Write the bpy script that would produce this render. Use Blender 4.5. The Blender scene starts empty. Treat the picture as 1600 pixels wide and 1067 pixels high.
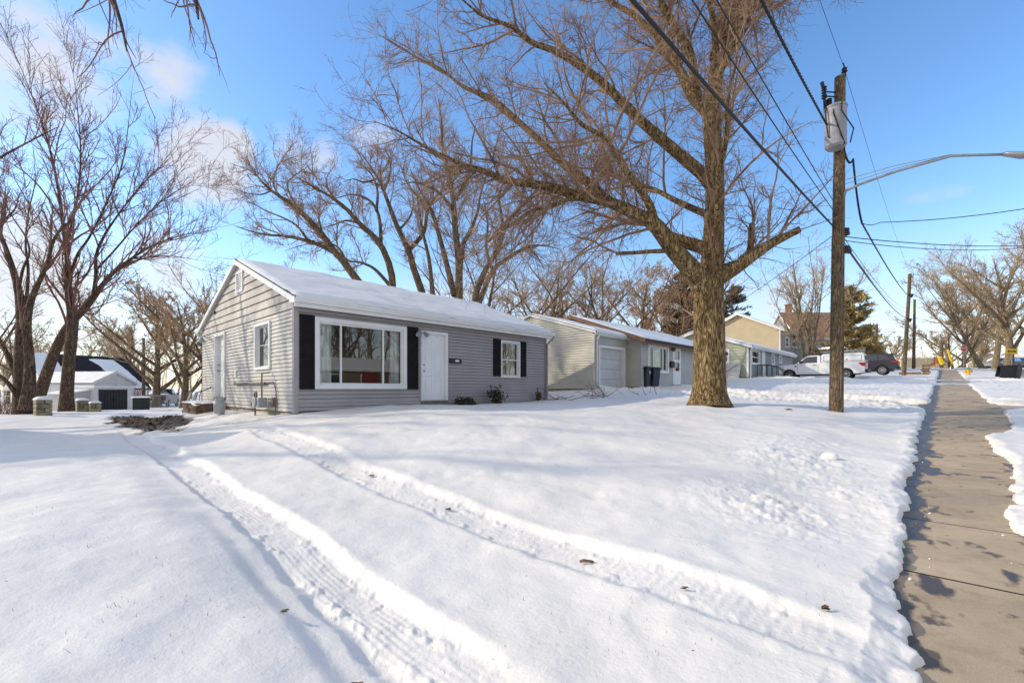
import bpy, math, random
import numpy as np
from mathutils import Vector, Matrix

random.seed(7)
RNG = np.random.default_rng(11)
scene = bpy.context.scene
COL = scene.collection

# ------------------------------------------------------------------ camera model
CZ, FPX, CX, HY = 1.5, 711.0, 800.0, 608.0
YAW = math.radians(43.5)
c_, s_ = math.cos(YAW), math.sin(YAW)

def at(px, py, d):
    """point seen at photo pixel (px, py) at distance d in front of the camera"""
    r = (px - CX) / FPX * d
    return Vector((r * c_ - d * s_, r * s_ + d * c_, CZ + (HY - py) / FPX * d))

def on_x(X, px, py):
    t = (px - CX) / FPX
    Y = (X * c_ + t * X * s_) / (t * c_ - s_)
    d = -X * s_ + Y * c_
    return Y, CZ + (HY - py) / FPX * d

def on_y(Y, px, py):
    t = (px - CX) / FPX
    X = (t * Y * c_ - Y * s_) / (c_ + t * s_)
    d = -X * s_ + Y * c_
    return X, CZ + (HY - py) / FPX * d

cam = bpy.data.cameras.new("camera")
cam.lens = 36.0 * FPX / 1600.0
cam.sensor_width = 36.0
cam.shift_y = (HY - 533.5) / 1600.0
cam.clip_start = 0.05
cam.clip_end = 3000
camo = bpy.data.objects.new("camera", cam)
COL.objects.link(camo)
camo.location = (0, 0, CZ)
camo.rotation_euler = (math.pi / 2, 0, YAW)
scene.camera = camo

# ------------------------------------------------------------------ noise
_tab = np.random.default_rng(3).random((256, 256))

def vnoise(x, y, seed=0):
    x = np.asarray(x, float) + seed * 17.31
    y = np.asarray(y, float) + seed * 9.77
    xi = np.floor(x).astype(int); yi = np.floor(y).astype(int)
    fx = x - xi; fy = y - yi
    fx = fx * fx * fx * (fx * (fx * 6 - 15) + 10); fy = fy * fy * fy * (fy * (fy * 6 - 15) + 10)
    a = _tab[xi & 255, yi & 255]; b = _tab[(xi + 1) & 255, yi & 255]
    c = _tab[xi & 255, (yi + 1) & 255]; d = _tab[(xi + 1) & 255, (yi + 1) & 255]
    return (a + (b - a) * fx + (c - a) * fy + (a - b - c + d) * fx * fy) * 2 - 1

def fbm(x, y, seed=0, octs=4, gain=0.5):
    v = 0; amp = 1.0; tot = 0
    for k in range(octs):
        ca, sa = math.cos(0.7 * k), math.sin(0.7 * k)
        v = v + amp * vnoise((x * ca - y * sa) * 2 ** k, (x * sa + y * ca) * 2 ** k, seed + k * 3)
        tot += amp; amp *= gain
    return v / tot

def sstep(a, b, x):
    t = np.clip((np.asarray(x, float) - a) / (b - a), 0, 1)
    return t * t * (3 - 2 * t)

# ------------------------------------------------------------------ terrain
SLOPE = 0.049
ctrl = []
for Y in (-30, -15, -5, 0, 5, 10, 15, 20, 28, 38, 50, 62, 75, 95):
    ctrl += [(0.4, Y, SLOPE * Y + .09), (5, Y, SLOPE * Y - .06), (11, Y, SLOPE * Y - .06), (30, Y, SLOPE * Y + .1)]
ctrl += [(-11.3, 4.3, .90), (-11.3, 9, .98), (-11.3, 13.8, 1.08), (-19.8, 4.4, .80), (-19.8, 13.8, 1.0), (-14, 4.3, .86), (-17, 4.2, .82),
         (-6.5, 8, 1.0), (-6.5, 5, .84), (-4, 6.4, .68), (-8, 4, .80), (-4.9, 13.3, 1.13), (-2.1, 14.9, .92), (-2.5, 10, .80), (-8, 12, 1.1),
         (-1.2, 5, .40), (-2.2, 4.6, .45), (-1.7, 1.4, .14), (-5.8, 1.54, .25), (-9.25, 1.6, .30), (-14, 1.75, .31), (-.3, 3.0, .22),
         (-2, 2.9, .22), (-3.75, 2.95, .32), (-9, 3.15, .58), (-12, 3.3, .66), (-18, 3.4, .72), (-20, 2.6, .38), (-23, 3, .33),
         (-5, 0, .38), (-3, -1, .26), (-10, -1, .40), (-28, -.3, .43), (-23.7, .3, .56), (-29.9, 1.9, .42), (-38.4, 4.9, .12), (-53, 4.8, -.28),
         (-60, 20, -.3), (-90, 0, -.5), (-60, -30, -.2), (-90, 60, 0), (-42, 30, .5), (-24, 30, 1.4), (-25, 60, 2.9), (-11.4, 17.3, 1.48), (-11.4, 22, 1.55),
         (-10.6, 31, 2.0), (-10.4, 36.3, 2.33), (-10.4, 49, 2.8), (-4, 39.4, 2.2), (-10, 39.4, 2.34), (-16, 70, 3.5), (-5, 25, 1.5), (-4, 19.4, 1.2), (-8, 19.4, 1.42), (-6, 30, 1.8),
         (-3, 54, 2.75), (-40, 95, 4.4), (-90, 95, 2.0), (-30, -28, .2), (-10, -25, -.3)]
ctrl = np.array(ctrl, float)

def _phi(r2):
    return np.where(r2 > 0, r2 * np.log(np.maximum(r2, 1e-12)), 0) * 0.5
_n = len(ctrl)
_d2 = (ctrl[:, None, 0] - ctrl[None, :, 0]) ** 2 + (ctrl[:, None, 1] - ctrl[None, :, 1]) ** 2
_A = np.zeros((_n + 3, _n + 3))
_A[:_n, :_n] = _phi(_d2) + np.eye(_n) * 1.5
_A[:_n, _n] = 1; _A[:_n, _n + 1:] = ctrl[:, :2]
_A[_n, :_n] = 1; _A[_n + 1:, :_n] = ctrl[:, :2].T
_w = np.linalg.solve(_A, np.concatenate([ctrl[:, 2], [0, 0, 0]]))

SW0, SW1 = -0.36, 1.08        # sidewalk edges
RD0, RD1 = 4.2, 11.6          # road edges

def T(x, y):
    """level of the undisturbed snow surface"""
    x = np.asarray(x, float); y = np.asarray(y, float)
    xc = np.clip(x, -92, 32); yc = np.clip(y, -30, 96)
    shp = xc.shape
    xf = xc.ravel(); yf = yc.ravel()
    out = np.empty(len(xf))
    for i in range(0, len(xf), 50000):
        a = xf[i:i + 50000]; b = yf[i:i + 50000]
        r2 = (a[:, None] - ctrl[None, :, 0]) ** 2 + (b[:, None] - ctrl[None, :, 1]) ** 2
        out[i:i + 50000] = _phi(r2) @ _w[:_n] + _w[_n] + a * _w[_n + 1] + b * _w[_n + 2]
    z = out.reshape(shp)
    d = np.where(x < SW0, SW0 - x, np.where(x > SW1, x - SW1, 0))
    w = sstep(1.7, .15, d) * sstep(90, 80, yc)
    return z * (1 - w) + (SLOPE * yc + .075) * w

def T1(x, y):
    return float(T(np.array([x]), np.array([y]))[0])

def gp(px, py, dmin=1.0, dmax=140):
    """first hit of a photo pixel's sight line with the terrain"""
    d = np.exp(np.linspace(math.log(dmin), math.log(dmax), 900))
    r = (px - CX) / FPX * d
    X = r * c_ - d * s_; Y = r * s_ + d * c_; Z = CZ + (HY - py) / FPX * d
    below = Z < T(X, Y)
    i = int(np.argmax(below)) if below.any() else len(d) - 1
    return Vector((X[i], Y[i], float(T(X[i:i + 1], Y[i:i + 1])[0])))

# ------------------------------------------------------------------ materials
def nodes_of(m):
    m.use_nodes = True
    nt = m.node_tree
    nt.nodes.clear()
    return nt, nt.nodes, nt.links

def pm(name, col, rough=.6, var=.12, scale=4.0, bump=0.0, bscale=40.0, metal=0.0, stretch=(1, 1, 1), spec=.4, dist=.02, col2=None, detail=6):
    m = bpy.data.materials.new(name)
    nt, N, L = nodes_of(m)
    out = N.new('ShaderNodeOutputMaterial'); b = N.new('ShaderNodeBsdfPrincipled')
    L.new(b.outputs[0], out.inputs[0])
    tc = N.new('ShaderNodeTexCoord'); mp = N.new('ShaderNodeMapping')
    mp.inputs['Scale'].default_value = stretch
    L.new(tc.outputs['Object'], mp.inputs[0])
    n = N.new('ShaderNodeTexNoise'); n.inputs['Scale'].default_value = scale; n.inputs['Detail'].default_value = detail
    L.new(mp.outputs[0], n.inputs['Vector'])
    r = N.new('ShaderNodeValToRGB')
    a = [max(0, x * (1 - var)) for x in col]; e = [min(1, x * (1 + var)) for x in (col2 or col)]
    r.color_ramp.elements[0].position = .33; r.color_ramp.elements[1].position = .67
    r.color_ramp.elements[0].color = (*a, 1); r.color_ramp.elements[1].color = (*e, 1)
    L.new(n.outputs['Fac'], r.inputs[0]); L.new(r.outputs[0], b.inputs['Base Color'])
    b.inputs['Roughness'].default_value = rough; b.inputs['Metallic'].default_value = metal
    b.inputs['Specular IOR Level'].default_value = spec
    if bump:
        n2 = N.new('ShaderNodeTexNoise'); n2.inputs['Scale'].default_value = bscale; n2.inputs['Detail'].default_value = 5
        L.new(mp.outputs[0], n2.inputs['Vector'])
        bp = N.new('ShaderNodeBump'); bp.inputs['Strength'].default_value = bump; bp.inputs['Distance'].default_value = dist
        L.new(n2.outputs['Fac'], bp.inputs['Height']); L.new(bp.outputs[0], b.inputs['Normal'])
    return m

def glass_mat(name, tint=(.7, .75, .78), refl=.10):
    m = bpy.data.materials.new(name)
    nt, N, L = nodes_of(m)
    out = N.new('ShaderNodeOutputMaterial'); mix = N.new('ShaderNodeMixShader')
    tr = N.new('ShaderNodeBsdfTransparent'); tr.inputs[0].default_value = (*tint, 1)
    gl = N.new('ShaderNodeBsdfGlossy'); gl.inputs['Roughness'].default_value = .01
    fr = N.new('ShaderNodeFresnel'); fr.inputs[0].default_value = 1.5
    tc = N.new('ShaderNodeTexCoord'); n = N.new('ShaderNodeTexNoise'); n.inputs['Scale'].default_value = 1.3; n.inputs['Detail'].default_value = 1
    bp = N.new('ShaderNodeBump'); bp.inputs['Strength'].default_value = .02; bp.inputs['Distance'].default_value = .02
    L.new(tc.outputs['Object'], n.inputs['Vector']); L.new(n.outputs['Fac'], bp.inputs['Height']); L.new(bp.outputs[0], gl.inputs['Normal'])
    ad = N.new('ShaderNodeMath'); ad.operation = 'MULTIPLY_ADD'; ad.inputs[1].default_value = 1.0; ad.inputs[2].default_value = refl
    ad.use_clamp = True
    L.new(fr.outputs[0], ad.inputs[0]); L.new(ad.outputs[0], mix.inputs[0])
    L.new(tr.outputs[0], mix.inputs[1]); L.new(gl.outputs[0], mix.inputs[2]); L.new(mix.outputs[0], out.inputs[0])
    return m

def snow_mat(name, dirt_attr=False, fine=1.0):
    m = bpy.data.materials.new(name)
    nt, N, L = nodes_of(m)
    out = N.new('ShaderNodeOutputMaterial'); b = N.new('ShaderNodeBsdfPrincipled')
    L.new(b.outputs[0], out.inputs[0])
    b.inputs['Roughness'].default_value = .55; b.inputs['Specular IOR Level'].default_value = .3
    tc = N.new('ShaderNodeTexCoord')
    n = N.new('ShaderNodeTexNoise'); n.inputs['Scale'].default_value = .8; n.inputs['Detail'].default_value = 8; n.inputs['Roughness'].default_value = .6
    L.new(tc.outputs['Object'], n.inputs['Vector'])
    r = N.new('ShaderNodeValToRGB'); r.color_ramp.elements[0].position = .3; r.color_ramp.elements[1].position = .7
    r.color_ramp.elements[0].color = (.785, .752, .708, 1); r.color_ramp.elements[1].color = (.86, .832, .790, 1)
    L.new(n.outputs['Fac'], r.inputs[0])
    colsock = r.outputs[0]
    # scattered specks of bark and grit on the surface
    v = N.new('ShaderNodeTexVoronoi'); v.inputs['Scale'].default_value = 3.2; L.new(tc.outputs['Object'], v.inputs['Vector'])
    lt = N.new('ShaderNodeMath'); lt.operation = 'LESS_THAN'; lt.inputs[1].default_value = .022
    L.new(v.outputs['Distance'], lt.inputs[0])
    mx0 = N.new('ShaderNodeMix'); mx0.data_type = 'RGBA'; mx0.inputs['B'].default_value = (.25, .21, .17, 1)
    L.new(lt.outputs[0], mx0.inputs['Factor']); L.new(colsock, mx0.inputs['A']); colsock = mx0.outputs['Result']
    if dirt_attr:
        at_ = N.new('ShaderNodeAttribute'); at_.attribute_name = 'dirt'
        n3 = N.new('ShaderNodeTexNoise'); n3.inputs['Scale'].default_value = 9; n3.inputs['Detail'].default_value = 7
        L.new(tc.outputs['Object'], n3.inputs['Vector'])
        r3 = N.new('ShaderNodeValToRGB'); r3.color_ramp.elements[0].color = (.022, .016, .010, 1); r3.color_ramp.elements[1].color = (.13, .085, .045, 1)
        r3.color_ramp.elements[0].position = .35; r3.color_ramp.elements[1].position = .7
        L.new(n3.outputs['Fac'], r3.inputs[0])
        mx = N.new('ShaderNodeMix'); mx.data_type = 'RGBA'
        L.new(at_.outputs['Fac'], mx.inputs['Factor']); L.new(colsock, mx.inputs['A']); L.new(r3.outputs[0], mx.inputs['B'])
        colsock = mx.outputs['Result']
    L.new(colsock, b.inputs['Base Color'])
    n2 = N.new('ShaderNodeTexNoise'); n2.inputs['Scale'].default_value = 38; n2.inputs['Detail'].default_value = 9; n2.inputs['Roughness'].default_value = .70
    L.new(tc.outputs['Object'], n2.inputs['Vector'])
    bp = N.new('ShaderNodeBump'); bp.inputs['Strength'].default_value = .30 * fine; bp.inputs['Distance'].default_value = .02
    L.new(n2.outputs['Fac'], bp.inputs['Height'])
    n4 = N.new('ShaderNodeTexNoise'); n4.inputs['Scale'].default_value = 7.5; n4.inputs['Detail'].default_value = 6; n4.inputs['Roughness'].default_value = .6
    L.new(tc.outputs['Object'], n4.inputs['Vector'])
    bp2 = N.new('ShaderNodeBump'); bp2.inputs['Strength'].default_value = .30 * fine; bp2.inputs['Distance'].default_value = .035
    L.new(n4.outputs['Fac'], bp2.inputs['Height']); L.new(bp.outputs[0], bp2.inputs['Normal'])
    L.new(bp2.outputs[0], b.inputs['Normal'])
    return m

def bark_mat(name, dark, light, scale=6.0, bump=.9, snow=True):
    m = bpy.data.materials.new(name)
    nt, N, L = nodes_of(m)
    out = N.new('ShaderNodeOutputMaterial'); b = N.new('ShaderNodeBsdfPrincipled'); L.new(b.outputs[0], out.inputs[0])
    b.inputs['Roughness'].default_value = .9; b.inputs['Specular IOR Level'].default_value = .15
    tc = N.new('ShaderNodeTexCoord'); mp = N.new('ShaderNodeMapping'); mp.inputs['Scale'].default_value = (scale, scale, scale * .22)
    L.new(tc.outputs['Object'], mp.inputs[0])
    n1 = N.new('ShaderNodeTexNoise'); n1.inputs['Scale'].default_value = 2.2; n1.inputs['Detail'].default_value = 2.5; n1.inputs['Distortion'].default_value = .9
    L.new(mp.outputs[0], n1.inputs['Vector'])
    def M_(op_, a_, b_):
        k = N.new('ShaderNodeMath'); k.operation = op_
        for q, v_ in enumerate((a_, b_)):
            if v_ is None: continue
            if isinstance(v_, (int, float)): k.inputs[q].default_value = v_
            else: L.new(v_, k.inputs[q])
        return k.outputs[0]
    ridge = M_('MULTIPLY', M_('ABSOLUTE', M_('SUBTRACT', n1.outputs['Fac'], .5), None), 5.0)
    n2 = N.new('ShaderNodeTexNoise'); n2.inputs['Scale'].default_value = 5.5; n2.inputs['Detail'].default_value = 6; n2.inputs['Distortion'].default_value = .5
    L.new(mp.outputs[0], n2.inputs['Vector'])
    ad = N.new('ShaderNodeMath'); ad.operation = 'ADD'
    L.new(M_('MULTIPLY', ridge, .62), ad.inputs[0]); L.new(M_('MULTIPLY', M_('SUBTRACT', n2.outputs['Fac'], .30), .9), ad.inputs[1])
    r = N.new('ShaderNodeValToRGB'); r.color_ramp.elements[0].position = .12; r.color_ramp.elements[1].position = .72
    r.color_ramp.elements[0].color = (*dark, 1); r.color_ramp.elements[1].color = (*light, 1)
    L.new(ad.outputs[0], r.inputs[0])
    colsock = r.outputs[0]
    if snow:
        ge = N.new('ShaderNodeNewGeometry'); sx = N.new('ShaderNodeSeparateXYZ'); L.new(ge.outputs['Normal'], sx.inputs[0])
        nn = N.new('ShaderNodeTexNoise'); nn.inputs['Scale'].default_value = 1.1; L.new(tc.outputs['Object'], nn.inputs['Vector'])
        a2 = N.new('ShaderNodeMath'); a2.operation = 'MULTIPLY_ADD'; a2.inputs[1].default_value = .55; L.new(nn.outputs['Fac'], a2.inputs[0]); L.new(sx.outputs['Z'], a2.inputs[2])
        gt = N.new('ShaderNodeMath'); gt.operation = 'GREATER_THAN'; gt.inputs[1].default_value = 1.22; L.new(a2.outputs[0], gt.inputs[0])
        mx = N.new('ShaderNodeMix'); mx.data_type = 'RGBA'; mx.inputs['B'].default_value = (.8, .8, .82, 1)
        L.new(gt.outputs[0], mx.inputs['Factor']); L.new(colsock, mx.inputs['A']); colsock = mx.outputs['Result']
    L.new(colsock, b.inputs['Base Color'])
    bp = N.new('ShaderNodeBump'); bp.inputs['Strength'].default_value = bump; bp.inputs['Distance'].default_value = .06
    L.new(ad.outputs[0], bp.inputs['Height']); L.new(bp.outputs[0], b.inputs['Normal'])
    return m

M = {}
M['snow_ground'] = snow_mat('snow_ground', True)
M['snow'] = snow_mat('snow', False, .8)
for _r in [q for q in M['snow'].node_tree.nodes if q.type == 'VALTORGB']:  # paler copy of the ground snow; sunlit roof brightness is put into the colour
    _r.color_ramp.elements[0].color = (.86, .845, .82, 1); _r.color_ramp.elements[1].color = (.91, .895, .87, 1)
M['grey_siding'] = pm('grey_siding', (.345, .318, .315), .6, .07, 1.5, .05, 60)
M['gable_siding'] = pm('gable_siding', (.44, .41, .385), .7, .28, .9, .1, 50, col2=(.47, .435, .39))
M['white_trim'] = pm('white_trim', (.76, .755, .74), .45, .05, 2)
M['door_white'] = pm('door_white', (.80, .80, .81), .4, .03, 2)
M['shutter'] = pm('shutter', (.016, .013, .015), .75, .15, 6, spec=.12)
M['shingle'] = pm('shingle', (.055, .048, .045), .9, .35, 12, .5, 40)
M['shingle_brown'] = pm('shingle_brown', (.25, .14, .085), .9, .25, 3, .5, 30, col2=(.33, .19, .12))
M['shingle_black'] = pm('shingle_black', (.016, .015, .020), .9, .3, 6, .4, 30)
M['concrete'] = pm('foundation_concrete', (.30, .25, .17), .9, .4, 4, .4, 25)
M['dark_gap'] = pm('dark_void', (.018, .016, .015), .9, .2, 4)
M['glass'] = glass_mat('window_glass', (.80, .82, .83), .09)
M['glass_dark'] = glass_mat('vehicle_glass', (.25, .28, .3), .12)
M['curtain'] = pm('curtain', (.86, .87, .82), .9, .12, 3, stretch=(1, 1, .1))
M['lace'] = pm('lace_curtain', (.78, .76, .68), .9, .3, 18, stretch=(1, 1, .15))
M['interior'] = pm('interior', (.05, .04, .034), .9, .25, 1.5)
M['metal_grey'] = pm('metal_grey', (.30, .31, .33), .45, .1, 5, metal=.3)
M['galv'] = pm('galvanised', (.34, .36, .38), .42, .12, 6, metal=.55)
M['black_plastic'] = pm('black_plastic', (.018, .018, .02), .5, .25, 5)
M['black_iron'] = pm('black_iron', (.02, .02, .022), .5, .2, 8)
M['blue_plastic'] = pm('blue_plastic', (.011, .013, .038), .45, .2, 5)
M['brick_step'] = pm('step_wood', (.13, .085, .055), .9, .4, 8, .4, 30)
M['tank_white'] = pm('tank_paint', (.36, .37, .39), .4, .08, 5)
M['pipe'] = pm('old_pipe', (.16, .13, .10), .7, .3, 10)
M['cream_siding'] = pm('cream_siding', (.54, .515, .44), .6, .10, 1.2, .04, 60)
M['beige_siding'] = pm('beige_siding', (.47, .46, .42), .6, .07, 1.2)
M['brown_trim'] = pm('brown_trim', (.17, .085, .045), .7, .2, 4)
M['garage_door'] = pm('garage_door', (.56, .57, .58), .5, .06, 2)
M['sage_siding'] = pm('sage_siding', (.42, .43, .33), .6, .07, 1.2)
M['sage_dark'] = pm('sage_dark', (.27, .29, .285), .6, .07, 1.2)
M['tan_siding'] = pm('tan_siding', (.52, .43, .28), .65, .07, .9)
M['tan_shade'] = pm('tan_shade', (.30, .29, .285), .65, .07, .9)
M['red_siding'] = pm('red_siding', (.20, .022, .018), .6, .1, 1.2)
M['white_siding'] = pm('white_siding', (.70, .69, .67), .6, .06, 1.2)
M['brick'] = pm('brick', (.24, .10, .06), .9, .3, 14, .4, 30)
M['stone'] = pm('stone_block', (.20, .165, .105), .9, .4, 5, .7, 14, col2=(.27, .23, .15))
M['timber'] = pm('weathered_timber', (.20, .125, .07), .85, .4, 5, .5, 20)
M['white_paint'] = pm('white_paint', (.80, .80, .80), .28, .03, 1.5, spec=.5)
M['purple_paint'] = pm('dark_paint', (.038, .034, .046), .3, .1, 1.5, spec=.5)
M['tyre'] = pm('tyre_rubber', (.018, .018, .018), .85, .2, 8)
M['rim'] = pm('wheel_rim', (.42, .42, .43), .38, .1, 6, metal=.6)
M['red_lens'] = pm('red_lens', (.42, .012, .014), .25, .1, 5)
M['head_lens'] = pm('head_lens', (.62, .60, .55), .15, .1, 5)
M['chrome'] = pm('chrome', (.6, .6, .6), .25, .05, 5, metal=.8)
M['pole_wood'] = bark_mat('pole_wood', (.06, .042, .026), (.255, .185, .115), 9, .35, False)
M['wire'] = pm('wire', (.014, .013, .014), .6, .1, 5)
M['hyd_yellow'] = pm('hydrant_yellow', (.72, .42, .03), .5, .12, 6)
M['hyd_green'] = pm('hydrant_green', (.03, .22, .13), .5, .12, 6)
M['sign_yellow'] = pm('sign_yellow', (.85, .55, .01), .45, .04, 3)
M['sign_black'] = pm('sign_black', (.012, .012, .012), .5, .1, 3)
M['sign_red'] = pm('sign_red', (.50, .03, .03), .45, .08, 3)
M['orange'] = pm('orange_plastic', (.75, .16, .02), .6, .15, 4)
M['leaf_dead'] = pm('dead_leaf', (.10, .05, .02), .8, .4, 20, col2=(.17, .09, .035))
M['bark_main'] = bark_mat('bark_main', (.05, .032, .014), (.43, .295, .145), 4.4, 1.0)
M['bark_dark'] = bark_mat('bark_dark', (.042, .028, .021), (.20, .135, .092), 4.5, .9, False)
M['bark_mid'] = bark_mat('bark_mid', (.06, .042, .028), (.29, .205, .125), 4.5, .9, False)
M['bark_pale'] = bark_mat('bark_pale', (.09, .07, .048), (.40, .31, .20), 4.5, .8, False)
M['twig_main'] = pm('twig_main', (.235, .142, .088), .8, .3, 2, col2=(.30, .192, .122))
M['twig_red'] = pm('twig_red', (.20, .092, .068), .8, .3, 2, col2=(.25, .13, .095))
M['twig_mid'] = pm('twig_mid', (.30, .182, .105), .8, .3, 1.2, col2=(.37, .235, .14))
M['twig_pale'] = pm('twig_pale', (.37, .26, .15), .8, .3, 1.2, col2=(.44, .32, .20))
M['oak_leaf'] = pm('oak_leaf', (.30, .155, .055), .8, .35, 1.5, col2=(.38, .22, .09))
M['needle'] = pm('needle', (.24, .185, .075), .8, .4, 1.0, col2=(.42, .32, .15))
M['needle_dark'] = pm('needle_dark', (.030, .036, .022), .8, .4, 1.2, col2=(.085, .065, .04))
M['shrub'] = pm('shrub_leaf', (.028, .034, .018), .7, .4, 8, col2=(.06, .055, .03))

# ------------------------------------------------------------------ mesh building
def mesh_np(name, V, Fq, smooth=False):
    """mesh from numpy arrays: V (n,3), Fq (m,k)"""
    me = bpy.data.meshes.new(name)
    V = np.ascontiguousarray(V, np.float32); Fq = np.ascontiguousarray(Fq, np.int32)
    k = Fq.shape[1]
    me.vertices.add(len(V)); me.vertices.foreach_set('co', V.ravel())
    me.loops.add(Fq.size); me.loops.foreach_set('vertex_index', Fq.ravel())
    me.polygons.add(len(Fq)); me.polygons.foreach_set('loop_start', np.arange(0, Fq.size, k, dtype=np.int32))
    if smooth:
        me.polygons.foreach_set('use_smooth', np.ones(len(Fq), bool))
    me.update(calc_edges=True)
    return me

def link(name, me, m, parent=None):
    o = bpy.data.objects.new(name, me)
    COL.objects.link(o)
    if m is not None and not me.materials:
        me.materials.append(m)
    if parent is not None:
        o.parent = parent
    return o

def tag(o, label, cat, group=None, kind=None):
    if label: o['label'] = label
    if cat: o['category'] = cat
    if group: o['group'] = group
    if kind: o['kind'] = kind
    return o

def thing(name, label, cat, loc=(0, 0, 0), rz=0.0, group=None):
    o = bpy.data.objects.new(name, None)
    o.empty_display_size = .2
    COL.objects.link(o)
    o.location = loc; o.rotation_euler = (0, 0, rz)
    return tag(o, label, cat, group)

class MB:
    def __init__(self):
        self.v = []; self.f = []; self.X = Matrix.Identity(4)
    def pt(self, p):
        self.v.append(tuple(self.X @ Vector(p))); return len(self.v) - 1
    def face(self, pts):
        self.f.append([self.pt(p) for p in pts]); return self
    def box(self, a, b):
        (x0, y0, z0), (x1, y1, z1) = a, b
        x0, x1 = min(x0, x1), max(x0, x1); y0, y1 = min(y0, y1), max(y0, y1); z0, z1 = min(z0, z1), max(z0, z1)
        i = [self.pt(p) for p in ((x0, y0, z0), (x1, y0, z0), (x1, y1, z0), (x0, y1, z0), (x0, y0, z1), (x1, y0, z1), (x1, y1, z1), (x0, y1, z1))]
        for q in ((0, 3, 2, 1), (4, 5, 6, 7), (0, 1, 5, 4), (1, 2, 6, 5), (2, 3, 7, 6), (3, 0, 4, 7)):
            self.f.append([i[k] for k in q])
        return self
    def hexa(self, bot, top):
        i = [self.pt(p) for p in list(bot) + list(top)]; n = len(bot)
        self.f.append(i[:n][::-1]); self.f.append(i[n:])
        for k in range(n):
            self.f.append([i[k], i[(k + 1) % n], i[n + (k + 1) % n], i[n + k]])
        return self
    def tube(self, pts, rad, n=8, cap=True):
        pts = [Vector(p) for p in pts]
        if not hasattr(rad, '__len__'): rad = [rad] * len(pts)
        rings = []
        ref = None
        for k, p in enumerate(pts):
            t = (pts[min(k + 1, len(pts) - 1)] - pts[max(k - 1, 0)])
            if t.length < 1e-9: t = Vector((0, 0, 1))
            t.normalize()
            if ref is None:
                ref = Vector((1, 0, 0)) if abs(t.x) < .8 else Vector((0, 1, 0))
            u = (ref - t * ref.dot(t))
            if u.length < 1e-6: u = t.orthogonal()
            u.normalize(); ref = u
            w = t.cross(u)
            rings.append([self.pt(p + (u * math.cos(2 * math.pi * j / n) + w * math.sin(2 * math.pi * j / n)) * rad[k]) for j in range(n)])
        for a, b in zip(rings, rings[1:]):
            for j in range(n):
                self.f.append([a[j], a[(j + 1) % n], b[(j + 1) % n], b[j]])
        if cap:
            self.f.append(rings[0][::-1]); self.f.append(rings[-1])
        return self
    def cyl(self, a, b, r, n=12, r2=None):
        return self.tube([a, b], [r, r if r2 is None else r2], n)
    def lathe(self, prof, n=20, axis='z', o=(0, 0, 0)):
        o = Vector(o); rings = []
        for r, h in prof:
            ring = []
            for j in range(n):
                a = 2 * math.pi * j / n
                p = {'z': (r * math.cos(a), r * math.sin(a), h), 'y': (r * math.cos(a), h, r * math.sin(a)), 'x': (h, r * math.cos(a), r * math.sin(a))}[axis]
                ring.append(self.pt(o + Vector(p)))
            rings.append(ring)
        for a, b in zip(rings, rings[1:]):
            for j in range(n):
                self.f.append([a[j], a[(j + 1) % n], b[(j + 1) % n], b[j]])
        self.f.append(rings[0][::-1]); self.f.append(rings[-1])
        return self
    def prism(self, poly, w0, w1=None):
        """poly in (x,z), extruded in y; w0 a half width or a function of z"""
        if callable(w0):
            A = [(x, -w0(z), z) for x, z in poly]; B = [(x, w0(z), z) for x, z in poly]
        else:
            A = [(x, w0, z) for x, z in poly]; B = [(x, w1, z) for x, z in poly]
        return self.hexa(A, B)
    def build(self, name, m, parent=None, smooth=False, bevel=0, label=None, world=True, seg=2):
        me = bpy.data.meshes.new(name)
        V = self.v
        if parent is not None and world:
            off = parent.location
            if parent.parent is not None: off = off + parent.parent.location
            V = [(x - off[0], y - off[1], z - off[2]) for x, y, z in V]
        me.from_pydata(V, [], self.f)
        if smooth:
            me.polygons.foreach_set('use_smooth', [True] * len(me.polygons))
        me.update()
        o = link(name, me, m, parent)
        if bevel:
            md = o.modifiers.new('bevel', 'BEVEL'); md.width = bevel; md.segments = seg; md.limit_method = 'ANGLE'; md.angle_limit = math.radians(35)
        if label: o['label'] = label
        return o

def fix_normals(o):
    import bmesh
    bm = bmesh.new(); bm.from_mesh(o.data); bmesh.ops.recalc_face_normals(bm, faces=bm.faces); bm.to_mesh(o.data); bm.free()

def frame(O, U, N):
    """local x = along the wall, y = outward, z = up"""
    U = Vector(U).normalized(); N = Vector(N).normalized()
    m = Matrix.Identity(4)
    for i in range(3):
        m[i][0] = U[i]; m[i][1] = N[i]; m[i][2] = (0, 0, 1)[i]; m[i][3] = O[i] if i < len(O) else 0.0
    return m

def copy_tree(o, parent=None):
    c = o.copy(); COL.objects.link(c)
    if parent is not None: c.parent = parent
    for ch in list(o.children):
        copy_tree(ch, c)
    return c
# ------------------------------------------------------------------ the ground: one sheet, finest near the viewpoint
TRK1 = [(760, 1090), (721, 1057), (581, 944), (472, 856), (362, 782), (275, 721), (218, 686), (205, 672)]
TRK2 = [(1500, 1075), (1403, 1042), (1175, 961), (1032, 909), (914, 873), (795, 823), (700, 788), (581, 738), (494, 707), (437, 684), (405, 668)]
trk = []
for px_list in (TRK1, TRK2):
    pts = np.array([gp(px, py)[:2] for px, py in px_list])
    o = np.argsort(pts[:, 0]); pts = pts[o]
    co = np.polyfit(pts[:, 0], pts[:, 1], 3)
    trk.append((pts[0, 0], pts[-1, 0], co))

PATCH = gp(226, 659)
PL, PR_, PN_, PF_ = gp(163, 655), gp(292, 654), gp(226, 669), gp(230, 649)
PATCH = (PL + PR_ + PN_ + PF_) / 4
PU = np.array((PR_ - PL)[:2]) / 2; PV = np.array((PF_ - PN_)[:2]) / 2
PINV = np.linalg.inv(np.stack([PU, PV], 1))

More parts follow.
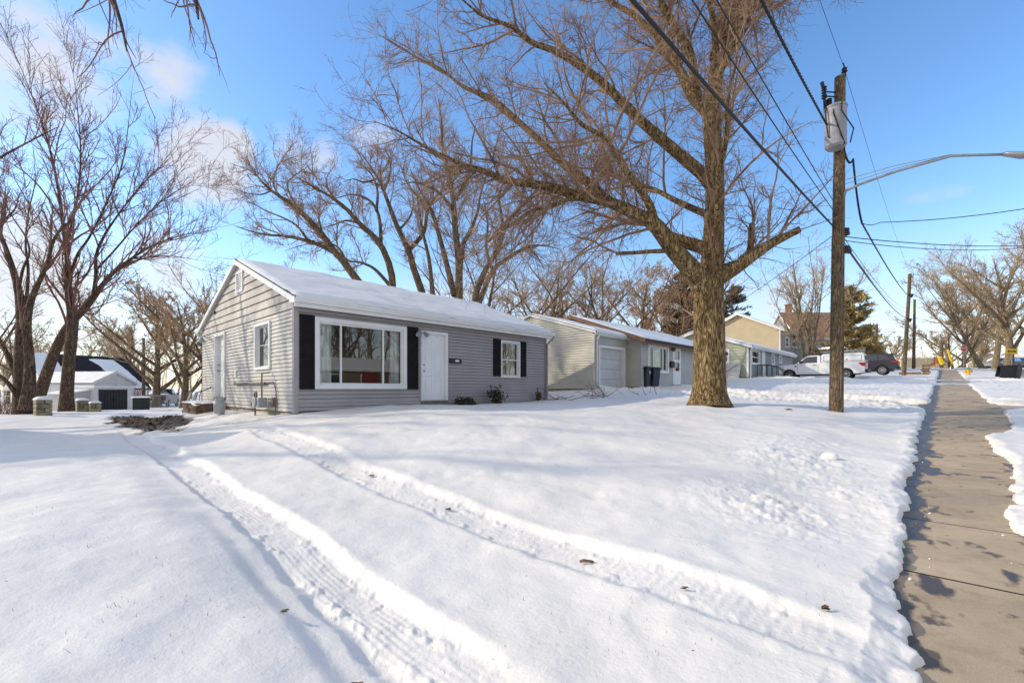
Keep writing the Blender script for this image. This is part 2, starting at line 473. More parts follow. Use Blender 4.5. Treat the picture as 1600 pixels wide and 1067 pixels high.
def rect_out(x, y, x0, x1, y0, y1):
    """signed distance outside (+) / inside (-) of a rectangle"""
    dx = np.maximum(x0 - x, x - x1); dy = np.maximum(y0 - y, y - y1)
    return np.where((dx > 0) & (dy > 0), np.hypot(dx, dy), np.maximum(dx, dy))

CLEARED = {'driveway2': (-11.6, SW0 + .02, 18.3, 20.5), 'driveway3': (-10.2, SW0 + .02, 38.0, 41.4), 'apron3': (SW1 - .02, RD0 + .2, 37.9, 41.6), 'apron2': (SW1 - .02, RD0 + .2, 18.0, 21.0)}
NB = [(1.4, .10), (4.5, .05), (13, .018)]

_t = at(1108, 631, 13.0); TBX, TBY = _t.x, _t.y
_t = at(1306, 646, 12.35); PAX, PAY = _t.x, _t.y
SLy = [0, 2.6, 3.0, 3.5, 4.5, 8, 12, 16, 60]; SLx = [-.02, -.04, -.06, -.19, -.20, -.27, -.36, -.36, -.34]
SRy = [0, 4.3, 4.7, 5.0, 6.3, 7.2, 8.1, 9.2, 10.5, 12.2, 13.4, 15, 18, 24, 30, 60]; SRx = [1.2, 1.15, .62, .52, .40, .52, .62, .66, .55, .52, .92, 1.06, 1.12, 1.02, .98, 1.08]

def ground_z(x, y):
    z = T(x, y)
    # gentle drift relief, settled pocks, fine crust
    far = 1 / (1 + (np.hypot(x, y) / 40) ** 2)
    z = z + fbm(x / 2.4, y / 2.4, 1, 3) * .065 * far + fbm(x / .70, y / .70, 2, 3) * .036 * far
    near = sstep(22, 5, np.hypot(x, y))
    z = z + near * fbm(x / .13, y / .13, 4, 3) * .0022
    # settled hollows
    hol = fbm(x / .42, y / .42, 9, 2)
    z = z - near * sstep(.1, .8, hol) * .016 * sstep(-.2, .3, fbm(x / 2.1, y / 2.1, 12, 2))
    # trampled / shovelled areas
    rough = np.zeros_like(x)
    rough = np.maximum(rough, sstep(14.8, 17.2, y) * sstep(-11.5, -9, x) * sstep(.0, -.8, x) * sstep(40, 30, y))
    rough = np.maximum(rough, .9 * sstep(21, 30, y) * sstep(1.0, 1.6, x) * sstep(60, 40, y))
    # chunks thrown on the lawn beside the walk
    def blob(px, py, rx, ry):
        g = gp(px, py); dx = (x - g.x); dy = (y - g.y)
        u = dx * c_ + dy * s_; w = -dx * s_ + dy * c_
        return np.exp(-((u / rx) ** 2 + (w / ry) ** 2))
    rough = np.maximum(rough, .75 * blob(1235, 715, .75, .9)); rough = np.maximum(rough, .65 * blob(1210, 790, .65, .7)); rough = np.maximum(rough, .5 * blob(1300, 760, .6, 1.2))
    rough = np.maximum(rough, .45 * blob(1260, 690, .9, .6))
    rough = np.maximum(rough, .5 * blob(400, 655, 1.2, .5)); rough = np.maximum(rough, .6 * blob(352, 652, 1.0, .6))
    lum = .6 * fbm(x / .30, y / .30, 21, 4, .6) + .7 * fbm(x / .12, y / .12, 24, 3, .6)
    z = z + rough * (np.abs(lum) * .10 - .02 + sstep(.15, .6, fbm(x / .15, y / .15, 23, 2)) * .030) * (1 - .15 * (y < 14))
    # banks beside the cleared drives
    for k, (x0, x1, y0, y1) in CLEARED.items():
        d = rect_out(x, y, x0, x1, y0, y1)
        z = z + .12 * np.exp(-((d - .45) / .38) ** 2) * (1 + .8 * fbm(x / .5, y / .5, 31, 3)) * (d > 0)
    # tyre tracks
    for i, (xa, xb, co) in enumerate(trk):
        yc = np.polyval(co, x) + .03 * fbm(x / 1.7, 0 * x + i * 5.0, 41, 2)
        dy = y - yc
        on = sstep(xa - .3, xa + .1, x) * sstep(xb + .6, xb - 1.0, x)
        hw = .175 + .02 * fbm(x / .8, 0 * x + i, 44, 2)
        a = np.abs(dy) + (.015 if i == 0 else 0) * (dy < 0)
        rag = .025 * fbm(x / .13, y / .5, 45, 3)
        inside = sstep(hw + .10, hw - .03, a + rag)
        depth = .072 if i == 0 else .038
        groove = np.cos(dy * 2 * math.pi / .044) * .0030 * sstep(hw, hw - .05, a) * sstep(.35, -.25, fbm(x / .45, y / .14, 46, 3))
        tread = .0011 * np.cos(x * 2 * math.pi / .07) * sstep(hw, hw - .06, a)
        tread = tread + .0035 * fbm(x / .045, y / .045, 43, 2) * sstep(hw, hw - .06, a)
        crumb = np.maximum(0, fbm(x / .09, y / .09, 47, 3) - .12) * .034 * np.exp(-((a - .13) / .07) ** 2) * (1 + .6 * fbm(x / 1.1, y, 48, 2))
        berm = .006 * np.exp(-((a - hw - .11) / .07) ** 2) * (1 + .9 * fbm(x / .3, y / .3, 49, 3))
        z = z + on * (inside * (-depth + groove + tread + crumb) + (1 - inside) * berm)
    # the bank left of the near track
    dyb = np.polyval(trk[0][2], x) - y
    z = z + .075 * sstep(.16, .75, dyb) * sstep(3.2, 1.2, dyb) * sstep(trk[0][0] - .5, trk[0][0] + .6, x) * sstep(trk[0][1] + .5, trk[0][1] - 2, x)
    # second pass of the near wheel, hugging the first on the left
    xa, xb, co = trk[0]
    dy = y - (np.polyval(co, x) - .34 - .05 * np.sin(x * .5))
    on = sstep(xa, xa + .3, x) * sstep(-5.5, -3.0, x)
    z = z - on * sstep(.20, .05, np.abs(dy)) * .045
    # snow depth lost over paved ground
    dsw = np.maximum(SW0 - x, x - SW1)
    ragL = (.07 * fbm(x / .9, y / .9, 51, 2) + .07 * fbm(x / .28, y / .28, 52, 3) + .035 * fbm(x / .075, y / .075, 53, 3))
    dsw = np.where(x < .36, np.interp(y, SLy, SLx) - x, x - np.interp(y, SRy, SRx))
    big = .22 * np.maximum(0, fbm(x * 0 + 3, y / 2.2, 54, 2)) * (x > .3) * sstep(3, 6, y) + .34 * np.exp(-((y - 11.6) / 1.6) ** 2) * (x > .3) - .20 * np.exp(-((y - 7.0) / 1.0) ** 2) * (x > .3)
    lim = dsw - ragL
    m = sstep(-.005, .05, lim)
    # snow lying across the walk where the far drive crosses it
    bridge = sstep(1.15, .5, np.abs(y - 36.6) + .4 * fbm(x / .7, y / .7, 56, 2))
    bridge = np.maximum(bridge, sstep(.7, .3, np.abs(y - 42.6)) * .9)
    m = np.maximum(m, bridge)
    # the snow by the near drive, torn open at the walk
    for k, (x0, x1, y0, y1) in CLEARED.items():
        d = rect_out(x, y, x0, x1, y0, y1) + .16 * fbm(x / .6, y / .6, 61, 3)
        if k == 'driveway3': d = d + .55 * np.maximum(0, fbm(x / 1.5, y / .8, 62, 3)) 
        m = m * sstep(-.02, .1, d) if k != 'driveway3' else m * np.maximum(sstep(-.02, .15, d), sstep(.05, .3, fbm(x / 1.3, y / .7, 63, 3)))
    # lip: the edge of the snow swells a little before it breaks off
    z = z + .014 * np.exp(-((lim - .10) / .08) ** 2) * (1 + .8 * fbm(x / .2, y / .2, 64, 2)) * sstep(60, 20, y)
    z = z + .030 * np.exp(-(np.maximum(lim, 0) / .12)) * np.maximum(0, fbm(x / .055, y / .055, 68, 2)) * near * (lim > -.02)
    for (tx_, ty_, tr0) in ((TBX, TBY, .95), (PAX, PAY, .36)):
        z = z - .045 * np.exp(-((np.hypot(x - tx_, y - ty_) / tr0) ** 4))
    rd = rect_out(x, y, RD0, RD1, -60, 99)
    m = m * sstep(-.05, .15, rd + .15 * fbm(x / .8, y / .8, 65, 3))
    rx = rect_out(x, y, -70, 90, 77, 83)
    m = m * sstep(-.05, .2, rx + .25 * fbm(x / 1.2, y / 1.2, 66, 3))
    # the sheet thins towards the walk
    cap = np.where(x < 3.6, SLOPE * y + .022 + .05 * sstep(-.5, .5, fbm(x / .45, y / .45, 69, 3)) + .34 * np.maximum(lim, 0) + .02 * fbm(x / .25, y / .25, 67, 3), 1e6)
    z = np.where((x > -2.5) & (x < 3.2) & (y > -10) & (y < 95), np.minimum(z, cap), z)
    zlow = T(x, y) - .24
    z = zlow + (z - zlow) * m
    # bare earth patch at the end of the drive
    dx = x - PATCH.x; dy = y - PATCH.y
    u = dx * c_ + dy * s_; w = -dx * s_ + dy * c_
    pr = np.sqrt((PINV[0, 0] * dx + PINV[0, 1] * dy) ** 2 + (PINV[1, 0] * dx + PINV[1, 1] * dy) ** 2) + .30 * fbm(x / .8, y / .8, 71, 4)
    dirt = sstep(1.0, .86, pr)
    g = gp(268, 641); pr2 = np.sqrt((((x - g.x) * c_ + (y - g.y) * s_) / .55) ** 2 + ((-(x - g.x) * s_ + (y - g.y) * c_) / .8) ** 2) + .3 * fbm(x / .5, y / .5, 72, 3)
    dirt = np.maximum(dirt, sstep(1.0, .8, pr2))
    z = z - dirt * .06 + dirt * np.maximum(0, fbm(x / .17, y / .17, 73, 3)) * .10
    return z, dirt

ang = np.concatenate([np.arange(-56, 56.01, .125), np.arange(59, 302, 3.0)])
ang = YAW + np.radians(ang)
rad = [0.0, .4]
while rad[-1] < 70: rad.append(rad[-1] * 1.0062 + .002)
while rad[-1] < 900: rad.append(rad[-1] * 1.04)
rad = np.array(rad)
nA, nR = len(ang), len(rad)
# angle measured from +Y towards -X
GX = -np.sin(ang)[None, :] * rad[:, None]; GY = np.cos(ang)[None, :] * rad[:, None]
GZ, GD = ground_z(GX, GY)
V = np.stack([GX, GY, GZ], -1).reshape(-1, 3)
i = np.arange(nR - 1)[:, None] * nA; j = np.arange(nA)[None, :]; jn = (j + 1) % nA
Fq = np.stack([(i + j), (i + jn), (i + nA + jn), (i + nA + j)], -1).reshape(-1, 4)
me = mesh_np('snow_ground', V, Fq[:, ::-1], True)
a = me.attributes.new('dirt', 'FLOAT', 'POINT'); a.data.foreach_set('value', np.ascontiguousarray(GD.ravel(), np.float32))
tag(link('snow_ground', me, M['snow_ground']), None, None, kind='structure')

def gz(x, y):
    return float(ground_z(np.array([float(x)]), np.array([float(y)]))[0][0])

# ------------------------------------------------------------------ paved sheets
def paving_mat(name, dry, wet, joint=None, edge=None, seedshift=0.0):
    m = bpy.data.materials.new(name)
    nt, N, L = nodes_of(m)
    out = N.new('ShaderNodeOutputMaterial'); b = N.new('ShaderNodeBsdfPrincipled'); L.new(b.outputs[0], out.inputs[0])
    tc = N.new('ShaderNodeTexCoord')
    def noise(scale, detail=5, st=(1, 1, 1), rough=.55):
        mp = N.new('ShaderNodeMapping'); mp.inputs['Scale'].default_value = st; mp.inputs['Location'].default_value = (seedshift, seedshift * .7, 0)
        n = N.new('ShaderNodeTexNoise'); n.inputs['Scale'].default_value = scale; n.inputs['Detail'].default_value = detail; n.inputs['Roughness'].default_value = rough
        L.new(tc.outputs['Object'], mp.inputs[0]); L.new(mp.outputs[0], n.inputs['Vector']); return n.outputs['Fac']
    def ramp(f, p0, p1, c0, c1):
        r = N.new('ShaderNodeValToRGB'); r.color_ramp.elements[0].position = p0; r.color_ramp.elements[1].position = p1
        r.color_ramp.elements[0].color = (*c0, 1); r.color_ramp.elements[1].color = (*c1, 1); L.new(f, r.inputs[0]); return r.outputs[0]
    def mix(f, A, B, mode='MIX'):
        mx = N.new('ShaderNodeMix'); mx.data_type = 'RGBA'; mx.blend_type = mode
        if isinstance(f, float): mx.inputs['Factor'].default_value = f
        else: L.new(f, mx.inputs['Factor'])
        L.new(A, mx.inputs['A']); L.new(B, mx.inputs['B']); return mx.outputs['Result']
    base = ramp(noise(1.1, 8), .3, .7, [x * .80 for x in dry], [min(1, x * 1.16) for x in dry])
    grain = ramp(noise(160, 3), .3, .7, (.82, .82, .82), (1.12, 1.12, 1.12))
    col = mix(1.0, base, grain, 'MULTIPLY')
    stain = ramp(noise(5, 8, rough=.7), .50, .80, (1, 1, 1), (.70, .68, .66))
    col = mix(1.0, col, stain, 'MULTIPLY')
    wetf = ramp(noise(1.6, 4, (1.4, .75, 1)), .625, .67, (0, 0, 0), (1, 1, 1))
    wetf2 = ramp(noise(4.6, 6, (1, .7, 1)), .60, .66, (0, 0, 0), (.85, .85, .85))
    w = mix(1.0, wetf, wetf2, 'ADD')
    if edge is not None:   # damp margin beside the snow, the bank's shade put into its colour too
        sx = N.new('ShaderNodeSeparateXYZ'); L.new(tc.outputs['Object'], sx.inputs[0])
        md = N.new('ShaderNodeMath'); md.operation = 'MULTIPLY_ADD'; md.inputs[1].default_value = .5
        L.new(noise(2.5, 5), md.inputs[0]); L.new(sx.outputs['X'], md.inputs[2])
        e = ramp(md.outputs[0], .0, 1.0, (1, 1, 1), (0, 0, 0))
        rr = e.node; rr.color_ramp.elements[0].position = max(0, edge + .07); rr.color_ramp.elements[1].position = max(0, edge + .11)
        w = mix(1.0, w, e, 'ADD')
    wetc = N.new('ShaderNodeRGB'); wetc.outputs[0].default_value = (*wet, 1)
    col = mix(w, col, wetc.outputs[0])
    L.new(col, b.inputs['Base Color'])
    rg = ramp(w, 0, 1, (.85, .85, .85), (.38, .38, .38)); L.new(rg, b.inputs['Roughness'])
    b.inputs['Specular IOR Level'].default_value = .3
    bp = N.new('ShaderNodeBump'); bp.inputs['Strength'].default_value = .25; bp.inputs['Distance'].default_value = .006
    L.new(noise(90, 5), bp.inputs['Height']); L.new(bp.outputs[0], b.inputs['Normal'])
    return m

M['sidewalk'] = paving_mat('sidewalk_concrete', (.46, .36, .25), (.08, .06, .042), edge=.0)
M['driveway'] = paving_mat('driveway_concrete', (.50, .41, .30), (.16, .13, .10), seedshift=7)
M['asphalt'] = paving_mat('road_asphalt', (.27, .24, .205), (.09, .08, .07), seedshift=3)

# sidewalk: separate slabs with narrow joints, on one bed
mb = MB()
y = -12.95 + .0
joints = [4.28 + 1.44 * k for k in range(-12, 52)]
for k, (a, b) in enumerate(zip(joints, joints[1:])):
    gap = .026 if k % 3 == 0 else .009
    t = .0012 * math.sin(k * 2.3)
    z0, z1 = SLOPE * a + t, SLOPE * b + t * .6
    mb.hexa([(SW0 - .25, a + gap, z0 - .12), (SW1 + .12, a + gap, z0 - .12), (SW1 + .12, b - gap, z1 - .12), (SW0 - .25, b - gap, z1 - .12)],
            [(SW0 - .25, a + gap, z0), (SW1 + .12, a + gap, z0), (SW1 + .12, b - gap, z1), (SW0 - .25, b - gap, z1)])
mb2 = MB()
for a in range(-14, 78, 4):
    mb2.face([(SW0 - .2, a, SLOPE * a - .0035), (SW1 + .1, a, SLOPE * a - .0035), (SW1 + .1, a + 4, SLOPE * (a + 4) - .0035), (SW0 - .2, a + 4, SLOPE * (a + 4) - .0035)])
tag(mb2.build('sidewalk_bed', M['dark_gap']), None, None, kind='structure')
tag(mb.build('sidewalk', M['sidewalk']), None, None, kind='structure')

def sheet(name, x0, x1, y0, y1, m, dz, nx, ny):
    xs = np.linspace(x0, x1, nx); ys = np.linspace(y0, y1, ny)
    gx, gy = np.meshgrid(xs, ys, indexing='ij')
    z = T(gx, gy) + dz
    V = np.stack([gx, gy, z], -1).reshape(-1, 3)
    i = np.arange(nx - 1)[:, None] * ny; j = np.arange(ny - 1)[None, :]
    F = np.stack([i + j, i + ny + j, i + ny + j + 1, i + j + 1], -1).reshape(-1, 4)
    return tag(link(name, mesh_np(name, V, F, True), m), None, None, kind='structure')

sheet('neighbour_driveway', -11.3, SW0 - .26, 17.6, 21.2, M['driveway'], -.10, 40, 10)
sheet('far_driveway', -10.4, SW0 - .26, 37.4, 42.0, M['asphalt'], -.10, 40, 14)
sheet('road', RD0 - .15, RD1 + .15, -40, 76.6, M['asphalt'], -.10, 12, 120)
sheet('cross_street', -60, 80, 76.65, 83.4, M['asphalt'], -.11, 90, 10)
sheet('driveway_apron', SW1 + .13, RD0 - .16, 17.8, 21.2, M['driveway'], -.11, 12, 10)
sheet('far_apron', SW1 + .13, RD0 - .16, 37.6, 41.9, M['asphalt'], -.11, 12, 10)
mb = MB()
for (x0, x1, sgn) in ((RD0 - .15, RD0, 1), (RD1, RD1 + .15, -1)):
    for k in range(-40, 76, 4):
        z0, z1 = T1(x0, k) + .0, T1(x0, k + 4)
        mb.hexa([(x0, k, z0 - .3), (x1, k, z0 - .3), (x1, k + 4, z1 - .3), (x0, k + 4, z1 - .3)], [(x0, k, z0), (x1, k, z0), (x1, k + 4, z1), (x0, k + 4, z1)])
tag(mb.build('road_kerb', M['driveway']), None, None, kind='structure')

# leaf litter on the bare patch
n = 1100
u = RNG.normal(0, .62, n); w = RNG.normal(0, .62, n)
lx = PATCH.x + u * PU[0] + w * PV[0]; ly = PATCH.y + u * PU[1] + w * PV[1]
lz, ld = ground_z(lx, ly)
k = ld > .4
lx, ly, lz = lx[k], ly[k], lz[k]; n = len(lx)
A = RNG.normal(0, 1, (n, 3)) * np.array([1, 1, .35]); A /= np.linalg.norm(A, axis=1)[:, None]
B = np.cross(A, RNG.normal(0, .4, (n, 3)) + np.array([0, 0, 1])); B /= np.linalg.norm(B, axis=1)[:, None]
s = RNG.uniform(.03, .07, (n, 1)); P = np.stack([lx, ly, lz + .015], 1)
V = np.concatenate([P - A * s, P + B * s * .7, P + A * s, P - B * s * .7], 0)
F = np.stack([np.arange(n), np.arange(n) + n, np.arange(n) + 2 * n, np.arange(n) + 3 * n], 1)
tag(link('leaf_litter', mesh_np('leaf_litter', V, F), M['leaf_dead']), 'brown dead leaves scattered over the bare earth patch in the snow', 'leaves', kind='stuff')

# crumbs of snow thrown onto the walk, and dry grass tips poking through the lawn
n = 40
cy = 2.4 * (20 / 2.4) ** RNG.random(n)
left = RNG.random(n) < .6
cx0 = np.where(left, np.interp(cy, SLy, SLx) + np.abs(RNG.normal(0, .10, n)) + .02, np.interp(cy, SRy, SRx) - np.abs(RNG.normal(0, .10, n)) - .02)
sz = .004 + .013 * RNG.random(n) ** 3
Vs, Fs = [], []
for q in range(n):
    o_ = len(Vs); c0 = np.array((cx0[q], cy[q], SLOPE * cy[q] + sz[q] * .35)); rr_ = RNG.uniform(.7, 1.3, 6) * sz[q]
    for d_, r_ in zip(((1, 0, 0), (-1, 0, 0), (0, 1, 0), (0, -1, 0), (0, 0, .8), (0, 0, -.8)), rr_): Vs.append(c0 + np.array(d_) * r_)
    for f_ in ((0, 2, 4), (2, 1, 4), (1, 3, 4), (3, 0, 4), (2, 0, 5), (1, 2, 5), (3, 1, 5), (0, 3, 5)): Fs.append([o_ + k for k in f_])
tag(link('snow_crumbs', mesh_np('snow_crumbs', np.array(Vs), np.array(Fs), False), M['snow']), 'loose crumbs of snow scattered along the sidewalk edges', 'snow', kind='stuff')
n = 520
px_ = RNG.uniform(20, 1420, n); py_ = 650 + 400 * RNG.random(n) ** .8
pts = [gp(a, b, 1.5, 20) for a, b in zip(px_, py_)]
X_ = np.array([p.x for p in pts]); Y_ = np.array([p.y for p in pts]); Z_ = ground_z(X_, Y_)[0]
k = (X_ < -.5) & (X_ > -16); X_, Y_, Z_ = X_[k], Y_[k], Z_[k]; n = len(X_)
hgt = RNG.uniform(.008, .035, n); az = RNG.uniform(0, 6.28, n); ln_ = RNG.uniform(.2, 1.4, n)
tip = np.stack([X_ + np.cos(az) * hgt * ln_, Y_ + np.sin(az) * hgt * ln_, Z_ + hgt], 1); b0 = np.stack([X_, Y_, Z_ - .01], 1)
sd_ = np.stack([-np.sin(az), np.cos(az), 0 * az], 1) * .0022
V = np.concatenate([b0 - sd_, b0 + sd_, tip]); F = np.stack([np.arange(n), np.arange(n) + n, np.arange(n) + 2 * n], 1)
tag(link('grass_tips', mesh_np('grass_tips', V, F), pm('dry_grass', (.22, .16, .08), .9, .3, 5)), 'sparse dry grass tips poking through the lawn snow', 'grass', kind='stuff')
# ------------------------------------------------------------------ house helpers
def siding(mb, O, U, N, u0, u1, z0, z1, expo, openings=(), left=None, right=None, lip=.014, gap=.016):
    mb.X = frame((O[0], O[1], 0), U, N)
    L_ = left or (lambda z: u0); R_ = right or (lambda z: u1)
    z = z0
    while z < z1 - 1e-4:
        zt = min(z + expo, z1)
        cuts = sorted({z, zt} | {v for o in openings for v in (o[2], o[3]) if z < v < zt})
        for za, zb in zip(cuts, cuts[1:]):
            na = lip * (1 - (za - z) / expo); nb = lip * (1 - (zb - z) / expo)
            mid = .5 * (za + zb)
            iv = [(L_(mid), R_(mid), True, True)]
            for (a, b, c, d) in openings:
                if c <= mid <= d:
                    new = []
                    for (p, q, lp, lq) in iv:
                        if b <= p or a >= q: new.append((p, q, lp, lq)); continue
                        if a > p: new.append((p, a, lp, False))
                        if b < q: new.append((b, q, False, lq))
                    iv = new
            for (p, q, lp, lq) in iv:
                pa = L_(za) if lp else p; pb = L_(zb) if lp else p
                qa = R_(za) if lq else q; qb = R_(zb) if lq else q
                if qa - pa < .005: continue
                if qb < pb: pb = qb = .5 * (pb + qb)
                zl = za
                if za == z:
                    zl = min(za + gap, zb)
                    mb.face([(pa, -.035, zl), (qa, -.035, zl), (qa, na, zl), (pa, na, zl)])
                    mb.face([(pa, -.035, za), (qa, -.035, za), (qa, -.035, zl), (pa, -.035, zl)])
                    mb.face([(pa, -.035, za), (qa, -.035, za), (qa, .0, za), (pa, .0, za)])
                mb.face([(pa, na, zl), (qa, na, zl), (qb, nb, zb), (pb, nb, zb)])
        z = zt
    mb.X = Matrix.Identity(4)
    return mb

def snow_roof(Mx, y0, y1, xf, xb, ztop, k, xr, parent, name='roof_snow', th=.075, bare=None, seed=0, over=0.0, nu=90, nv=60, mat=None):
    """snow blanket on a gable roof. local x across (front +), y along the ridge; plane z = ztop - k|x-xr|"""
    ys = np.linspace(y0, y1, nu); xs = np.linspace(xb, xf, nv)
    gx, gy = np.meshgrid(xs, ys, indexing='ij')
    e = np.minimum(np.minimum(gx - xb, xf - gx), np.minimum(gy - y0, y1 - gy))
    t = th * np.sqrt(np.clip(e / .12, 0, 1)) * (1 + .35 * fbm(gx / .9 + seed, gy / .9, 81 + seed, 3)) + .014 * fbm(gx / .3, gy / .3, 82 + seed, 2) * np.clip(e / .2, 0, 1)
    z = ztop - k * np.abs(gx - xr)
    soft = .03 * np.exp(-((gx - xr) / .25) ** 2)
    z = z + t - soft + .004
    if bare is not None:
        z = np.maximum(z - bare(gx, gy) * (th * 1.9 + .05), ztop - k * np.abs(gx - xr) - .05)
    V = np.stack([gx, gy, z], -1).reshape(-1, 3)
    i = np.arange(nv - 1)[:, None] * nu; j = np.arange(nu - 1)[None, :]
    F = np.stack([i + j, i + nu + j, i + nu + j + 1, i + j + 1], -1).reshape(-1, 4)
    # skirt down to the shingles
    R = np.array(Mx.to_3x3()); tr = np.array(Mx.to_translation())
    V = V @ R.T + tr
    if parent is not None: V = V - np.array(parent.location)
    return link(name, mesh_np(name, V, F, True), mat or M['snow'], parent)

def roof_set(p, Mx, xf, xb, y0, y1, ztop, k, ovg=.2, th=.13, m_roof=None, m_trim=None, rake=.16, gutter=True, snow=True, bare=None, seed=0, front_gable=True, gm=None, snow_th=.075):
    """gable roof parts on thing p: slabs, rake boards, gutter, snow. ridge along local y"""
    xr = .5 * (xf + xb); mr = m_roof or M['shingle']; mt = m_trim or M['white_trim']
    zf = ztop - k * (xf - xr); zb = ztop - k * (xr - xb)
    g0, g1 = y0 - ovg, y1 + ovg
    mb = MB(); mb.X = Mx
    cs = [(xb, zb), (xr, ztop), (xf, zf), (xf, zf - th), (xr, ztop - th), (xb, zb - th)]
    A = [(x, g0, z) for x, z in cs]; B = [(x, g1, z) for x, z in cs]
    for a in ((0, 1), (1, 2), (2, 3), (5, 0)):
        mb.face([A[a[0]], A[a[1]], B[a[1]], B[a[0]]])
    for E in (A, B):
        mb.face([E[0], E[1], E[4], E[5]]); mb.face([E[1], E[2], E[3], E[4]])
    r = mb.build('roof', mr, p)
    mb = MB(); mb.X = Mx
    for a in ((3, 4), (4, 5)):
        mb.face([A[a[0]], A[a[1]], B[a[1]], B[a[0]]])
    mb.build('roof_underside', mt, p)
    for yy, sg in ((g0, -1), (g1, 1)):
        mb = MB(); mb.X = Mx
        for xa, xe in ((xr, xf + .01), (xr, xb - .01)):
            za, ze = ztop, ztop - k * abs(xe - xr)
            mb.hexa([(xa, yy - .012, za - .025 - rake), (xe, yy - .012, ze - .025 - rake), (xe, yy + .014, ze - .025 - rake), (xa, yy + .014, za - .025 - rake)],
                    [(xa, yy - .012, za - .025), (xe, yy - .012, ze - .025), (xe, yy + .014, ze - .025), (xa, yy + .014, za - .025)])
        mb.build('rake_board', mt, p)
    mb = MB(); mb.X = Mx
    mb.box((xf - .06, g0 + .02, zf - th - .10), (xf - .03, g1 - .02, zf - .02)); mb.build('fascia', mt, p)
    mb = MB(); mb.X = Mx
    mb.box((xb + .03, g0 + .02, zb - th - .10), (xb + .06, g1 - .02, zb - .02))
    mb.build('fascia', mt, p)
    if gutter:
        mb = MB(); mb.X = Mx
        x0 = xf - .028
        prof = [(x0, -.135), (x0 + .075, -.135), (x0 + .085, -.10), (x0 + .115, -.055), (x0 + .115, -.012), (x0 + .103, -.012), (x0 + .10, -.05), (x0 + .07, -.12), (x0 + .01, -.12), (x0 + .01, -.012), (x0, -.012)]
        mb.hexa([(x, g0 + .0, zf + z) for x, z in prof], [(x, g1 - .0, zf + z) for x, z in prof])
        mb.build('gutter', gm or mt, p)
    if snow:
        snow_roof(Mx, g0 + .015, g1 - .015, xf + .03, xb - .02, ztop, k, xr, p, bare=bare, seed=seed, th=snow_th)
    return r

def soffit(p, Mx, xf, xw, y0, y1, z, m):
    mb = MB(); mb.X = Mx
    mb.box((xw - .02, y0, z), (xf - .035, y1, z + .02))
    return mb.build('soffit', m, p)

def window(p, X, u0, u1, v0, v1, fw=.07, proud=.045, vbars=(), hbars=(), name='window', glass=None, sash=.035, curtain=None, cur_m=None, trim=None, rec=.05):
    """window on wall frame X (x along, y out, z up) with outer size u0..u1, v0..v1; panes, sash bars, curtain behind"""
    tm = trim or M['white_trim']
    mb = MB(); mb.X = X
    mb.box((u0, -.10, v0), (u0 + fw, proud, v1)); mb.box((u1 - fw, -.10, v0), (u1, proud, v1))
    mb.box((u0 + fw, -.10, v1 - fw), (u1 - fw, proud - .002, v1)); mb.box((u0 + fw, -.10, v0), (u1 - fw, proud + .012, v0 + fw))
    w = mb.build(name, tm, p, bevel=.006, seg=1)
    a0, a1, b0, b1 = u0 + fw, u1 - fw, v0 + fw, v1 - fw
    mb = MB(); mb.X = X
    s = sash
    mb.box((a0, -.085, b0), (a0 + s, -rec + .03, b1)); mb.box((a1 - s, -.085, b0), (a1, -rec + .03, b1))
    mb.box((a0 + s, -.083, b1 - s), (a1 - s, -rec + .028, b1)); mb.box((a0 + s, -.083, b0), (a1 - s, -rec + .028, b0 + s))
    for u in vbars: mb.box((u - s * .45, -.084, b0 + s), (u + s * .45, -rec + .026, b1 - s))
    for v in hbars: mb.box((a0 + s, -.081, v - s * .5), (a1 - s, -rec + .031, v + s * .5))
    mb.build('sash', tm, w)
    us = [a0 + s] + list(vbars) + [a1 - s]; vs = [b0 + s] + list(hbars) + [b1 - s]
    for q in range(len(us) - 1):
        for r in range(len(vs) - 1):
            mb = MB(); mb.X = X
            yy = -.07 + .004 * (r % 2)
            mb.face([(us[q], yy, vs[r]), (us[q + 1], yy, vs[r]), (us[q + 1], yy, vs[r + 1]), (us[q], yy, vs[r + 1])])
            mb.build('pane', glass or M['glass'], w)
    for cu in (curtain or []):
        ca, cb, cz0, cz1 = cu
        mb = MB(); mb.X = X
        n = max(8, int((cb - ca) / .025))
        pts = []
        for q in range(n + 1):
            f = q / n
            pts.append((ca + (cb - ca) * f, -.18 + .03 * math.sin(f * (cb - ca) * 55) + .012 * math.sin(f * 31 + ca)))
        for (x0, y0), (x1, y1) in zip(pts, pts[1:]):
            mb.face([(x0, y0, cz0), (x1, y1, cz0), (x1, y1, cz1), (x0, y0, cz1)])
        mb.build('curtain', cur_m or M['curtain'], w, smooth=True)
    return w

def room(p, x0, x1, y0, y1, z0, z1):
    mb = MB(); mb.box((x0, y0, z0), (x1, y1, z1))
    return mb.build('room', M['interior'], p)

def downspout(p, pts, m=None, w=.04):
    mb = MB(); mb.tube(pts, w, 6)
    return mb.build('downspout', m or M['white_trim'], p)

# ------------------------------------------------------------------ the grey house
HX, HY0 = -11.26, 4.31
HY1 = on_x(HX, 853, 600)[0]
HXB = on_y(HY0, 316, 600)[0]
h = thing('grey_house', 'low grey vinyl sided house with black shutters, white front door and snow on its roof', 'house', (HX, HY0, .9))
FF = frame((HX, 0, 0), (0, 1, 0), (1, 0, 0))
FG = frame((0, HY0, 0), (1, 0, 0), (0, -1, 0))
ZB, ZS = .955, 3.56                    # bottom and top of the front siding
XR = .5 * (HX + HXB); KR = .385; ZR = 5.44
XE, XEB = HX + .30, HXB - .30

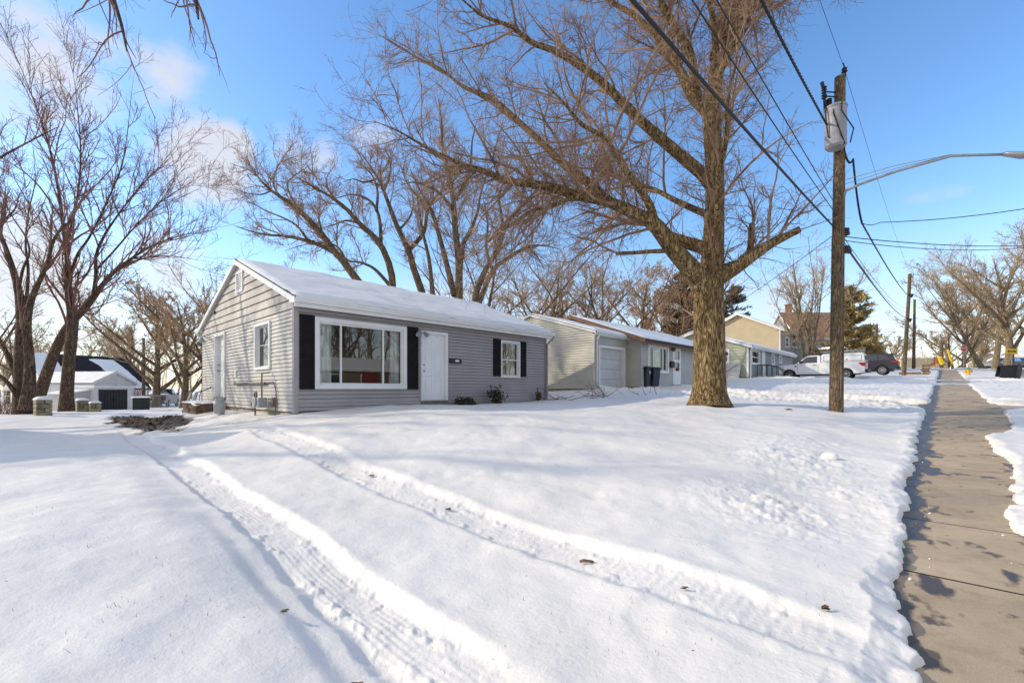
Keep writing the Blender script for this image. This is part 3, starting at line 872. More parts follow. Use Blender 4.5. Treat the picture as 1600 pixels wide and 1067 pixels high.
def fx(px, py): return on_x(HX, px, py)
pw = (fx(491.2, 550)[0], fx(634.8, 560)[0], fx(491.2, 607.6)[1], fx(491.2, 494.3)[1])
dr = (fx(657.3, 560)[0], fx(698.8, 560)[0], fx(657.3, 627)[1], fx(657.3, 515.8)[1])
sw = (fx(781.8, 560)[0], fx(811.8, 560)[0], fx(781.8, 589.8)[1], fx(781.8, 531.2)[1])
shutters = [(fx(467.6, 550)[0], pw[0] - .004, pw[2] - .01, pw[3] + .02), (pw[1] + .004, fx(652.6, 550)[0], pw[2] - .01, pw[3] + .02),
            (fx(770.2, 550)[0], sw[0] - .004, fx(775, 587.5)[1], fx(775, 529.5)[1]), (sw[1] + .004, fx(821.2, 550)[0], fx(817, 588.5)[1], fx(775, 529.5)[1])]
op = lambda o, e=.02: (o[0] + e, o[1] - e, o[2] + e, o[3] - e)
mb = MB()
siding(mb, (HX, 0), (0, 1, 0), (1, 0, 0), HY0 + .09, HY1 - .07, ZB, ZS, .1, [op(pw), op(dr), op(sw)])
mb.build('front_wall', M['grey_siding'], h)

def gx(px, py): return on_y(HY0, px, py)
gw = (gx(399.4, 540)[0], gx(423.9, 540)[0], gx(412, 577.5)[1], gx(412, 504)[1])
gd = (gx(336.8, 560)[0], gx(353.2, 560)[0], gx(345, 621.5)[1], gx(345, 520.5)[1])
gv = (gx(370.7, 440)[0], gx(381.0, 440)[0], gx(376, 457)[1], gx(376, 424)[1])
ZG = 3.42
rk = lambda off: (lambda z: XR + (ZR - off - z) / KR, lambda z: XR - (ZR - off - z) / KR)
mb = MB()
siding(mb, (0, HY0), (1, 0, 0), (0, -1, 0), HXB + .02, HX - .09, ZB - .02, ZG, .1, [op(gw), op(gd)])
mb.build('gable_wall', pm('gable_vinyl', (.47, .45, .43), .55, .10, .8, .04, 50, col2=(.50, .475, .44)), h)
mb = MB()
rR, rL = rk(.15)
siding(mb, (0, HY0), (1, 0, 0), (0, -1, 0), HXB, HX, ZG, ZR - .17, .225, [op(gv, .03)], left=lambda z: max(HXB + .02, rL(z)), right=lambda z: min(HX - .02, rR(z)), lip=.024, gap=.026)
mb.build('gable_boards', M['gable_siding'], h)
# far and back walls, corner posts, foundation
mb = MB()
siding(mb, (0, HY1), (1, 0, 0), (0, 1, 0), HXB, HX, ZB, ZR - .17, .1, left=lambda z: max(HXB, rL(z)), right=lambda z: min(HX - .02, rR(z)))
mb.build('far_gable_wall', M['grey_siding'], h)
mb = MB()
siding(mb, (HXB, 0), (0, 1, 0), (-1, 0, 0), HY0, HY1, ZB - .1, ZS, .1)
mb.build('rear_wall', M['grey_siding'], h)
for ca, cb in (((HX - .09, HY0 - .02, ZB - .03), (HX + .02, HY0 + .09, ZS - .02)), ((HX - .07, HY1 - .07, ZB - .03), (HX + .02, HY1 + .02, ZS - .02)), ((HXB - .02, HY0 - .02, ZB - .03), (HXB + .02, HY0 + .06, ZG - .05))):
    mb = MB(); mb.box(ca, cb); mb.build('corner_post', M['grey_siding'], h)
mb.build('corner_post', M['grey_siding'], h)
mb = MB(); mb.box((HXB + .03, HY0 + .035, .2), (HX - .035, HY1 - .035, ZB + .03))
mb.build('foundation', M['concrete'], h)
room(h, HXB + .2, HX - .9, HY0 + .75, HY1 - .2, ZB + .05, 3.4)
mb = MB()   # window well surrounds are dark; the ceiling and floor of the front room
mb.box((HXB + .2, HY0 + .15, ZB + .02), (HX - .12, HY1 - .15, ZB + .06)); mb.box((HXB + .2, HY0 + .15, 3.45), (HX - .12, HY1 - .15, 3.5))
for ya in (fx(655, 560)[0], fx(740, 560)[0], HY1 - .16): mb.box((HX - .89, ya - .02, ZB + .06), (HX - .12, ya + .02, 3.45))
mb.build('room_partition', M['interior'], h)

Mx = Matrix.Identity(4)
def bare_h(gx_, gy_):
    return .14 * sstep(.15, .6, fbm(gx_ / .5, gy_ / 2.2, 90, 3)) + .45 * sstep(XE - .22, XE - .04, gx_) * sstep(0, .4, fbm(gx_ / .3, gy_ / .5, 91, 2)) + .5 * sstep(XE - .12, XE, gx_)
roof_set(h, Mx, XE, XEB, HY0, HY1, ZR, KR, ovg=.11, bare=bare_h, rake=.145, snow_th=.085)
zf = ZR - KR * (XE - XR)
soffit(h, Mx, XE, HX, HY0 - .1, HY1 + .1, ZS - .02, M['white_trim'])
mb = MB(); mb.box((XE - .035, HY0 - .14, ZS - .05), (XE - .005, HY1 + .14, zf - .14)); mb.build('fascia', M['white_trim'], h)
mb = MB(); mb.box((HX - .02, HY0 - .118, ZS - .02), (XE - .005, HY0 - .095, zf - .0))
mb.build('eave_return', M['white_trim'], h)
# gable vent
mb = MB(); mb.X = FG
a, b, z0, z1 = gv
mb.box((a, -.04, z0), (a + .06, .05, z1)); mb.box((b - .06, -.04, z0), (b, .05, z1)); mb.box((a + .06, -.04, z0), (b - .06, .05, z0 + .07)); mb.box((a + .06, -.04, z1 - .07), (b - .06, .05, z1))
n = 9
for k in range(n):
    z = z0 + .08 + (z1 - z0 - .16) * (k + .5) / n; d = (z1 - z0 - .16) / n * .42
    mb.hexa([(a + .055, .02, z - d), (b - .055, .02, z - d), (b - .055, .045, z - d), (a + .055, .045, z - d)], [(a + .055, .0, z + d), (b - .055, .0, z + d), (b - .055, .02, z + d), (a + .055, .02, z + d)])
gvo = mb.build('gable_vent', M['white_trim'], h)
mb = MB(); mb.X = FG; mb.box((a + .05, -.06, z0 + .05), (b - .05, -.045, z1 - .05)); mb.build('vent_backing', M['dark_gap'], gvo)

# picture window with curtains
pa, pb, pz0, pz1 = pw
m1, m2 = fx(533.8, 550)[0], fx(599.8, 550)[0]
window(h, FF, pa, pb, pz0, pz1, fw=.11, vbars=(m1, m2), sash=.045, curtain=[(pa + .12, pa + .12 + (m1 - pa) * .55, pz0 + .05, pz1 - .05), (pb - .12 - (pb - m2) * .42, pb - .12, pz0 + .05, pz1 - .05)], name='picture_window')
sa, sb, sz0, sz1 = sw
window(h, FF, sa, sb, sz0, sz1, fw=.06, hbars=(.5 * (sz0 + sz1) - .02,), curtain=[(sa + .45 * (sb - sa), sb - .08, sz0, sz1), (sa + .07, sa + .2, sz0, sz1)], cur_m=M['lace'])
ga, gb, gz0, gz1 = gw
window(h, FG, ga, gb, gz0, gz1, fw=.075, hbars=(.5 * (gz0 + gz1) + .05,), curtain=[(ga + .08, gb - .08, gz0, gz1)], cur_m=M['lace'], rec=.10, proud=.05)
# shutters
for (a, b, z0, z1) in shutters:
    mb = MB(); mb.X = FF
    mb.box((a, .0, z0), (b, .03, z1))
    f = .055
    mb.box((a, .03, z0), (a + f, .042, z1)); mb.box((b - f, .03, z0), (b, .042, z1))
    zm = .5 * (z0 + z1)
    for zz in (z0, zm - f * .5, z1 - f): mb.box((a + f, .03, zz), (b - f, .041, zz + f))
    nl = int((z1 - z0) / .05)
    for k in range(nl):
        z = z0 + f + (z1 - z0 - 2 * f) * k / nl
        mb.face([(a + f, .031, z + .045), (b - f, .031, z + .045), (b - f, .039, z), (a + f, .039, z)])
    mb.build('shutter', M['shutter'], h)

def panel_door(p, X, u0, u1, v0, v1, jam=.09, six=True, knob='left', door_m=None, rec=.05):
    mb = MB(); mb.X = X
    mb.box((u0, -.12, v0), (u0 + jam * .7, .05, v1)); mb.box((u1 - jam, -.12, v0), (u1, .05, v1)); mb.box((u0 + jam * .7, -.12, v1 - jam), (u1 - jam, .048, v1))
    fr = mb.build('door_frame', M['white_trim'], p, bevel=.006, seg=1)
    a0, a1, b0, b1 = u0 + jam * .7, u1 - jam, v0 + .02, v1 - jam
    mb = MB(); mb.X = X
    yd = -rec
    W, H = a1 - a0, b1 - b0
    rows = [(0.10, .37), (.42, .78), (.83, .955)]
    cols = [(.14, .45), (.55, .86)]
    # leaf with recessed panels: full slab behind, raised rails in front
    mb.box((a0, yd - .04, b0), (a1, yd - .012, b1))
    us = [0, cols[0][0], cols[0][1], cols[1][0], cols[1][1], 1]
    for (q0, q1) in ((0, cols[0][0]), (cols[0][1], cols[1][0]), (cols[1][1], 1)):
        mb.box((a0 + W * q0, yd - .012, b0), (a0 + W * q1, yd, b1))
    vs = [0, rows[0][0], rows[0][1], rows[1][0], rows[1][1], rows[2][0], rows[2][1], 1]
    for (q0, q1) in ((0, vs[1]), (vs[2], vs[3]), (vs[4], vs[5]), (vs[6], 1)):
        for (c0, c1) in cols: mb.box((a0 + W * c0, yd - .012, b0 + H * q0), (a0 + W * c1, yd - .0005, b0 + H * q1))
    for (c0, c1) in cols:
        for (r0, r1) in rows: mb.box((a0 + W * c0 + .035, yd - .012, b0 + H * r0 + .035), (a0 + W * c1 - .035, yd - .003, b0 + H * r1 - .035))
    d = mb.build('door', door_m or M['door_white'], p, bevel=.004, seg=1)
    ku = a0 + .06 if knob == 'left' else a1 - .06
    for zz, r in ((b0 + H * .44, .03), (b0 + H * .535, .024)):
        mb = MB(); mb.X = X
        mb.tube([(ku, yd, zz), (ku, yd + .02, zz), (ku, yd + .035, zz), (ku, yd + .065, zz), (ku, yd + .075, zz)], [r, r, r * .45, r, r * .6], 12)
        mb.build('handle' if r > .025 else 'lock', M['metal_grey'], d)
    mb = MB(); mb.X = X; mb.box((u0, -.10, v0 - .045), (u1, .06, v0 + .018)); mb.build('threshold', M['pipe'], p)
    return d
panel_door(h, FF, *dr, knob='left')
panel_door(h, FG, *gd, knob='left', rec=.10)
# mailbox by the front door
a, b = fx(701.6, 560)[0], fx(718.8, 560)[0]; z0, z1 = fx(701.6, 567.3)[1], fx(701.6, 559.3)[1]
mb = MB(); mb.X = FF
mb.hexa([(a, .015, z0), (b, .015, z0), (b, .10, z0), (a, .10, z0)], [(a, .015, z1), (b, .015, z1), (b, .085, z1 - .03), (a, .085, z1 - .03)])
mbx = mb.build('mailbox', M['black_iron'], h, bevel=.012)
mb = MB(); mb.X = FF
mb.box((a + .40 * (b - a), .088, z0 + .045), (a + .72 * (b - a), .104, z1 - .055)); mb.build('number_plate', M['white_trim'], mbx)
# twin spot lamp beside the door
u, z = fx(655.5, 520)[0], fx(655.5, 522)[1]
mb = MB(); mb.X = FF; mb.lathe([(.055, .0), (.055, .02), (.03, .03)], 14, 'y', (u, .02, z))
lp = mb.build('wall_lamp', M['galv'], h)
for du in (-.13, .12):
    mb = MB(); mb.X = FF
    mb.tube([(u, .04, z), (u + du * .5, .09, z + .05), (u + du, .10, z + .03)], .012, 8)
    mb.tube([(u + du * .8, .09, z + .06), (u + du * 1.0, .12, z + .02), (u + du * 1.35, .19, z - .05)], [.03, .05, .075], 14)
    mb.build('lamp_head', M['galv'], lp, smooth=False)
# gooseneck lamp by the side door
u, z = gx(331, 530)[0], gx(331, 530)[1]
mb = MB(); mb.X = FG
mb.tube([(u + .15, .02, z - .06), (u + .15, .16, z + .02), (u + .05, .26, z + .08), (u - .05, .30, z + .02)], .014, 8)
mb.lathe([(.04, .0), (.06, -.05), (.12, -.12), (.15, -.16), (.14, -.16)], 16, 'z', (u - .05, .30, z + .04))
mb.build('wall_lamp', M['metal_grey'], h)
# downspout on the far corner
yc = HY1 + .02
downspout(h, [(XE + .02, HY1 + .10, zf - .12), (XE - .02, HY1 + .10, zf - .22), (HX + .07, HY1 + .0, zf - .42), (HX + .06, HY1 - .02, 1.05)], M['metal_grey'])
# gas meter, pipes, conduit, hose bib on the gable wall
mxa, mza = gx(413, 623); mxb, mzb = gx(428, 637)
mb = MB(); mb.X = FG
xa, xb2 = gx(415, 630)[0], gx(426, 630)[0]; za, zb2 = gx(420, 636)[1], gx(420, 621)[1]
mb.box((xa, .13, za), (xb2, .34, zb2))
mb.lathe([(.0, .34), (.13, .34), (.13, .36), (.11, .375)], 18, 'y', (.5 * (xa + xb2), 0, .5 * (za + zb2) + .02))
gm_ = mb.build('gas_meter', M['metal_grey'], h, bevel=.03)
mb = MB(); mb.X = FG
um = .5 * (xa + xb2)
mb.tube([(xa + .06, .24, zb2 - .02), (xa + .06, .24, zb2 + .13), (xa - .04, .24, zb2 + .15), (xa - .10, .24, zb2 + .10), (xa - .10, .22, za - .32)], .022, 8)
mb.build('meter_pipe', M['pipe'], gm_)
mb = MB(); mb.X = FG
mb.tube([(xb2 - .06, .24, zb2 - .02), (xb2 - .06, .24, zb2 + .62), (xb2 - .06, .05, zb2 + .66)], .02, 8)
mb.build('meter_pipe', M['pipe'], gm_)
mb = MB(); mb.X = FG
mb.lathe([(.05, -.03), (.085, -.02), (.085, .02), (.05, .03)], 14, 'x', (xa - .12, .25, zb2 - .18)); mb.tube([(xa - .32, .25, zb2 - .18), (xa - .08, .25, zb2 - .18)], .03, 8)
mb.build('regulator', M['pipe'], gm_)
pu0, pz = gx(369.5, 600); pu1, _ = gx(420, 598)
mb = MB(); mb.X = FG
mb.tube([(pu0, .05, pz), (pu1 - .1, .06, pz + .0)], .036, 10); mb.tube([(pu0 - .03, .03, pz + .05), (pu0, .06, pz + .0), (pu0 + .06, .06, pz - .02)], .03, 8)
mb.build('vent_pipe', M['pipe'], h)
mb = MB(); mb.X = FG
cu, cz = gx(429, 597)
mb.tube([(pu1 - .1, .05, cz), (cu + .05, .05, cz), (cu + .22, .04, cz - .22), (cu + .24, .04, cz - .55), (cu + .14, .05, cz - .85), (cu + .02, .06, cz - 1.2)], .014, 6)
mb.box((cu + .02, .03, za + .02), (cu + .14, .10, za + .26))
mb.build('conduit', M['pipe'], h)
u, z = gx(370, 584)
mb = MB(); mb.X = FG; mb.box((u - .05, .0, z - .10), (u + .05, .05, z + .12)); mb.build('outlet_cover', M['white_trim'], h, bevel=.01)
u, z = gx(336.5, 488)
mb = MB(); mb.X = FG; mb.box((u - .12, .0, z - .04), (u + .1, .07, z + .03)); mb.build('cable_box', M['black_iron'], h)

# step at the side door
d0 = gx(345, 620)
st = thing('side_step', 'low timber step with snow on top outside the side door', 'step', (gd[0], HY0 - .9, gz(gd[0], HY0 - 1.3)))
sx0, sx1 = on_y(HY0 - .8, 286, 630)[0], on_y(HY0 - .06, 350, 630)[0]
zt = gd[2] - .16
mb = MB(); mb.box((sx0, HY0 - .80, .3), (sx1, HY0 - .06, zt))
for k in range(3): mb.box((sx0 - .02, HY0 - .83, zt - .06 - k * .19 - .11), (sx1 + .02, HY0 - .80, zt - .06 - k * .19))
mb.build('step_body', M['brick_step'], st)
gxs, gys = np.meshgrid(np.linspace(sx0 - .03, sx1 + .03, 50), np.linspace(HY0 - .85, HY0 - .06, 40), indexing='ij')
e = np.minimum(np.minimum(gxs - sx0 + .03, sx1 + .03 - gxs), gys - HY0 + .85)
zz = zt + .004 + .06 * np.sqrt(np.clip(e / .15, 0, 1)) * (1 + .5 * fbm(gxs / .4, gys / .4, 5, 3)) - .07 * sstep(.0, .5, fbm(gxs / .5, gys / .5, 6, 2)) * sstep(gd[0] - .5, gd[0] + .2, gxs)
V = np.stack([gxs, gys, zz], -1).reshape(-1, 3) - np.array(st.location)
i = np.arange(49)[:, None] * 40; j = np.arange(39)[None, :]
link('snow_cover', mesh_np('snow_cover', V, np.stack([i + j, i + 40 + j, i + 41 + j, i + j + 1], -1).reshape(-1, 4), True), M['snow'], st)
# shovels leaning by the side door
def shovel(name, label, ubot, utop, ztop, n0, nt):
    zb = zt + .02
    o = thing(name, label, 'shovel', (ubot, HY0 - n0, zb), group='shovels leaning by the side door')
    mb = MB(); mb.X = FG
    mb.tube([(ubot, n0, zb + .3), (utop, nt, ztop)], .018, 8); mb.tube([(utop - .07, nt, ztop + .03), (utop + .07, nt, ztop + .03)], .016, 8)
    mb.build('handle', M['black_iron'], o)
    mb = MB(); mb.X = FG
    mb.hexa([(ubot - .2, n0 + .06, zb), (ubot + .2, n0 + .06, zb), (ubot + .2, n0 + .08, zb), (ubot - .2, n0 + .08, zb)], [(ubot - .17, n0 - .03, zb + .33), (ubot + .17, n0 - .03, zb + .33), (ubot + .17, n0 - .01, zb + .33), (ubot - .17, n0 - .01, zb + .33)])
    mb.build('blade', M['black_plastic'], o)
u1, z1 = gx(320.5, 586); shovel('snow_shovel', 'upright black shovel standing left of the side door', u1 + .02, u1, z1, .45, .12)
u2, z2 = gx(332.5, 606); shovel('snow_shovel', 'shorter black shovel tilted against the side door frame', gx(327.5, 624)[0], u2, z2, .40, .06)
# propane tank
pt = at(352.5, 640, 13.4); pz = gz(pt.x, HY0 - .55)
tk = thing('propane_tank', 'grey white propane cylinder standing in snow beside the side step', 'gas tank', (pt.x, HY0 - .55, pz))
R = .15
mb = MB(); mb.lathe([(.0, .02), (.12, .03), (R, .10), (R, .30), (.15, .38), (.06, .42), (.0, .42)], 24, 'z', tk.location); mb.build('tank', M['tank_white'], tk, smooth=True)
mb = MB(); mb.lathe([(.11, .36), (.115, .50), (.105, .50), (.10, .37)], 20, 'z', tk.location); mb.build('collar', M['tank_white'], tk)
mb = MB(); mb.lathe([(.02, .41), (.02, .46), (.035, .465), (.035, .49), (.0, .49)], 10, 'z', tk.location); mb.build('valve', M['chrome'], tk)

# front step
zz = dr[2]
fs = thing('front_step', 'low dark concrete step half buried in snow below the front door', 'step', (HX + .5, dr[0], zz - .3))
mb = MB(); mb.box((HX + .03, dr[0] - .5, .5), (HX + 1.0, dr[1] + .10, zz - .20)); mb.build('step_slab', M['shingle'], fs, bevel=.02)
# ------------------------------------------------------------------ neighbour: cream house with attached garage
GX = -11.4
n2 = thing('cream_house', 'cream sided house with attached single garage and brown trimmed roof, right of the grey house', 'house', (GX, 17.3, 1.4))
GY0, GZT = on_x(GX, 928.5, 521.5)
GY1 = on_x(GX, 1001, 560)[0]
GB = 1.52
F2 = frame((GX, 0, 0), (0, 1, 0), (1, 0, 0))
def g2(px, py): return on_x(GX, px, py)
gdo = (g2(935, 570)[0], g2(976, 570)[0], GB - .02, g2(950, 541)[1])
GXB = GX - 7.6; GXR = .5 * (GX + GXB); GK = .30; GZR = GZT + .14 + GK * (GX + .1 - GXR)
mb = MB()
siding(mb, (GX, 0), (0, 1, 0), (1, 0, 0), GY0 + .08, GY1, GB, GZT, .115, [(gdo[0] + .02, gdo[1] - .02, gdo[2] - .2, gdo[3] - .02)])
mb.build('front_wall', M['beige_siding'], n2)
mb = MB()
siding(mb, (0, GY0), (1, 0, 0), (0, -1, 0), GXB, GX, GB + .0, GZR - .12, .115, left=lambda z: max(GXB, GXR - (GZR - .13 - z) / GK), right=lambda z: min(GX - .08, GXR + (GZR - .13 - z) / GK))
mb.build('side_wall', M['cream_siding'], n2)
mb = MB(); mb.box((GX - .08, GY0 - .02, GB), (GX + .02, GY0 + .08, GZT)); mb.build('corner_post', M['cream_siding'], n2)
mb = MB(); mb.box((GXB + .03, GY0 + .03, .4), (GX - .03, GY1, GB + .02)); mb.build('foundation', M['concrete'], n2)
mb = MB(); mb.box((GXB, GY0 + .1, GB), (GX - .5, GY1, GZT)); mb.build('room', M['interior'], n2)
roof_set(n2, Mx, GX + .14, GXB - .1, GY0, GY1 - .12, GZR, GK, ovg=.10, th=.10, m_trim=M['white_trim'], seed=3, rake=.09)
# overhead door
mb = MB(); mb.X = F2
a, b, z0, z1 = gdo
mb.box((a, -.2, z0), (a + .10, .04, z1)); mb.box((b - .10, -.2, z0), (b, .04, z1)); mb.box((a + .10, -.2, z1 - .10), (b - .10, .038, z1))
mb.build('door_frame', M['white_trim'], n2)
mb = MB(); mb.X = F2
nsec = 4
for k in range(nsec):
    h0, h1 = z0 + (z1 - .1 - z0) * k / nsec, z0 + (z1 - .1 - z0) * (k + 1) / nsec
    mb.box((a + .10, -.19, h0 + .006), (b - .10, -.15, h1 - .006))
    for q in range(4):
        u0, u1 = a + .16 + (b - a - .32) * q / 4, a + .16 + (b - a - .32) * (q + 1) / 4 - .06
        mb.box((u0, -.151, h0 + .10), (u1, -.144, h1 - .10))
mb.build('garage_door', M['garage_door'], n2)
mb = MB(); mb.X = F2; mb.box((a + .1, -.22, z0), (b - .1, -.2, z1)); mb.build('door_backing', M['dark_gap'], n2)
zf2 = GZR - GK * (GX + .14 - GXR)
downspout(n2, [(GX + .22, GY0 + .06, zf2 - .10), (GX + .20, GY0 + .06, zf2 - .26), (GX + .07, GY0 + .14, zf2 - .42), (GX + .06, GY0 + .14, GB + .2), (GX + .12, GY0 + .2, GB + .12), (GX + .45, GY0 + 1.75, GB - .02)], w=.045)
# main part, set forward
MX2 = GX + .75
MY0 = on_x(MX2, 1002, 560)[0]; MY1 = MY0 + 10.5
def m2_(px, py): return on_x(MX2, px, py)
MZT = m2_(1010, 532)[1] - .02; MBZ = 1.60
MXB = MX2 - 8.0; MXR = .5 * (MX2 + MXB); MK = .36; MZR = MZT + .16 + MK * (MX2 - MXR)
F2b = frame((MX2, 0, 0), (0, 1, 0), (1, 0, 0))
wn = (m2_(1012, 540)[0], m2_(1044, 540)[0], m2_(1028, 583)[1], m2_(1028, 539.5)[1])
dn = (m2_(1051, 540)[0], m2_(1063, 540)[0], m2_(1057, 601)[1], m2_(1057, 543)[1])
mb = MB()
siding(mb, (MX2, 0), (0, 1, 0), (1, 0, 0), MY0 + .06, MY1, MBZ, MZT, .115, [op(wn), op(dn)])
mb.build('front_wall', M['beige_siding'], n2)
mb = MB()
siding(mb, (0, MY0), (1, 0, 0), (0, -1, 0), MXB, MX2, MBZ, MZR - .15, .115, left=lambda z: max(MXB, MXR - (MZR - .16 - z) / MK), right=lambda z: min(MX2 - .06, MXR + (MZR - .16 - z) / MK))
mb.build('side_wall', M['cream_siding'], n2)
mb = MB()
siding(mb, (0, MY1), (1, 0, 0), (0, 1, 0), MXB, MX2, MBZ, MZR - .15, .115, left=lambda z: max(MXB, MXR - (MZR - .16 - z) / MK), right=lambda z: min(MX2 - .06, MXR + (MZR - .16 - z) / MK))
mb.build('side_wall', M['cream_siding'], n2)
mb = MB(); mb.box((MX2 - .06, MY0 - .02, MBZ), (MX2 + .02, MY0 + .06, MZT)); mb.build('corner_post', M['beige_siding'], n2)
mb = MB(); mb.box((MXB + .03, MY0 + .03, .8), (MX2 - .03, MY1 - .03, MBZ + .03)); mb.build('foundation', M['concrete'], n2)
mb = MB(); mb.box((MXB + .1, MY0 + .1, MBZ + .04), (MX2 - .9, MY1 - .1, MZT)); mb.build('room', M['interior'], n2)
roof_set(n2, Mx, MX2 + .42, MXB - .3, MY0, MY1, MZR, MK, ovg=.42, th=.13, m_trim=M['brown_trim'], seed=5, rake=.17, gutter=False)
soffit(n2, Mx, MX2 + .42, MX2, MY0, MY1, MZT - .02, M['brown_trim'])
um = .5 * (wn[0] + wn[1])
window(n2, F2b, *wn, fw=.12, vbars=(wn[0] + .28 * (wn[1] - wn[0]), wn[0] + .74 * (wn[1] - wn[0])), sash=.05, name='picture_window', curtain=[(wn[0] + .3 * (wn[1] - wn[0]), wn[0] + .72 * (wn[1] - wn[0]), wn[2], wn[3])], cur_m=M['lace'])
mb = MB(); mb.X = F2b
a, b, z0, z1 = dn
mb.box((a, -.05, z0), (a + .16, .03, z1)); mb.box((b - .16, -.05, z0), (b, .03, z1)); mb.box((a + .16, -.05, z0), (b - .16, .028, z0 + .75)); mb.box((a + .16, -.05, z1 - .2), (b - .16, .028, z1)); mb.box((a + .16, -.05, z0 + 1.22), (b - .16, .026, z0 + 1.36))
sd = mb.build('storm_door', M['white_trim'], n2)
for (q0, q1) in ((z0 + .75, z0 + 1.22), (z0 + 1.36, z1 - .2)):
    mb = MB(); mb.X = F2b; mb.face([(a + .16, -.01, q0), (b - .16, -.01, q0), (b - .16, -.01, q1), (a + .16, -.01, q1)]); mb.build('pane', M['glass'], sd)
mb = MB(); mb.X = F2b; mb.box((a + .16, -.3, z0), (b - .16, -.28, z1)); mb.build('inner_door', M['pipe'], n2)
u, z = m2_(1048, 569.5)
mb = MB(); mb.X = F2b; mb.box((u - .2, .02, z - .17), (u + .2, .16, z + .17)); mb.build('mailbox', M['black_iron'], n2, bevel=.03)
u, z = m2_(1049.5, 545)
mb = MB(); mb.X = F2b; mb.lathe([(.04, .12), (.09, .06), (.10, -.1), (.05, -.14)], 10, 'z', (u, .12, z)); mb.build('wall_lamp', M['pipe'], n2)
cs = thing('porch_step', 'concrete stoop with heaped snow before the cream house storm door', 'step', (MX2 + .8, .5 * (dn[0] + dn[1]), MBZ - .2))
mb = MB(); mb.box((MX2 + .03, dn[0] - 1.2, 1.0), (MX2 + 1.3, dn[1] + 1.2, dn[2] - .22)); mb.build('step_slab', M['driveway'], cs, bevel=.02)
gxs, gys = np.meshgrid(np.linspace(MX2 + .03, MX2 + 1.25, 24), np.linspace(dn[0] - .8, dn[1] + 1.1, 50), indexing='ij')
e = np.minimum(np.minimum(gxs - MX2 - .03, MX2 + 1.25 - gxs), np.minimum(gys - dn[0] + .8, dn[1] + 1.1 - gys))
zz = dn[2] - .22 + .005 + .16 * np.sqrt(np.clip(e / .5, 0, 1)) * (1 + .6 * fbm(gxs / .3, gys / .3, 15, 3))
V = np.stack([gxs, gys, zz], -1).reshape(-1, 3) - np.array(cs.location)
i = np.arange(23)[:, None] * 50; j = np.arange(49)[None, :]
link('snow_cover', mesh_np('snow_cover', V, np.stack([i + j, i + 50 + j, i + 51 + j, i + j + 1], -1).reshape(-1, 4), True), M['snow'], cs)

# wheeled bins
def bin_cart(label, loc, rz, m, h=1.05, w=.58, d=.66, open_lid=False, cat='trash bin', group=None):
    o = thing('trash_bin', label, cat, loc, rz, group)
    mb = MB(); b = .78
    mb.hexa([(-w / 2 * b, -d / 2 * b, .06), (w / 2 * b, -d / 2 * b, .06), (w / 2 * b, d / 2 * b, .06), (-w / 2 * b, d / 2 * b, .06)], [(-w / 2, -d / 2, h - .08), (w / 2, -d / 2, h - .08), (w / 2, d / 2, h - .08), (-w / 2, d / 2, h - .08)])
    mb.build('body', m, o, bevel=.03, world=False)
    mb = MB(); mb.box((-w / 2 - .03, -d / 2 - .03, h - .10), (w / 2 + .03, d / 2 + .03, h - .06)); mb.build('rim', m, o, bevel=.01, world=False)
    mb = MB()
    if open_lid:
        mb.hexa([(-w / 2 - .02, d / 2 + .05, h - .12), (w / 2 + .02, d / 2 + .05, h - .12), (w / 2 + .02, d / 2 + .10, h - .12), (-w / 2 - .02, d / 2 + .10, h - .12)][::1], [(-w / 2, d / 2 + .16, h - .8), (w / 2, d / 2 + .16, h - .8), (w / 2, d / 2 + .22, h - .8), (-w / 2, d / 2 + .22, h - .8)])
    else:
        mb.hexa([(-w / 2 - .02, -d / 2 - .05, h - .055), (w / 2 + .02, -d / 2 - .05, h - .055), (w / 2 + .02, d / 2 + .02, h - .055), (-w / 2 - .02, d / 2 + .02, h - .055)], [(-w / 2 + .05, -d / 2 + .05, h + .02), (w / 2 - .05, -d / 2 + .05, h + .02), (w / 2 - .05, d / 2 - .04, h + .03), (-w / 2 + .05, d / 2 - .04, h + .03)])
    mb.build('lid', m, o, bevel=.015, world=False)
    for sx_ in (-1, 1):
        mb = MB(); mb.lathe([(.05, -.03), (.12, -.025), (.12, .025), (.05, .03)], 16, 'x', (sx_ * (w / 2 * b + .03), d / 2 * b, .12)); mb.build('wheel', M['black_plastic'], o, world=False)
    mb = MB(); mb.tube([(-w / 2 + .06, d / 2 + .02, h - .1), (-w / 2 + .06, d / 2 + .10, h - .07), (w / 2 - .06, d / 2 + .10, h - .07), (w / 2 - .06, d / 2 + .02, h - .1)], .016, 6); mb.build('handle', m, o, world=False)
    return o
bp_ = at(1004, 604, 22.6); bz = T1(bp_.x, bp_.y) - .06
b1 = bin_cart('black wheeled bin standing against the cream house, left of the blue one', (bp_.x, bp_.y, bz), math.radians(95), M['black_plastic'], 1.12, .66, .72)
mb = MB(); mb.box((-.12, -.385, .78), (.10, -.372, .92)); mb.build('sticker', M['metal_grey'], b1, world=False)
bp_ = at(1018, 604, 23.0); bin_cart('dark blue wheeled bin standing beside the black one before the cream house', (bp_.x, bp_.y, T1(bp_.x, bp_.y) - .06), math.radians(80), M['blue_plastic'], 1.10, .60, .68)
bp_ = on_x(3.25, 1580, 592); bz = T1(3.25, bp_[0]) - .06
bin_cart('black wheeled bin with its lid hanging open on the snow by the road', (3.25, bp_[0], bz), math.radians(70), M['black_plastic'], 1.0, .95, .85, True)

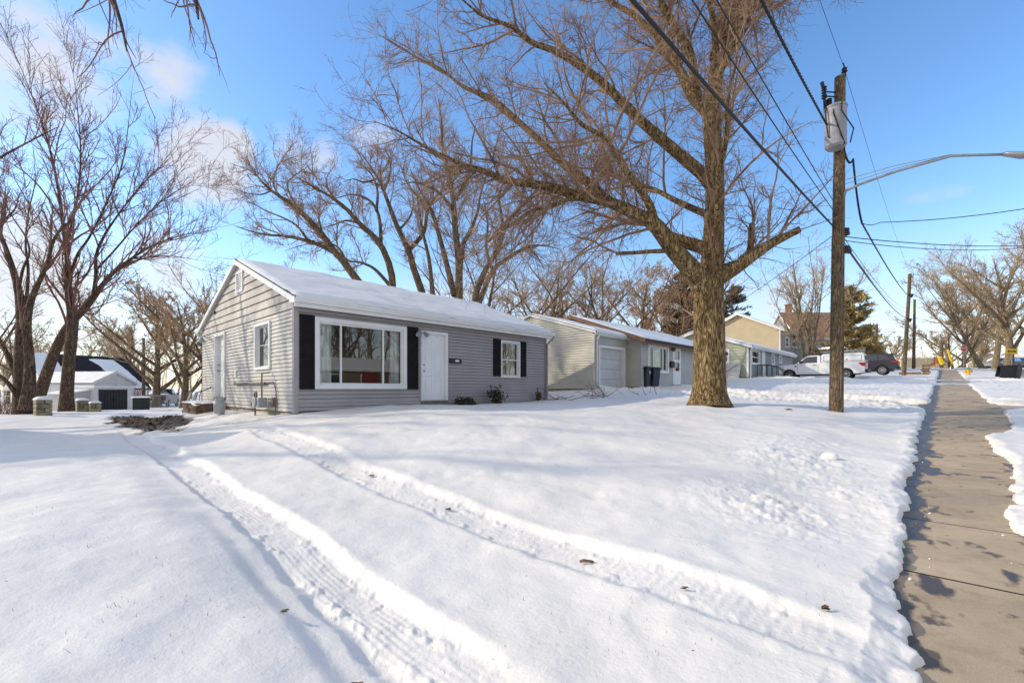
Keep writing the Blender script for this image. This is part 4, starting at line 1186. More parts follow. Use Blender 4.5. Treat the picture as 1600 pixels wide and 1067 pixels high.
# ------------------------------------------------------------------ sage green bungalow and the tan and brown roofed houses behind
def simple_house(name, label, X, Y0, Y1, zb, zt, depth, k, front_m, side_m, roof_kw, wins=(), expo=.2, ov=.35, gwins=()):
    o = thing(name, label, 'house', (X, Y0, zb))
    XB = X - depth; xr = .5 * (X + XB); ztop = zt + .15 + k * (X - xr)
    mb = MB()
    siding(mb, (X, 0), (0, 1, 0), (1, 0, 0), Y0 + .1, Y1, zb, zt, expo, [op(w_[:4]) for w_ in wins]); mb.build('front_wall', front_m, o)
    mb = MB()
    lim = dict(left=lambda z: max(XB, xr - (ztop - .15 - z) / k), right=lambda z: min(X - .1, xr + (ztop - .15 - z) / k))
    siding(mb, (0, Y0), (1, 0, 0), (0, -1, 0), XB, X, zb, ztop - .14, expo, [op(w_[:4]) for w_ in gwins], **lim)
    mb.build('side_wall', side_m, o)
    mb = MB(); siding(mb, (0, Y1), (1, 0, 0), (0, 1, 0), XB, X, zb, ztop - .14, expo, **lim); mb.build('rear_wall', side_m, o)
    mb = MB(); mb.box((X - .1, Y0 - .025, zb), (X + .025, Y0 + .1, zt)); mb.build('corner_post', M['white_trim'], o)
    mb = MB(); mb.box((XB + .05, Y0 + .05, zb - 1.2), (X - .05, Y1 - .05, zb + .02)); mb.build('foundation', M['concrete'], o)
    mb = MB(); mb.box((XB + .2, Y0 + .5, zb + .03), (X - .7, Y1 - .2, zt)); mb.build('room', M['interior'], o)
    roof_set(o, Mx, X + ov, XB - ov, Y0, Y1, ztop, k, **roof_kw)
    soffit(o, Mx, X + ov, X, Y0, Y1, zt - .02, M['white_trim'])
    F = frame((X, 0, 0), (0, 1, 0), (1, 0, 0)); FGb = frame((0, Y0, 0), (1, 0, 0), (0, -1, 0))
    for w_ in wins: window(o, F, *w_[:4], fw=.12, hbars=(.5 * (w_[2] + w_[3]),) if len(w_) < 5 else (), vbars=() if len(w_) < 5 else tuple(w_[4]), sash=.06)
    for w_ in gwins: window(o, FGb, *w_[:4], fw=.14, hbars=(.5 * (w_[2] + w_[3]),), sash=.06)
    return o
SX = -10.4
SY0, szt = on_x(SX, 1169, 540.5); SY1 = on_x(SX, 1237, 556)[0]
szb = on_x(SX, 1169, 589)[1]
def s3(px, py): return on_x(SX, px, py)
wl = [(s3(1174, 560)[0], s3(1187, 560)[0], s3(1180, 570)[1], s3(1180, 546)[1]), (s3(1205.5, 560)[0], s3(1210, 560)[0], s3(1208, 571)[1], s3(1208, 552)[1]), (s3(1217, 560)[0], s3(1221.5, 560)[0], s3(1219, 568)[1], s3(1219, 555)[1])]
gw_ = (on_y(SY0, 1128, 560)[0], on_y(SY0, 1140, 560)[0], on_y(SY0, 1136, 568.5)[1], on_y(SY0, 1136, 545)[1])
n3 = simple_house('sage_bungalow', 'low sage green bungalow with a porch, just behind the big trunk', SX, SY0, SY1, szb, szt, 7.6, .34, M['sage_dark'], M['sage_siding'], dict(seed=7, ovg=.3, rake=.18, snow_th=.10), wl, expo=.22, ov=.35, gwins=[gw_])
dd = (s3(1189.5, 560)[0], s3(1194.5, 560)[0], szb + .1, s3(1192, 547)[1])
mb = MB(); mb.X = frame((SX, 0, 0), (0, 1, 0), (1, 0, 0)); mb.box((dd[0], .0, dd[2]), (dd[1], .06, dd[3])); mb.build('door', M['white_trim'], n3)
downspout(n3, [(SX + .42, SY0 - .1, szt - .02), (SX + .3, SY0 + .0, szt - .12), (SX + .10, SY0 + .25, szt - .3), (SX + .08, SY0 + .25, szb - .1)], w=.06)
hr = thing('porch_railing', 'black iron stair railing beside the sage bungalow front door', 'railing', (SX + 1.2, dd[0] - 1, szb))
mb = MB()
for (ya) in (dd[0] - 1.6, dd[0] - .5):
    mb.tube([(SX + .1, ya, szb + .95), (SX + 1.1, ya, szb + .9), (SX + 2.0, ya, szb + .35)], .03, 6)
    for q in range(6):
        x = SX + .15 + q * .35; mb.tube([(x, ya, szb - .2), (x, ya, szb + .92 - max(0, x - SX - 1.1) * .6)], .02, 5)
for b_ in range(4): mb.box((SX + .1 + .45 * b_, dd[0] - 1.65, szb - .2), (SX + .55 + .45 * b_, dd[0] - .45, szb + .1 - .11 * b_))
mb.build('railing_frame', M['black_iron'], hr)
# things leaning on the bungalow
lp_ = thing('leaning_board', 'grey board leaning on the corner of the sage bungalow', 'board', (SX - 1.2, SY0 - .4, szb - .1))
mb = MB(); mb.hexa([(SX - 1.75, SY0 - .65, szb - .1), (SX - .45, SY0 - .65, szb - .1), (SX - .45, SY0 - .58, szb - .1), (SX - 1.75, SY0 - .58, szb - .1)], [(SX - 1.75, SY0 - .12, szb + 1.0), (SX - .45, SY0 - .12, szb + .98), (SX - .45, SY0 - .05, szb + .98), (SX - 1.75, SY0 - .05, szb + 1.0)]); mb.build('board_panel', M['metal_grey'], lp_)
bk = thing('bicycle', 'old bicycle parked by the gable of the sage bungalow', 'bicycle', (SX - 3.2, SY0 - .5, szb - .1))
for cx_ in (-3.7, -2.7):
    mb = MB(); n = 20; R = .33
    mb.tube([(SX + cx_ + R * math.cos(2 * math.pi * q / n), SY0 - .5, szb + .25 + R * math.sin(2 * math.pi * q / n)) for q in range(n + 1)], .025, 6, False)
    for q in range(4): mb.tube([(SX + cx_ + R * math.cos(math.pi * q / 4), SY0 - .5, szb + .25 + R * math.sin(math.pi * q / 4)), (SX + cx_ - R * math.cos(math.pi * q / 4), SY0 - .5, szb + .25 - R * math.sin(math.pi * q / 4))], .006, 4)
    mb.build('wheel', M['tyre'], bk)
mb = MB(); b0 = Vector((SX - 3.2, SY0 - .5, szb + .2))
P_ = lambda x, z: b0 + Vector((x, 0, z))
for seg in ([(-.5, .05), (-.18, .5), (.35, .52), (.5, .05)], [(-.5, .05), (0, .02), (.35, .52)], [(0, .02), (-.2, .6)], [(.35, .52), (.32, .7), (.2, .74)]):
    mb.tube([P_(*q) for q in seg], .018, 6)
mb.build('bike_frame', M['red_siding'], bk)
mb = MB(); mb.hexa([P_(-.32, .60) + Vector((0, -.07, 0)), P_(-.08, .60) + Vector((0, -.03, 0)), P_(-.08, .60) + Vector((0, .03, 0)), P_(-.32, .60) + Vector((0, .07, 0))], [P_(-.32, .66) + Vector((0, -.07, 0)), P_(-.08, .64) + Vector((0, -.03, 0)), P_(-.08, .64) + Vector((0, .03, 0)), P_(-.32, .66) + Vector((0, .07, 0))]); mb.build('saddle', M['black_plastic'], bk)

TX = -16.0
TY0, tzt = on_x(TX, 1219, 513.5); TY1 = on_x(TX, 1252, 520)[0]
def t4(px, py): return on_x(TX, px, py)
wl = [(t4(1227, 530)[0], t4(1233, 530)[0], t4(1230, 543)[1], t4(1230, 526)[1]), (t4(1237, 530)[0], t4(1244.5, 530)[0], t4(1240, 543)[1], t4(1240, 522)[1]), (t4(1246, 530)[0], t4(1250, 530)[0], t4(1248, 543)[1], t4(1248, 525)[1])]
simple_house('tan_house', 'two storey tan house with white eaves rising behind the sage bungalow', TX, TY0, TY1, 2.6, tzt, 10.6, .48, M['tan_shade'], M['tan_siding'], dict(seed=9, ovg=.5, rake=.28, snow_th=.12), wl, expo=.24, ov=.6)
# brown roofed house, its slope facing the street corner
o = thing('brown_roof_house', 'house with a big brown shingle roof and brick chimney behind the tan house', 'house', (-21, 96, 4))
pA, pB = at(1219, 491.5, 84), at(1316, 484, 84)
yx = (pB - pA); yx.z = 0; L_h = yx.length; yx.normalize(); xx = Vector((yx.y, -yx.x, 0))
Fm = Matrix.Identity(4)
for q in range(3): Fm[q][0] = xx[q]; Fm[q][1] = yx[q]; Fm[q][2] = (0, 0, 1)[q]; Fm[q][3] = (pA.x, pA.y, 0)[q]
zr5 = pA.z + .4
if xx.dot(Vector((-pA.x, -pA.y, 0))) < 0: print('flip')
roof_set(o, Fm, 5.6, -5.6, 0, L_h, zr5, .95, ovg=.3, th=.2, m_roof=M['shingle_brown'], rake=.3, snow=False, gutter=True)
mb = MB(); mb.X = Fm
mb.box((-5.2, .1, 3.5), (5.2, L_h - .1, zr5 - .95 * 5.3)); mb.hexa([(-5.2, .1, zr5 - 5.3), (5.2, .1, zr5 - 5.3), (5.2, L_h - .1, zr5 - 5.3), (-5.2, L_h - .1, zr5 - 5.3)], [(-.1, .1, zr5 - .35), (.1, .1, zr5 - .35), (.1, L_h - .1, zr5 - .35), (-.1, L_h - .1, zr5 - .35)])
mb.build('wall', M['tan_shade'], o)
mb = MB(); q = at(1232, 480, 84); mb.box((q.x - .45, q.y - .45, zr5 - 1.5), (q.x + .45, q.y + .45, q.z + .3)); mb.box((q.x - .55, q.y - .55, q.z + .3), (q.x + .55, q.y + .55, q.z + .5)); mb.build('chimney', M['brick'], o)
mb = MB(); mb.X = Fm
yd = L_h * .78; zd = zr5 - .95 * 3.2
mb.hexa([(2.2, yd - 1.6, zd - .4), (4.6, yd - 1.6, zd - 2.2), (4.6, yd + 1.6, zd - 2.2), (2.2, yd + 1.6, zd - .4)], [(.8, yd - 1.6, zd + .9), (4.6, yd - 1.6, zd + .0), (4.6, yd + 1.6, zd + .0), (.8, yd + 1.6, zd + .9)])
mb.build('dormer', M['white_siding'], o)
# porch roof and dark carport in front of it
mb = MB(); mb.X = Fm; mb.box((5.0, L_h * .35, 4.0), (9.0, L_h * .95, 8.2)); mb.build('porch', M['interior'], o)
mb = MB(); mb.X = Fm; mb.box((4.8, L_h * .3, 8.21), (9.5, L_h * 1.0, 8.6)); mb.build('porch_roof', M['snow'], o)

# ------------------------------------------------------------------ left background
# dark roofed house
A_, B_ = at(44, 551, 50), at(196, 555.5, 58)
yx = (A_ - B_); yx.z = 0; LL = yx.length; yx.normalize(); xx = Vector((yx.y, -yx.x, 0))
if xx.dot(-A_) < 0: xx = -xx
Fl = Matrix.Identity(4)
for q in range(3): Fl[q][0] = xx[q]; Fl[q][1] = yx[q]; Fl[q][2] = (0, 0, 1)[q]; Fl[q][3] = (B_.x, B_.y, 0)[q]
dh = thing('dark_roof_house', 'white house with a steep dark roof half cleared of snow, far left', 'house', (B_.x, B_.y, -.4))
zr = A_.z; kk = .72
def bare_d(x, y):
    u = y / LL
    keep = np.maximum(sstep(.73, .80, u + .03 * fbm(x / .7, y / .7, 95, 3)), sstep(.16, .10, np.abs(u - .23 + .035 * (x - 2.5)) + .03 * fbm(x / .8, y / .8, 96, 3)) * sstep(.4, .6, x))
    keep = np.maximum(keep, sstep(.35, .25, np.hypot((u - .70) * 12, (x - 1.2) * .9)) )
    return np.where(x > 0, 1 - keep, 0)
roof_set(dh, Fl, 5.4, -5.4, 0, LL, zr, kk, ovg=.3, th=.2, m_roof=M['shingle_black'], rake=.2, bare=bare_d, seed=11, snow_th=.10, gutter=False)
mb = MB(); mb.X = Fl
ze = zr - kk * 5.0
mb.box((-5.0, .1, -1.5), (5.0, LL - .1, ze - .15))
for y0_ in (.1, LL - .25): mb.hexa([(-5.0, y0_, ze - .14), (5.0, y0_, ze - .14), (5.0, y0_ + .15, ze - .14), (-5.0, y0_ + .15, ze - .14)], [(-.1, y0_, zr - .4), (.1, y0_, zr - .4), (.1, y0_ + .15, zr - .4), (-.1, y0_ + .15, zr - .4)])
mb.build('wall', M['white_siding'], dh)
q = at(119, 604, 52); yl = (q - B_).dot(yx)
window(dh, frame((B_ + xx * 5.0)[:2], yx, xx), yl - .8, yl + .8, q.z - .35, q.z + .85, fw=.15, hbars=(), vbars=(yl,), sash=.05, glass=M['glass_dark'], trim=M['white_trim'])
# white gabled garage in front of it
g0 = at(147, 600, 46); g1 = at(211, 600, 50.5)
ux = (g1 - g0); ux.z = 0; WG = ux.length; ux.normalize(); vy = Vector((-ux.y, ux.x, 0))
if vy.dot(g0) < 0: vy = -vy
Fg = Matrix.Identity(4)
for q in range(3): Fg[q][0] = ux[q]; Fg[q][1] = vy[q]; Fg[q][2] = (0, 0, 1)[q]; Fg[q][3] = (g0.x, g0.y, 0)[q]
gg = thing('white_garage', 'white gabled garage standing behind the black doored shed', 'garage', (g0.x, g0.y, -.4))
zap = at(178, 580.5, 48).z; kg = (zap - at(147, 597, 48).z) / (WG * .5)
roof_set(gg, Fg, WG + .2, -.2, 0, 7, zap, kg, ovg=.2, th=.12, m_roof=M['shingle_black'], rake=.16, gutter=False, seed=13)
mb = MB(); mb.X = Fg
ze = zap - kg * WG * .5
mb.box((.05, .05, -1.5), (WG - .05, 6.9, ze - .12)); mb.hexa([(.05, .05, ze - .11), (WG - .05, .05, ze - .11), (WG - .05, 6.9, ze - .11), (.05, 6.9, ze - .11)], [(WG * .5 - .05, .05, zap - .16), (WG * .5 + .05, .05, zap - .16), (WG * .5 + .05, 6.9, zap - .16), (WG * .5 - .05, 6.9, zap - .16)])
mb.build('wall', M['white_siding'], gg)
# shed with black double doors
s0, s1 = at(147, 639, 36.5), at(207, 639, 39.5)
ux = (s1 - s0); ux.z = 0; WS = ux.length; ux.normalize(); vy = Vector((-ux.y, ux.x, 0))
Fs = Matrix.Identity(4)
for q in range(3): Fs[q][0] = ux[q]; Fs[q][1] = vy[q]; Fs[q][2] = (0, 0, 1)[q]; Fs[q][3] = (s0.x, s0.y, 0)[q]
zs0 = min(s0.z, T1(s0.x, s0.y)) - .05; zs1 = at(170, 605, 38).z
sh = thing('garden_shed', 'pale garden shed with black double doors and a snowy flat roof', 'shed', (s0.x, s0.y, zs0))
mb = MB(); mb.X = Fs
mb.box((0, 0, zs0), (.32, 2.4, zs1 - .08)); mb.box((WS - .42, 0, zs0), (WS, 2.4, zs1 - .08)); mb.box((.32, .1, zs1 - .2), (WS - .42, 2.4, zs1 - .08)); mb.box((.32, 2.2, zs0), (WS - .42, 2.35, zs1 - .2))
mb.build('wall', M['white_siding'], sh)
for k_ in (0, 1):
    mb = MB(); mb.X = Fs; wd = (WS - .74) / 2; x0 = .32 + wd * k_
    mb.box((x0 + .01, .02, zs0 + .03), (x0 + wd - .01, .07, zs1 - .21))
    for q in range(5): mb.box((x0 + .03 + wd * q / 5, .0, zs0 + .05), (x0 + wd * (q + 1) / 5 - .02, .02, zs1 - .23))
    d_ = mb.build('door', M['black_plastic'], sh)
    mb = MB(); mb.X = Fs; xx_ = .32 + wd + (-.1 if k_ == 0 else .06); mb.box((xx_, -.04, zs0 + .8), (xx_ + .04, -.001, zs0 + 1.05)); mb.build('handle', M['black_iron'], d_)
mb = MB(); mb.X = Fs; mb.box((-.12, -.15, zs1 - .075), (WS + .1, 2.5, zs1 + .0)); mb.build('roof', M['white_trim'], sh)
mb = MB(); mb.X = Fs; mb.box((-.10, -.13, zs1 + .003), (WS + .08, 2.48, zs1 + .10)); mb.build('roof_snow', M['snow'], sh, bevel=.04)
mb = MB(); mb.X = Fs
mb.hexa([(-1.7, .4, zs0), (-.01, .4, zs0), (-.01, 2.2, zs0), (-1.7, 2.2, zs0)], [(-1.7, .4, zs1 - .55), (-.01, .4, zs1 - .25), (-.01, 2.2, zs1 - .25), (-1.7, 2.2, zs1 - .55)])
ln = mb.build('lean_to', M['beige_siding'], sh)
mb = MB(); mb.X = Fs
mb.hexa([(-1.85, .2, zs1 - .545), (.0, .2, zs1 - .22), (.0, 2.3, zs1 - .22), (-1.85, 2.3, zs1 - .545)], [(-1.85, .2, zs1 - .46), (-.01, .2, zs1 - .13), (-.01, 2.3, zs1 - .13), (-1.85, 2.3, zs1 - .46)]); mb.build('lean_to_snow', M['snow'], ln)
# black storage box
def box_thing(name, label, cat, px0, px1, pyb, pyt, d, m, depth, rot=0.0, snow=.08, over=.06, rows=0, part='body', ribs=0):
    a = at(px0, pyb, d); t0_, t1_ = (px0 - CX) / FPX, (px1 - CX) / FPX; b = at(px1, pyb, d * math.sqrt((1 + t0_ ** 2) / (1 + t1_ ** 2)))
    ux = (b - a); ux.z = 0; W = ux.length; ux.normalize()
    ux = Matrix.Rotation(rot, 3, 'Z') @ ux; vy = Vector((-ux.y, ux.x, 0))
    F = Matrix.Identity(4)
    for q in range(3): F[q][0] = ux[q]; F[q][1] = vy[q]; F[q][2] = (0, 0, 1)[q]; F[q][3] = (a.x, a.y, 0)[q]
    zb = min(T1(a.x, a.y), T1(b.x, b.y)) - .06; zt = at(px0, pyt, d).z
    o = thing(name, label, cat, (a.x, a.y, zb))
    mb = MB(); mb.X = F
    if rows:
        hgt = (zt - zb) / rows
        for r in range(rows):
            n_ = max(1, int(W / .45)); off = (r % 2) * .5
            e = [0] + [W * (k + off) / n_ for k in range(n_ + 1) if 0.12 < W * (k + off) / n_ < W - .12] + [W]
            for x0, x1 in zip(e, e[1:]):
                j_ = random.uniform(-.025, .025)
                mb.box((x0 + .008, j_, zb + r * hgt + .006), (x1 - .008, depth + random.uniform(-.02, .03), zb + (r + 1) * hgt - .006))
    else:
        mb.box((0, 0, zb), (W, depth, zt))
        for k in range(ribs):
            z = zb + (zt - zb) * (k + .5) / ribs; mb.box((.03, -.012, z - .01), (W - .03, 0, z + .02))
    mb.build(part, m, o, bevel=.02)
    if snow:
        mb = MB(); mb.X = F
        nx, ny = 14, 8
        gx_, gy_ = np.meshgrid(np.linspace(-over, W + over, nx), np.linspace(-over, depth + over, ny), indexing='ij')
        e = np.minimum(np.minimum(gx_ + over, W + over - gx_), np.minimum(gy_ + over, depth + over - gy_))
        zz = zt + .004 + snow * np.sqrt(np.clip(e / .14, 0, 1)) * (1 + .3 * fbm(gx_ / .3, gy_ / .3, int(px0) % 50, 3))
        R3 = np.array(F.to_3x3()); V = np.stack([gx_, gy_, zz], -1).reshape(-1, 3) @ R3.T + np.array(F.to_translation()) - np.array(o.location)
        i = np.arange(nx - 1)[:, None] * ny; j = np.arange(ny - 1)[None, :]
        link('snow_cap', mesh_np('snow_cap', V, np.stack([i + j, i + ny + j, i + ny + j + 1, i + j + 1], -1).reshape(-1, 4), True), M['snow'], o)
    return o
box_thing('storage_box', 'black slatted storage box with a snowy lid right of the shed', 'storage box', 207, 234, 639.5, 621.5, 30, M['black_plastic'], .8, snow=.07, over=.12, ribs=6)
box_thing('stone_pillar', 'tall stack of rough stone blocks capped with snow by the leaning trees', 'stone pillar', 56, 83, 646, 625, 17, M['stone'], .6, .15, .12, .02, 4, 'block_stack')
box_thing('stone_pillar', 'snow capped rough stone stack, taller one of the pair before the shed', 'stone pillar', 120, 140, 641, 626, 22, M['stone'], .6, .1, .12, .02, 3, 'block_stack')
box_thing('stone_pillar', 'low snow capped stone stack adjoining the black shed doors', 'stone pillar', 140.5, 159, 640.5, 630, 21.8, M['stone'], .6, .1, .10, .02, 2, 'block_stack')
box_thing('fire_ring', 'small dark fire pit with a snowy rim left of the stone stacks', 'fire pit', 101, 113, 640, 635, 26, M['black_iron'], .6, 0, .1, .02)
# chain link fence
fe = thing('chain_link_fence', 'low chain link fence running behind the stone stacks and shed', 'fence', tuple(at(150, 640, 44)))
pts = [at(px, 0, 44) for px in (-40, 20, 64, 112, 160, 210, 262, 285, 312, 340)]
prev = None
rail = []
for k_, p in enumerate(pts):
    zz = T1(p.x, p.y); p.z = zz
    mb = MB(); mb.tube([(p.x, p.y, zz - .3), (p.x, p.y, zz + 1.22)], .035, 6); mb.build('post', M['metal_grey'], fe)
    rail.append((p.x, p.y, zz + 1.2))
mb = MB(); mb.tube(rail, .024, 5); mb.build('rail', M['metal_grey'], fe)
mb = MB()
for (x0, y0, z0), (x1, y1, z1) in zip(rail, rail[1:]):
    n_ = 24
    for q in range(n_):
        for s_g in (0, 1):
            f0, f1 = q / n_, min(1, (q + 4) / n_)
            za, zb_ = (0, -1.15) if s_g else (-1.15, 0)
            mb.tube([(x0 + (x1 - x0) * f0, y0 + (y1 - y0) * f0, z0 + (z1 - z0) * f0 + za), (x0 + (x1 - x0) * f1, y0 + (y1 - y0) * f1, z0 + (z1 - z0) * f1 + zb_)], .005, 3, False)
mb.build('wire_mesh', M['metal_grey'], fe)
# ------------------------------------------------------------------ vehicles (local: x forward, y left, z up)
def wheel(o, x, y, R, w, name='wheel', spokes=7):
    s = 1 if y > 0 else -1
    mb = MB(); Rr = R * .64
    mb.lathe([(Rr, -w / 2), (R * .93, -w / 2), (R, -w / 2 + .03), (R, w / 2 - .03), (R * .93, w / 2), (Rr, w / 2)], 28, 'y', (x, y, R))
    t = mb.build(name, M['tyre'], o, smooth=False, world=False)
    mb = MB(); mb.lathe([(Rr * 1.0, w / 2 * s), (Rr * 1.02, (w / 2 + .008) * s), (Rr * .90, (w / 2 + .004) * s), (Rr * .86, (w / 2 - .05) * s), (.02, (w / 2 - .06) * s)], 24, 'y', (x, y, R))
    mb.lathe([(.0, (w / 2 - .04) * s), (.075, (w / 2 - .03) * s), (.07, (w / 2 + .012) * s), (.03, (w / 2 + .016) * s), (0, (w / 2 + .016) * s)], 14, 'y', (x, y, R))
    for k in range(spokes):
        a = 2 * math.pi * k / spokes; ca, sa = math.cos(a), math.sin(a)
        p0 = Vector((x + .06 * ca, y + (w / 2 - .01) * s, R + .06 * sa)); p1 = Vector((x + Rr * .92 * ca, y + (w / 2 - .005) * s, R + Rr * .92 * sa))
        mb.tube([p0, p1], [.032, .024], 6)
    mb.build('rim', M['rim'], t, world=False)
    mb = MB(); mb.lathe([(Rr * .8, (w / 2 - .055) * s), (.0, (w / 2 - .05) * s)], 18, 'y', (x, y, R)); mb.build('brake', M['black_iron'], t, world=False)

def arch(cx, R, n=10, z0=0.0):
    return [(cx + R * math.cos(math.pi * k / n), z0 + R * math.sin(math.pi * k / n)) for k in range(n + 1)]

def pickup(label, loc, rz, paint, topper=True, snow=False):
    o = thing('pickup_truck', label, 'pickup truck', loc, rz)
    R = .40; xf, xr_ = 2.10, -1.74; W = .98
    low = .42
    # body side outline: rear bottom -> front bottom with wheel arches, then back along the top
    def under(xc): return [(x, max(low, z)) for x, z in arch(xc, .49, 12, .38)][::-1]
    prof = [(-2.92, .52), (-2.55, low)] + under(xr_) + [(-.9, low), (1.3, low)] + under(xf) + [(2.62, low), (2.86, .50), (2.90, .70), (2.88, .98), (2.80, 1.13), (2.5, 1.19), (1.72, 1.26), (1.62, 1.30), (-.04, 1.34), (-2.90, 1.34), (-2.93, 1.30)]
    mb = MB(); mb.prism(prof, -W, W); b = mb.build('body', paint, o, bevel=.045, world=False, seg=3); fix_normals(b)
    tw = lambda z: W - .03 - max(0, z - 1.28) * .26
    cab = [(1.64, 1.28), (.88, 1.89), (.70, 1.93), (.10, 1.94), (-.02, 1.90), (-.08, 1.30)]
    mb = MB(); mb.prism(cab, tw); cb = mb.build('cab', paint, o, bevel=.04, world=False, seg=3); fix_normals(cb)
    # glass
    for s in (-1, 1):
        mb = MB(); gl = [(1.38, 1.36), (.86, 1.81), (.20, 1.83), (.18, 1.36)]
        mb.face([(x, s * (tw(z) + .006), z) for x, z in gl]); mb.build('side_window', M['glass_dark'], o, world=False)
        mb = MB(); mb.face([(x, s * (tw(z) + .003), z) for x, z in [(1.43, 1.34), (.87, 1.84), (.17, 1.86), (.14, 1.34)]]); mb.build('window_seal', M['black_plastic'], o, world=False)
        # door shut lines, handle, mirror, fender vent
        mb = MB(); y0 = s * (W + .002)
        for x in (1.50, .06): mb.box((x - .006, y0 - .002, .55), (x + .006, y0 + .001, 1.29))
        mb.box((.06, y0 - .002, .545), (1.50, y0 + .001, .556)); mb.build('shut_line', M['black_plastic'], o, world=False)
        mb = MB(); mb.box((.18, s * (W + .0), 1.13), (.42, s * (W + .035), 1.165)); mb.build('door_handle', M['black_plastic'], o, world=False)
        mb = MB(); mb.hexa([(1.62, s * W, 1.0), (1.74, s * W, 1.13), (1.62, s * W, 1.17), (1.56, s * W, 1.12)], [(1.62, s * (W + .012), 1.0), (1.74, s * (W + .012), 1.13), (1.62, s * (W + .012), 1.17), (1.56, s * (W + .012), 1.12)]); mb.build('fender_vent', M['black_plastic'], o, world=False)
        mb = MB(); mb.box((1.20, s * (W + .03), 1.30), (1.34, s * (W + .22), 1.52)); mb.tube([(1.28, s * (W - .05), 1.36), (1.28, s * (W + .1), 1.38)], .03, 6); mb.build('mirror', M['black_plastic'], o, bevel=.03, world=False)
        mb = MB(); mb.hexa([(2.50, s * (W - .02), .90), (2.88, s * (W - .10), .88), (2.84, s * (W - .10), 1.08), (2.46, s * (W - .02), 1.12)], [(2.52, s * (W + .008), .92), (2.80, s * (W + .008), .90), (2.78, s * (W + .008), 1.07), (2.50, s * (W + .008), 1.09)]); mb.build('headlight', M['head_lens'], o, bevel=.01, world=False)
        mb = MB(); mb.hexa([(-2.96, s * (W - .14), .94), (-2.96, s * (W + .012), .94), (-2.70, s * (W + .012), 1.0), (-2.70, s * (W - .05), 1.0)], [(-2.96, s * (W - .14), 1.24), (-2.96, s * (W + .012), 1.24), (-2.50, s * (W + .012), 1.27), (-2.5, s * (W - .05), 1.27)]); mb.build('taillight', M['red_lens'], o, bevel=.01, world=False)
        wheel(o, xf, s * (W - .13), R, .25); wheel(o, xr_, s * (W - .13), R, .25)
        # dark arch lining and sill
        mb = MB(); mb.box((-1.2, s * (W - .16), .34), (1.55, s * (W - .02), .44)); mb.build('sill', M['black_plastic'], o, world=False)
    mb = MB(); mb.face([(1.60, -tw(1.31) + .10, 1.325), (1.60, tw(1.31) - .10, 1.325), (.92, tw(1.86) - .10, 1.872), (.92, -tw(1.86) + .10, 1.872)]); mb.build('windshield', M['glass_dark'], o, world=False)
    mb = MB(); mb.face([(-.085, -.6, 1.42), (-.085, .6, 1.42), (-.04, .56, 1.84), (-.04, -.56, 1.84)]); mb.build('rear_window', M['glass_dark'], o, world=False)
    mb = MB(); mb.box((-2.5, -W + .12, .36), (2.5, W - .12, .6)); mb.build('chassis', M['black_iron'], o, world=False)
    mb = MB(); mb.box((2.60, -W + .02, .46), (2.95, W - .02, .68)); mb.build('front_bumper', M['black_plastic'], o, bevel=.05, world=False)
    mb = MB(); mb.box((-3.12, -W + .03, .50), (-2.94, W - .03, .74)); mb.build('rear_bumper', M['black_plastic'] if topper else M['chrome'], o, bevel=.03, world=False)
    mb = MB(); mb.box((-3.13, -.16, .60), (-3.125, .16, .70)) if not topper else mb.box((-3.0, -.4, 1.26), (-2.935, .4, 1.30)); mb.build('plate' if not topper else 'tailgate_handle', M['white_trim'] if not topper else M['black_plastic'], o, world=False)
    if topper:
        tp = lambda z: W - .02 - max(0, z - 1.36) * .10
        mb = MB(); mb.prism([(-.12, 1.36), (-.14, 1.96), (-.22, 2.00), (-2.75, 2.01), (-2.84, 1.93), (-2.92, 1.36)], tp); t = mb.build('topper', paint, o, bevel=.03, world=False); fix_normals(t)
        for s in (-1, 1):
            for (xa, xb) in ((-.28, -1.45), (-1.52, -2.72)):
                mb = MB(); za, zb = 1.42, 1.84
                mb.face([(xa, s * (tp(za) + .004), za), (xb, s * (tp(za) + .004), za), (xb, s * (tp(zb) + .004), zb), (xa, s * (tp(zb) + .004), zb)]); mb.build('topper_seal', M['black_plastic'], t, world=False)
                mb = MB(); za, zb = 1.445, 1.815
                mb.face([(xa - .025, s * (tp(za) + .010), za), (xb + .025, s * (tp(za) + .010), za), (xb + .025, s * (tp(zb) + .010), zb), (xa - .025, s * (tp(zb) + .010), zb)]); mb.build('topper_panel', paint, t, world=False)
            mb = MB(); mb.box((-1.85, s * (W - .03), 1.50), (-1.75, s * (W + .0), 1.56)); mb.build('topper_lock', M['black_plastic'], t, world=False)
        mb = MB(); mb.face([(-2.925, -.7, 1.45), (-2.925, .7, 1.45), (-2.86, .66, 1.86), (-2.86, -.66, 1.86)]); mb.build('rear_glass', M['glass_dark'], t, world=False)
        # ladder rack
        mb = MB()
        for s in (-1, 1):
            mb.tube([(-.1, s * .78, 2.16), (-2.80, s * .78, 2.18)], .022, 6)
            for x in (-.3, -1.5, -2.7): mb.tube([(x, s * .78, 1.98), (x, s * .78, 2.17)], .02, 6)
        for x in (-.3, -.9, -1.5, -2.1, -2.7): mb.tube([(x, -.82, 2.175), (x, .82, 2.175)], .022, 6)
        mb.tube([(0, .55, 2.22), (-2.9, .55, 2.23)], .03, 6); mb.tube([(0, .2, 2.22), (-2.9, .2, 2.23)], .03, 6)
        mb.build('ladder_rack', M['galv'], t, world=False)
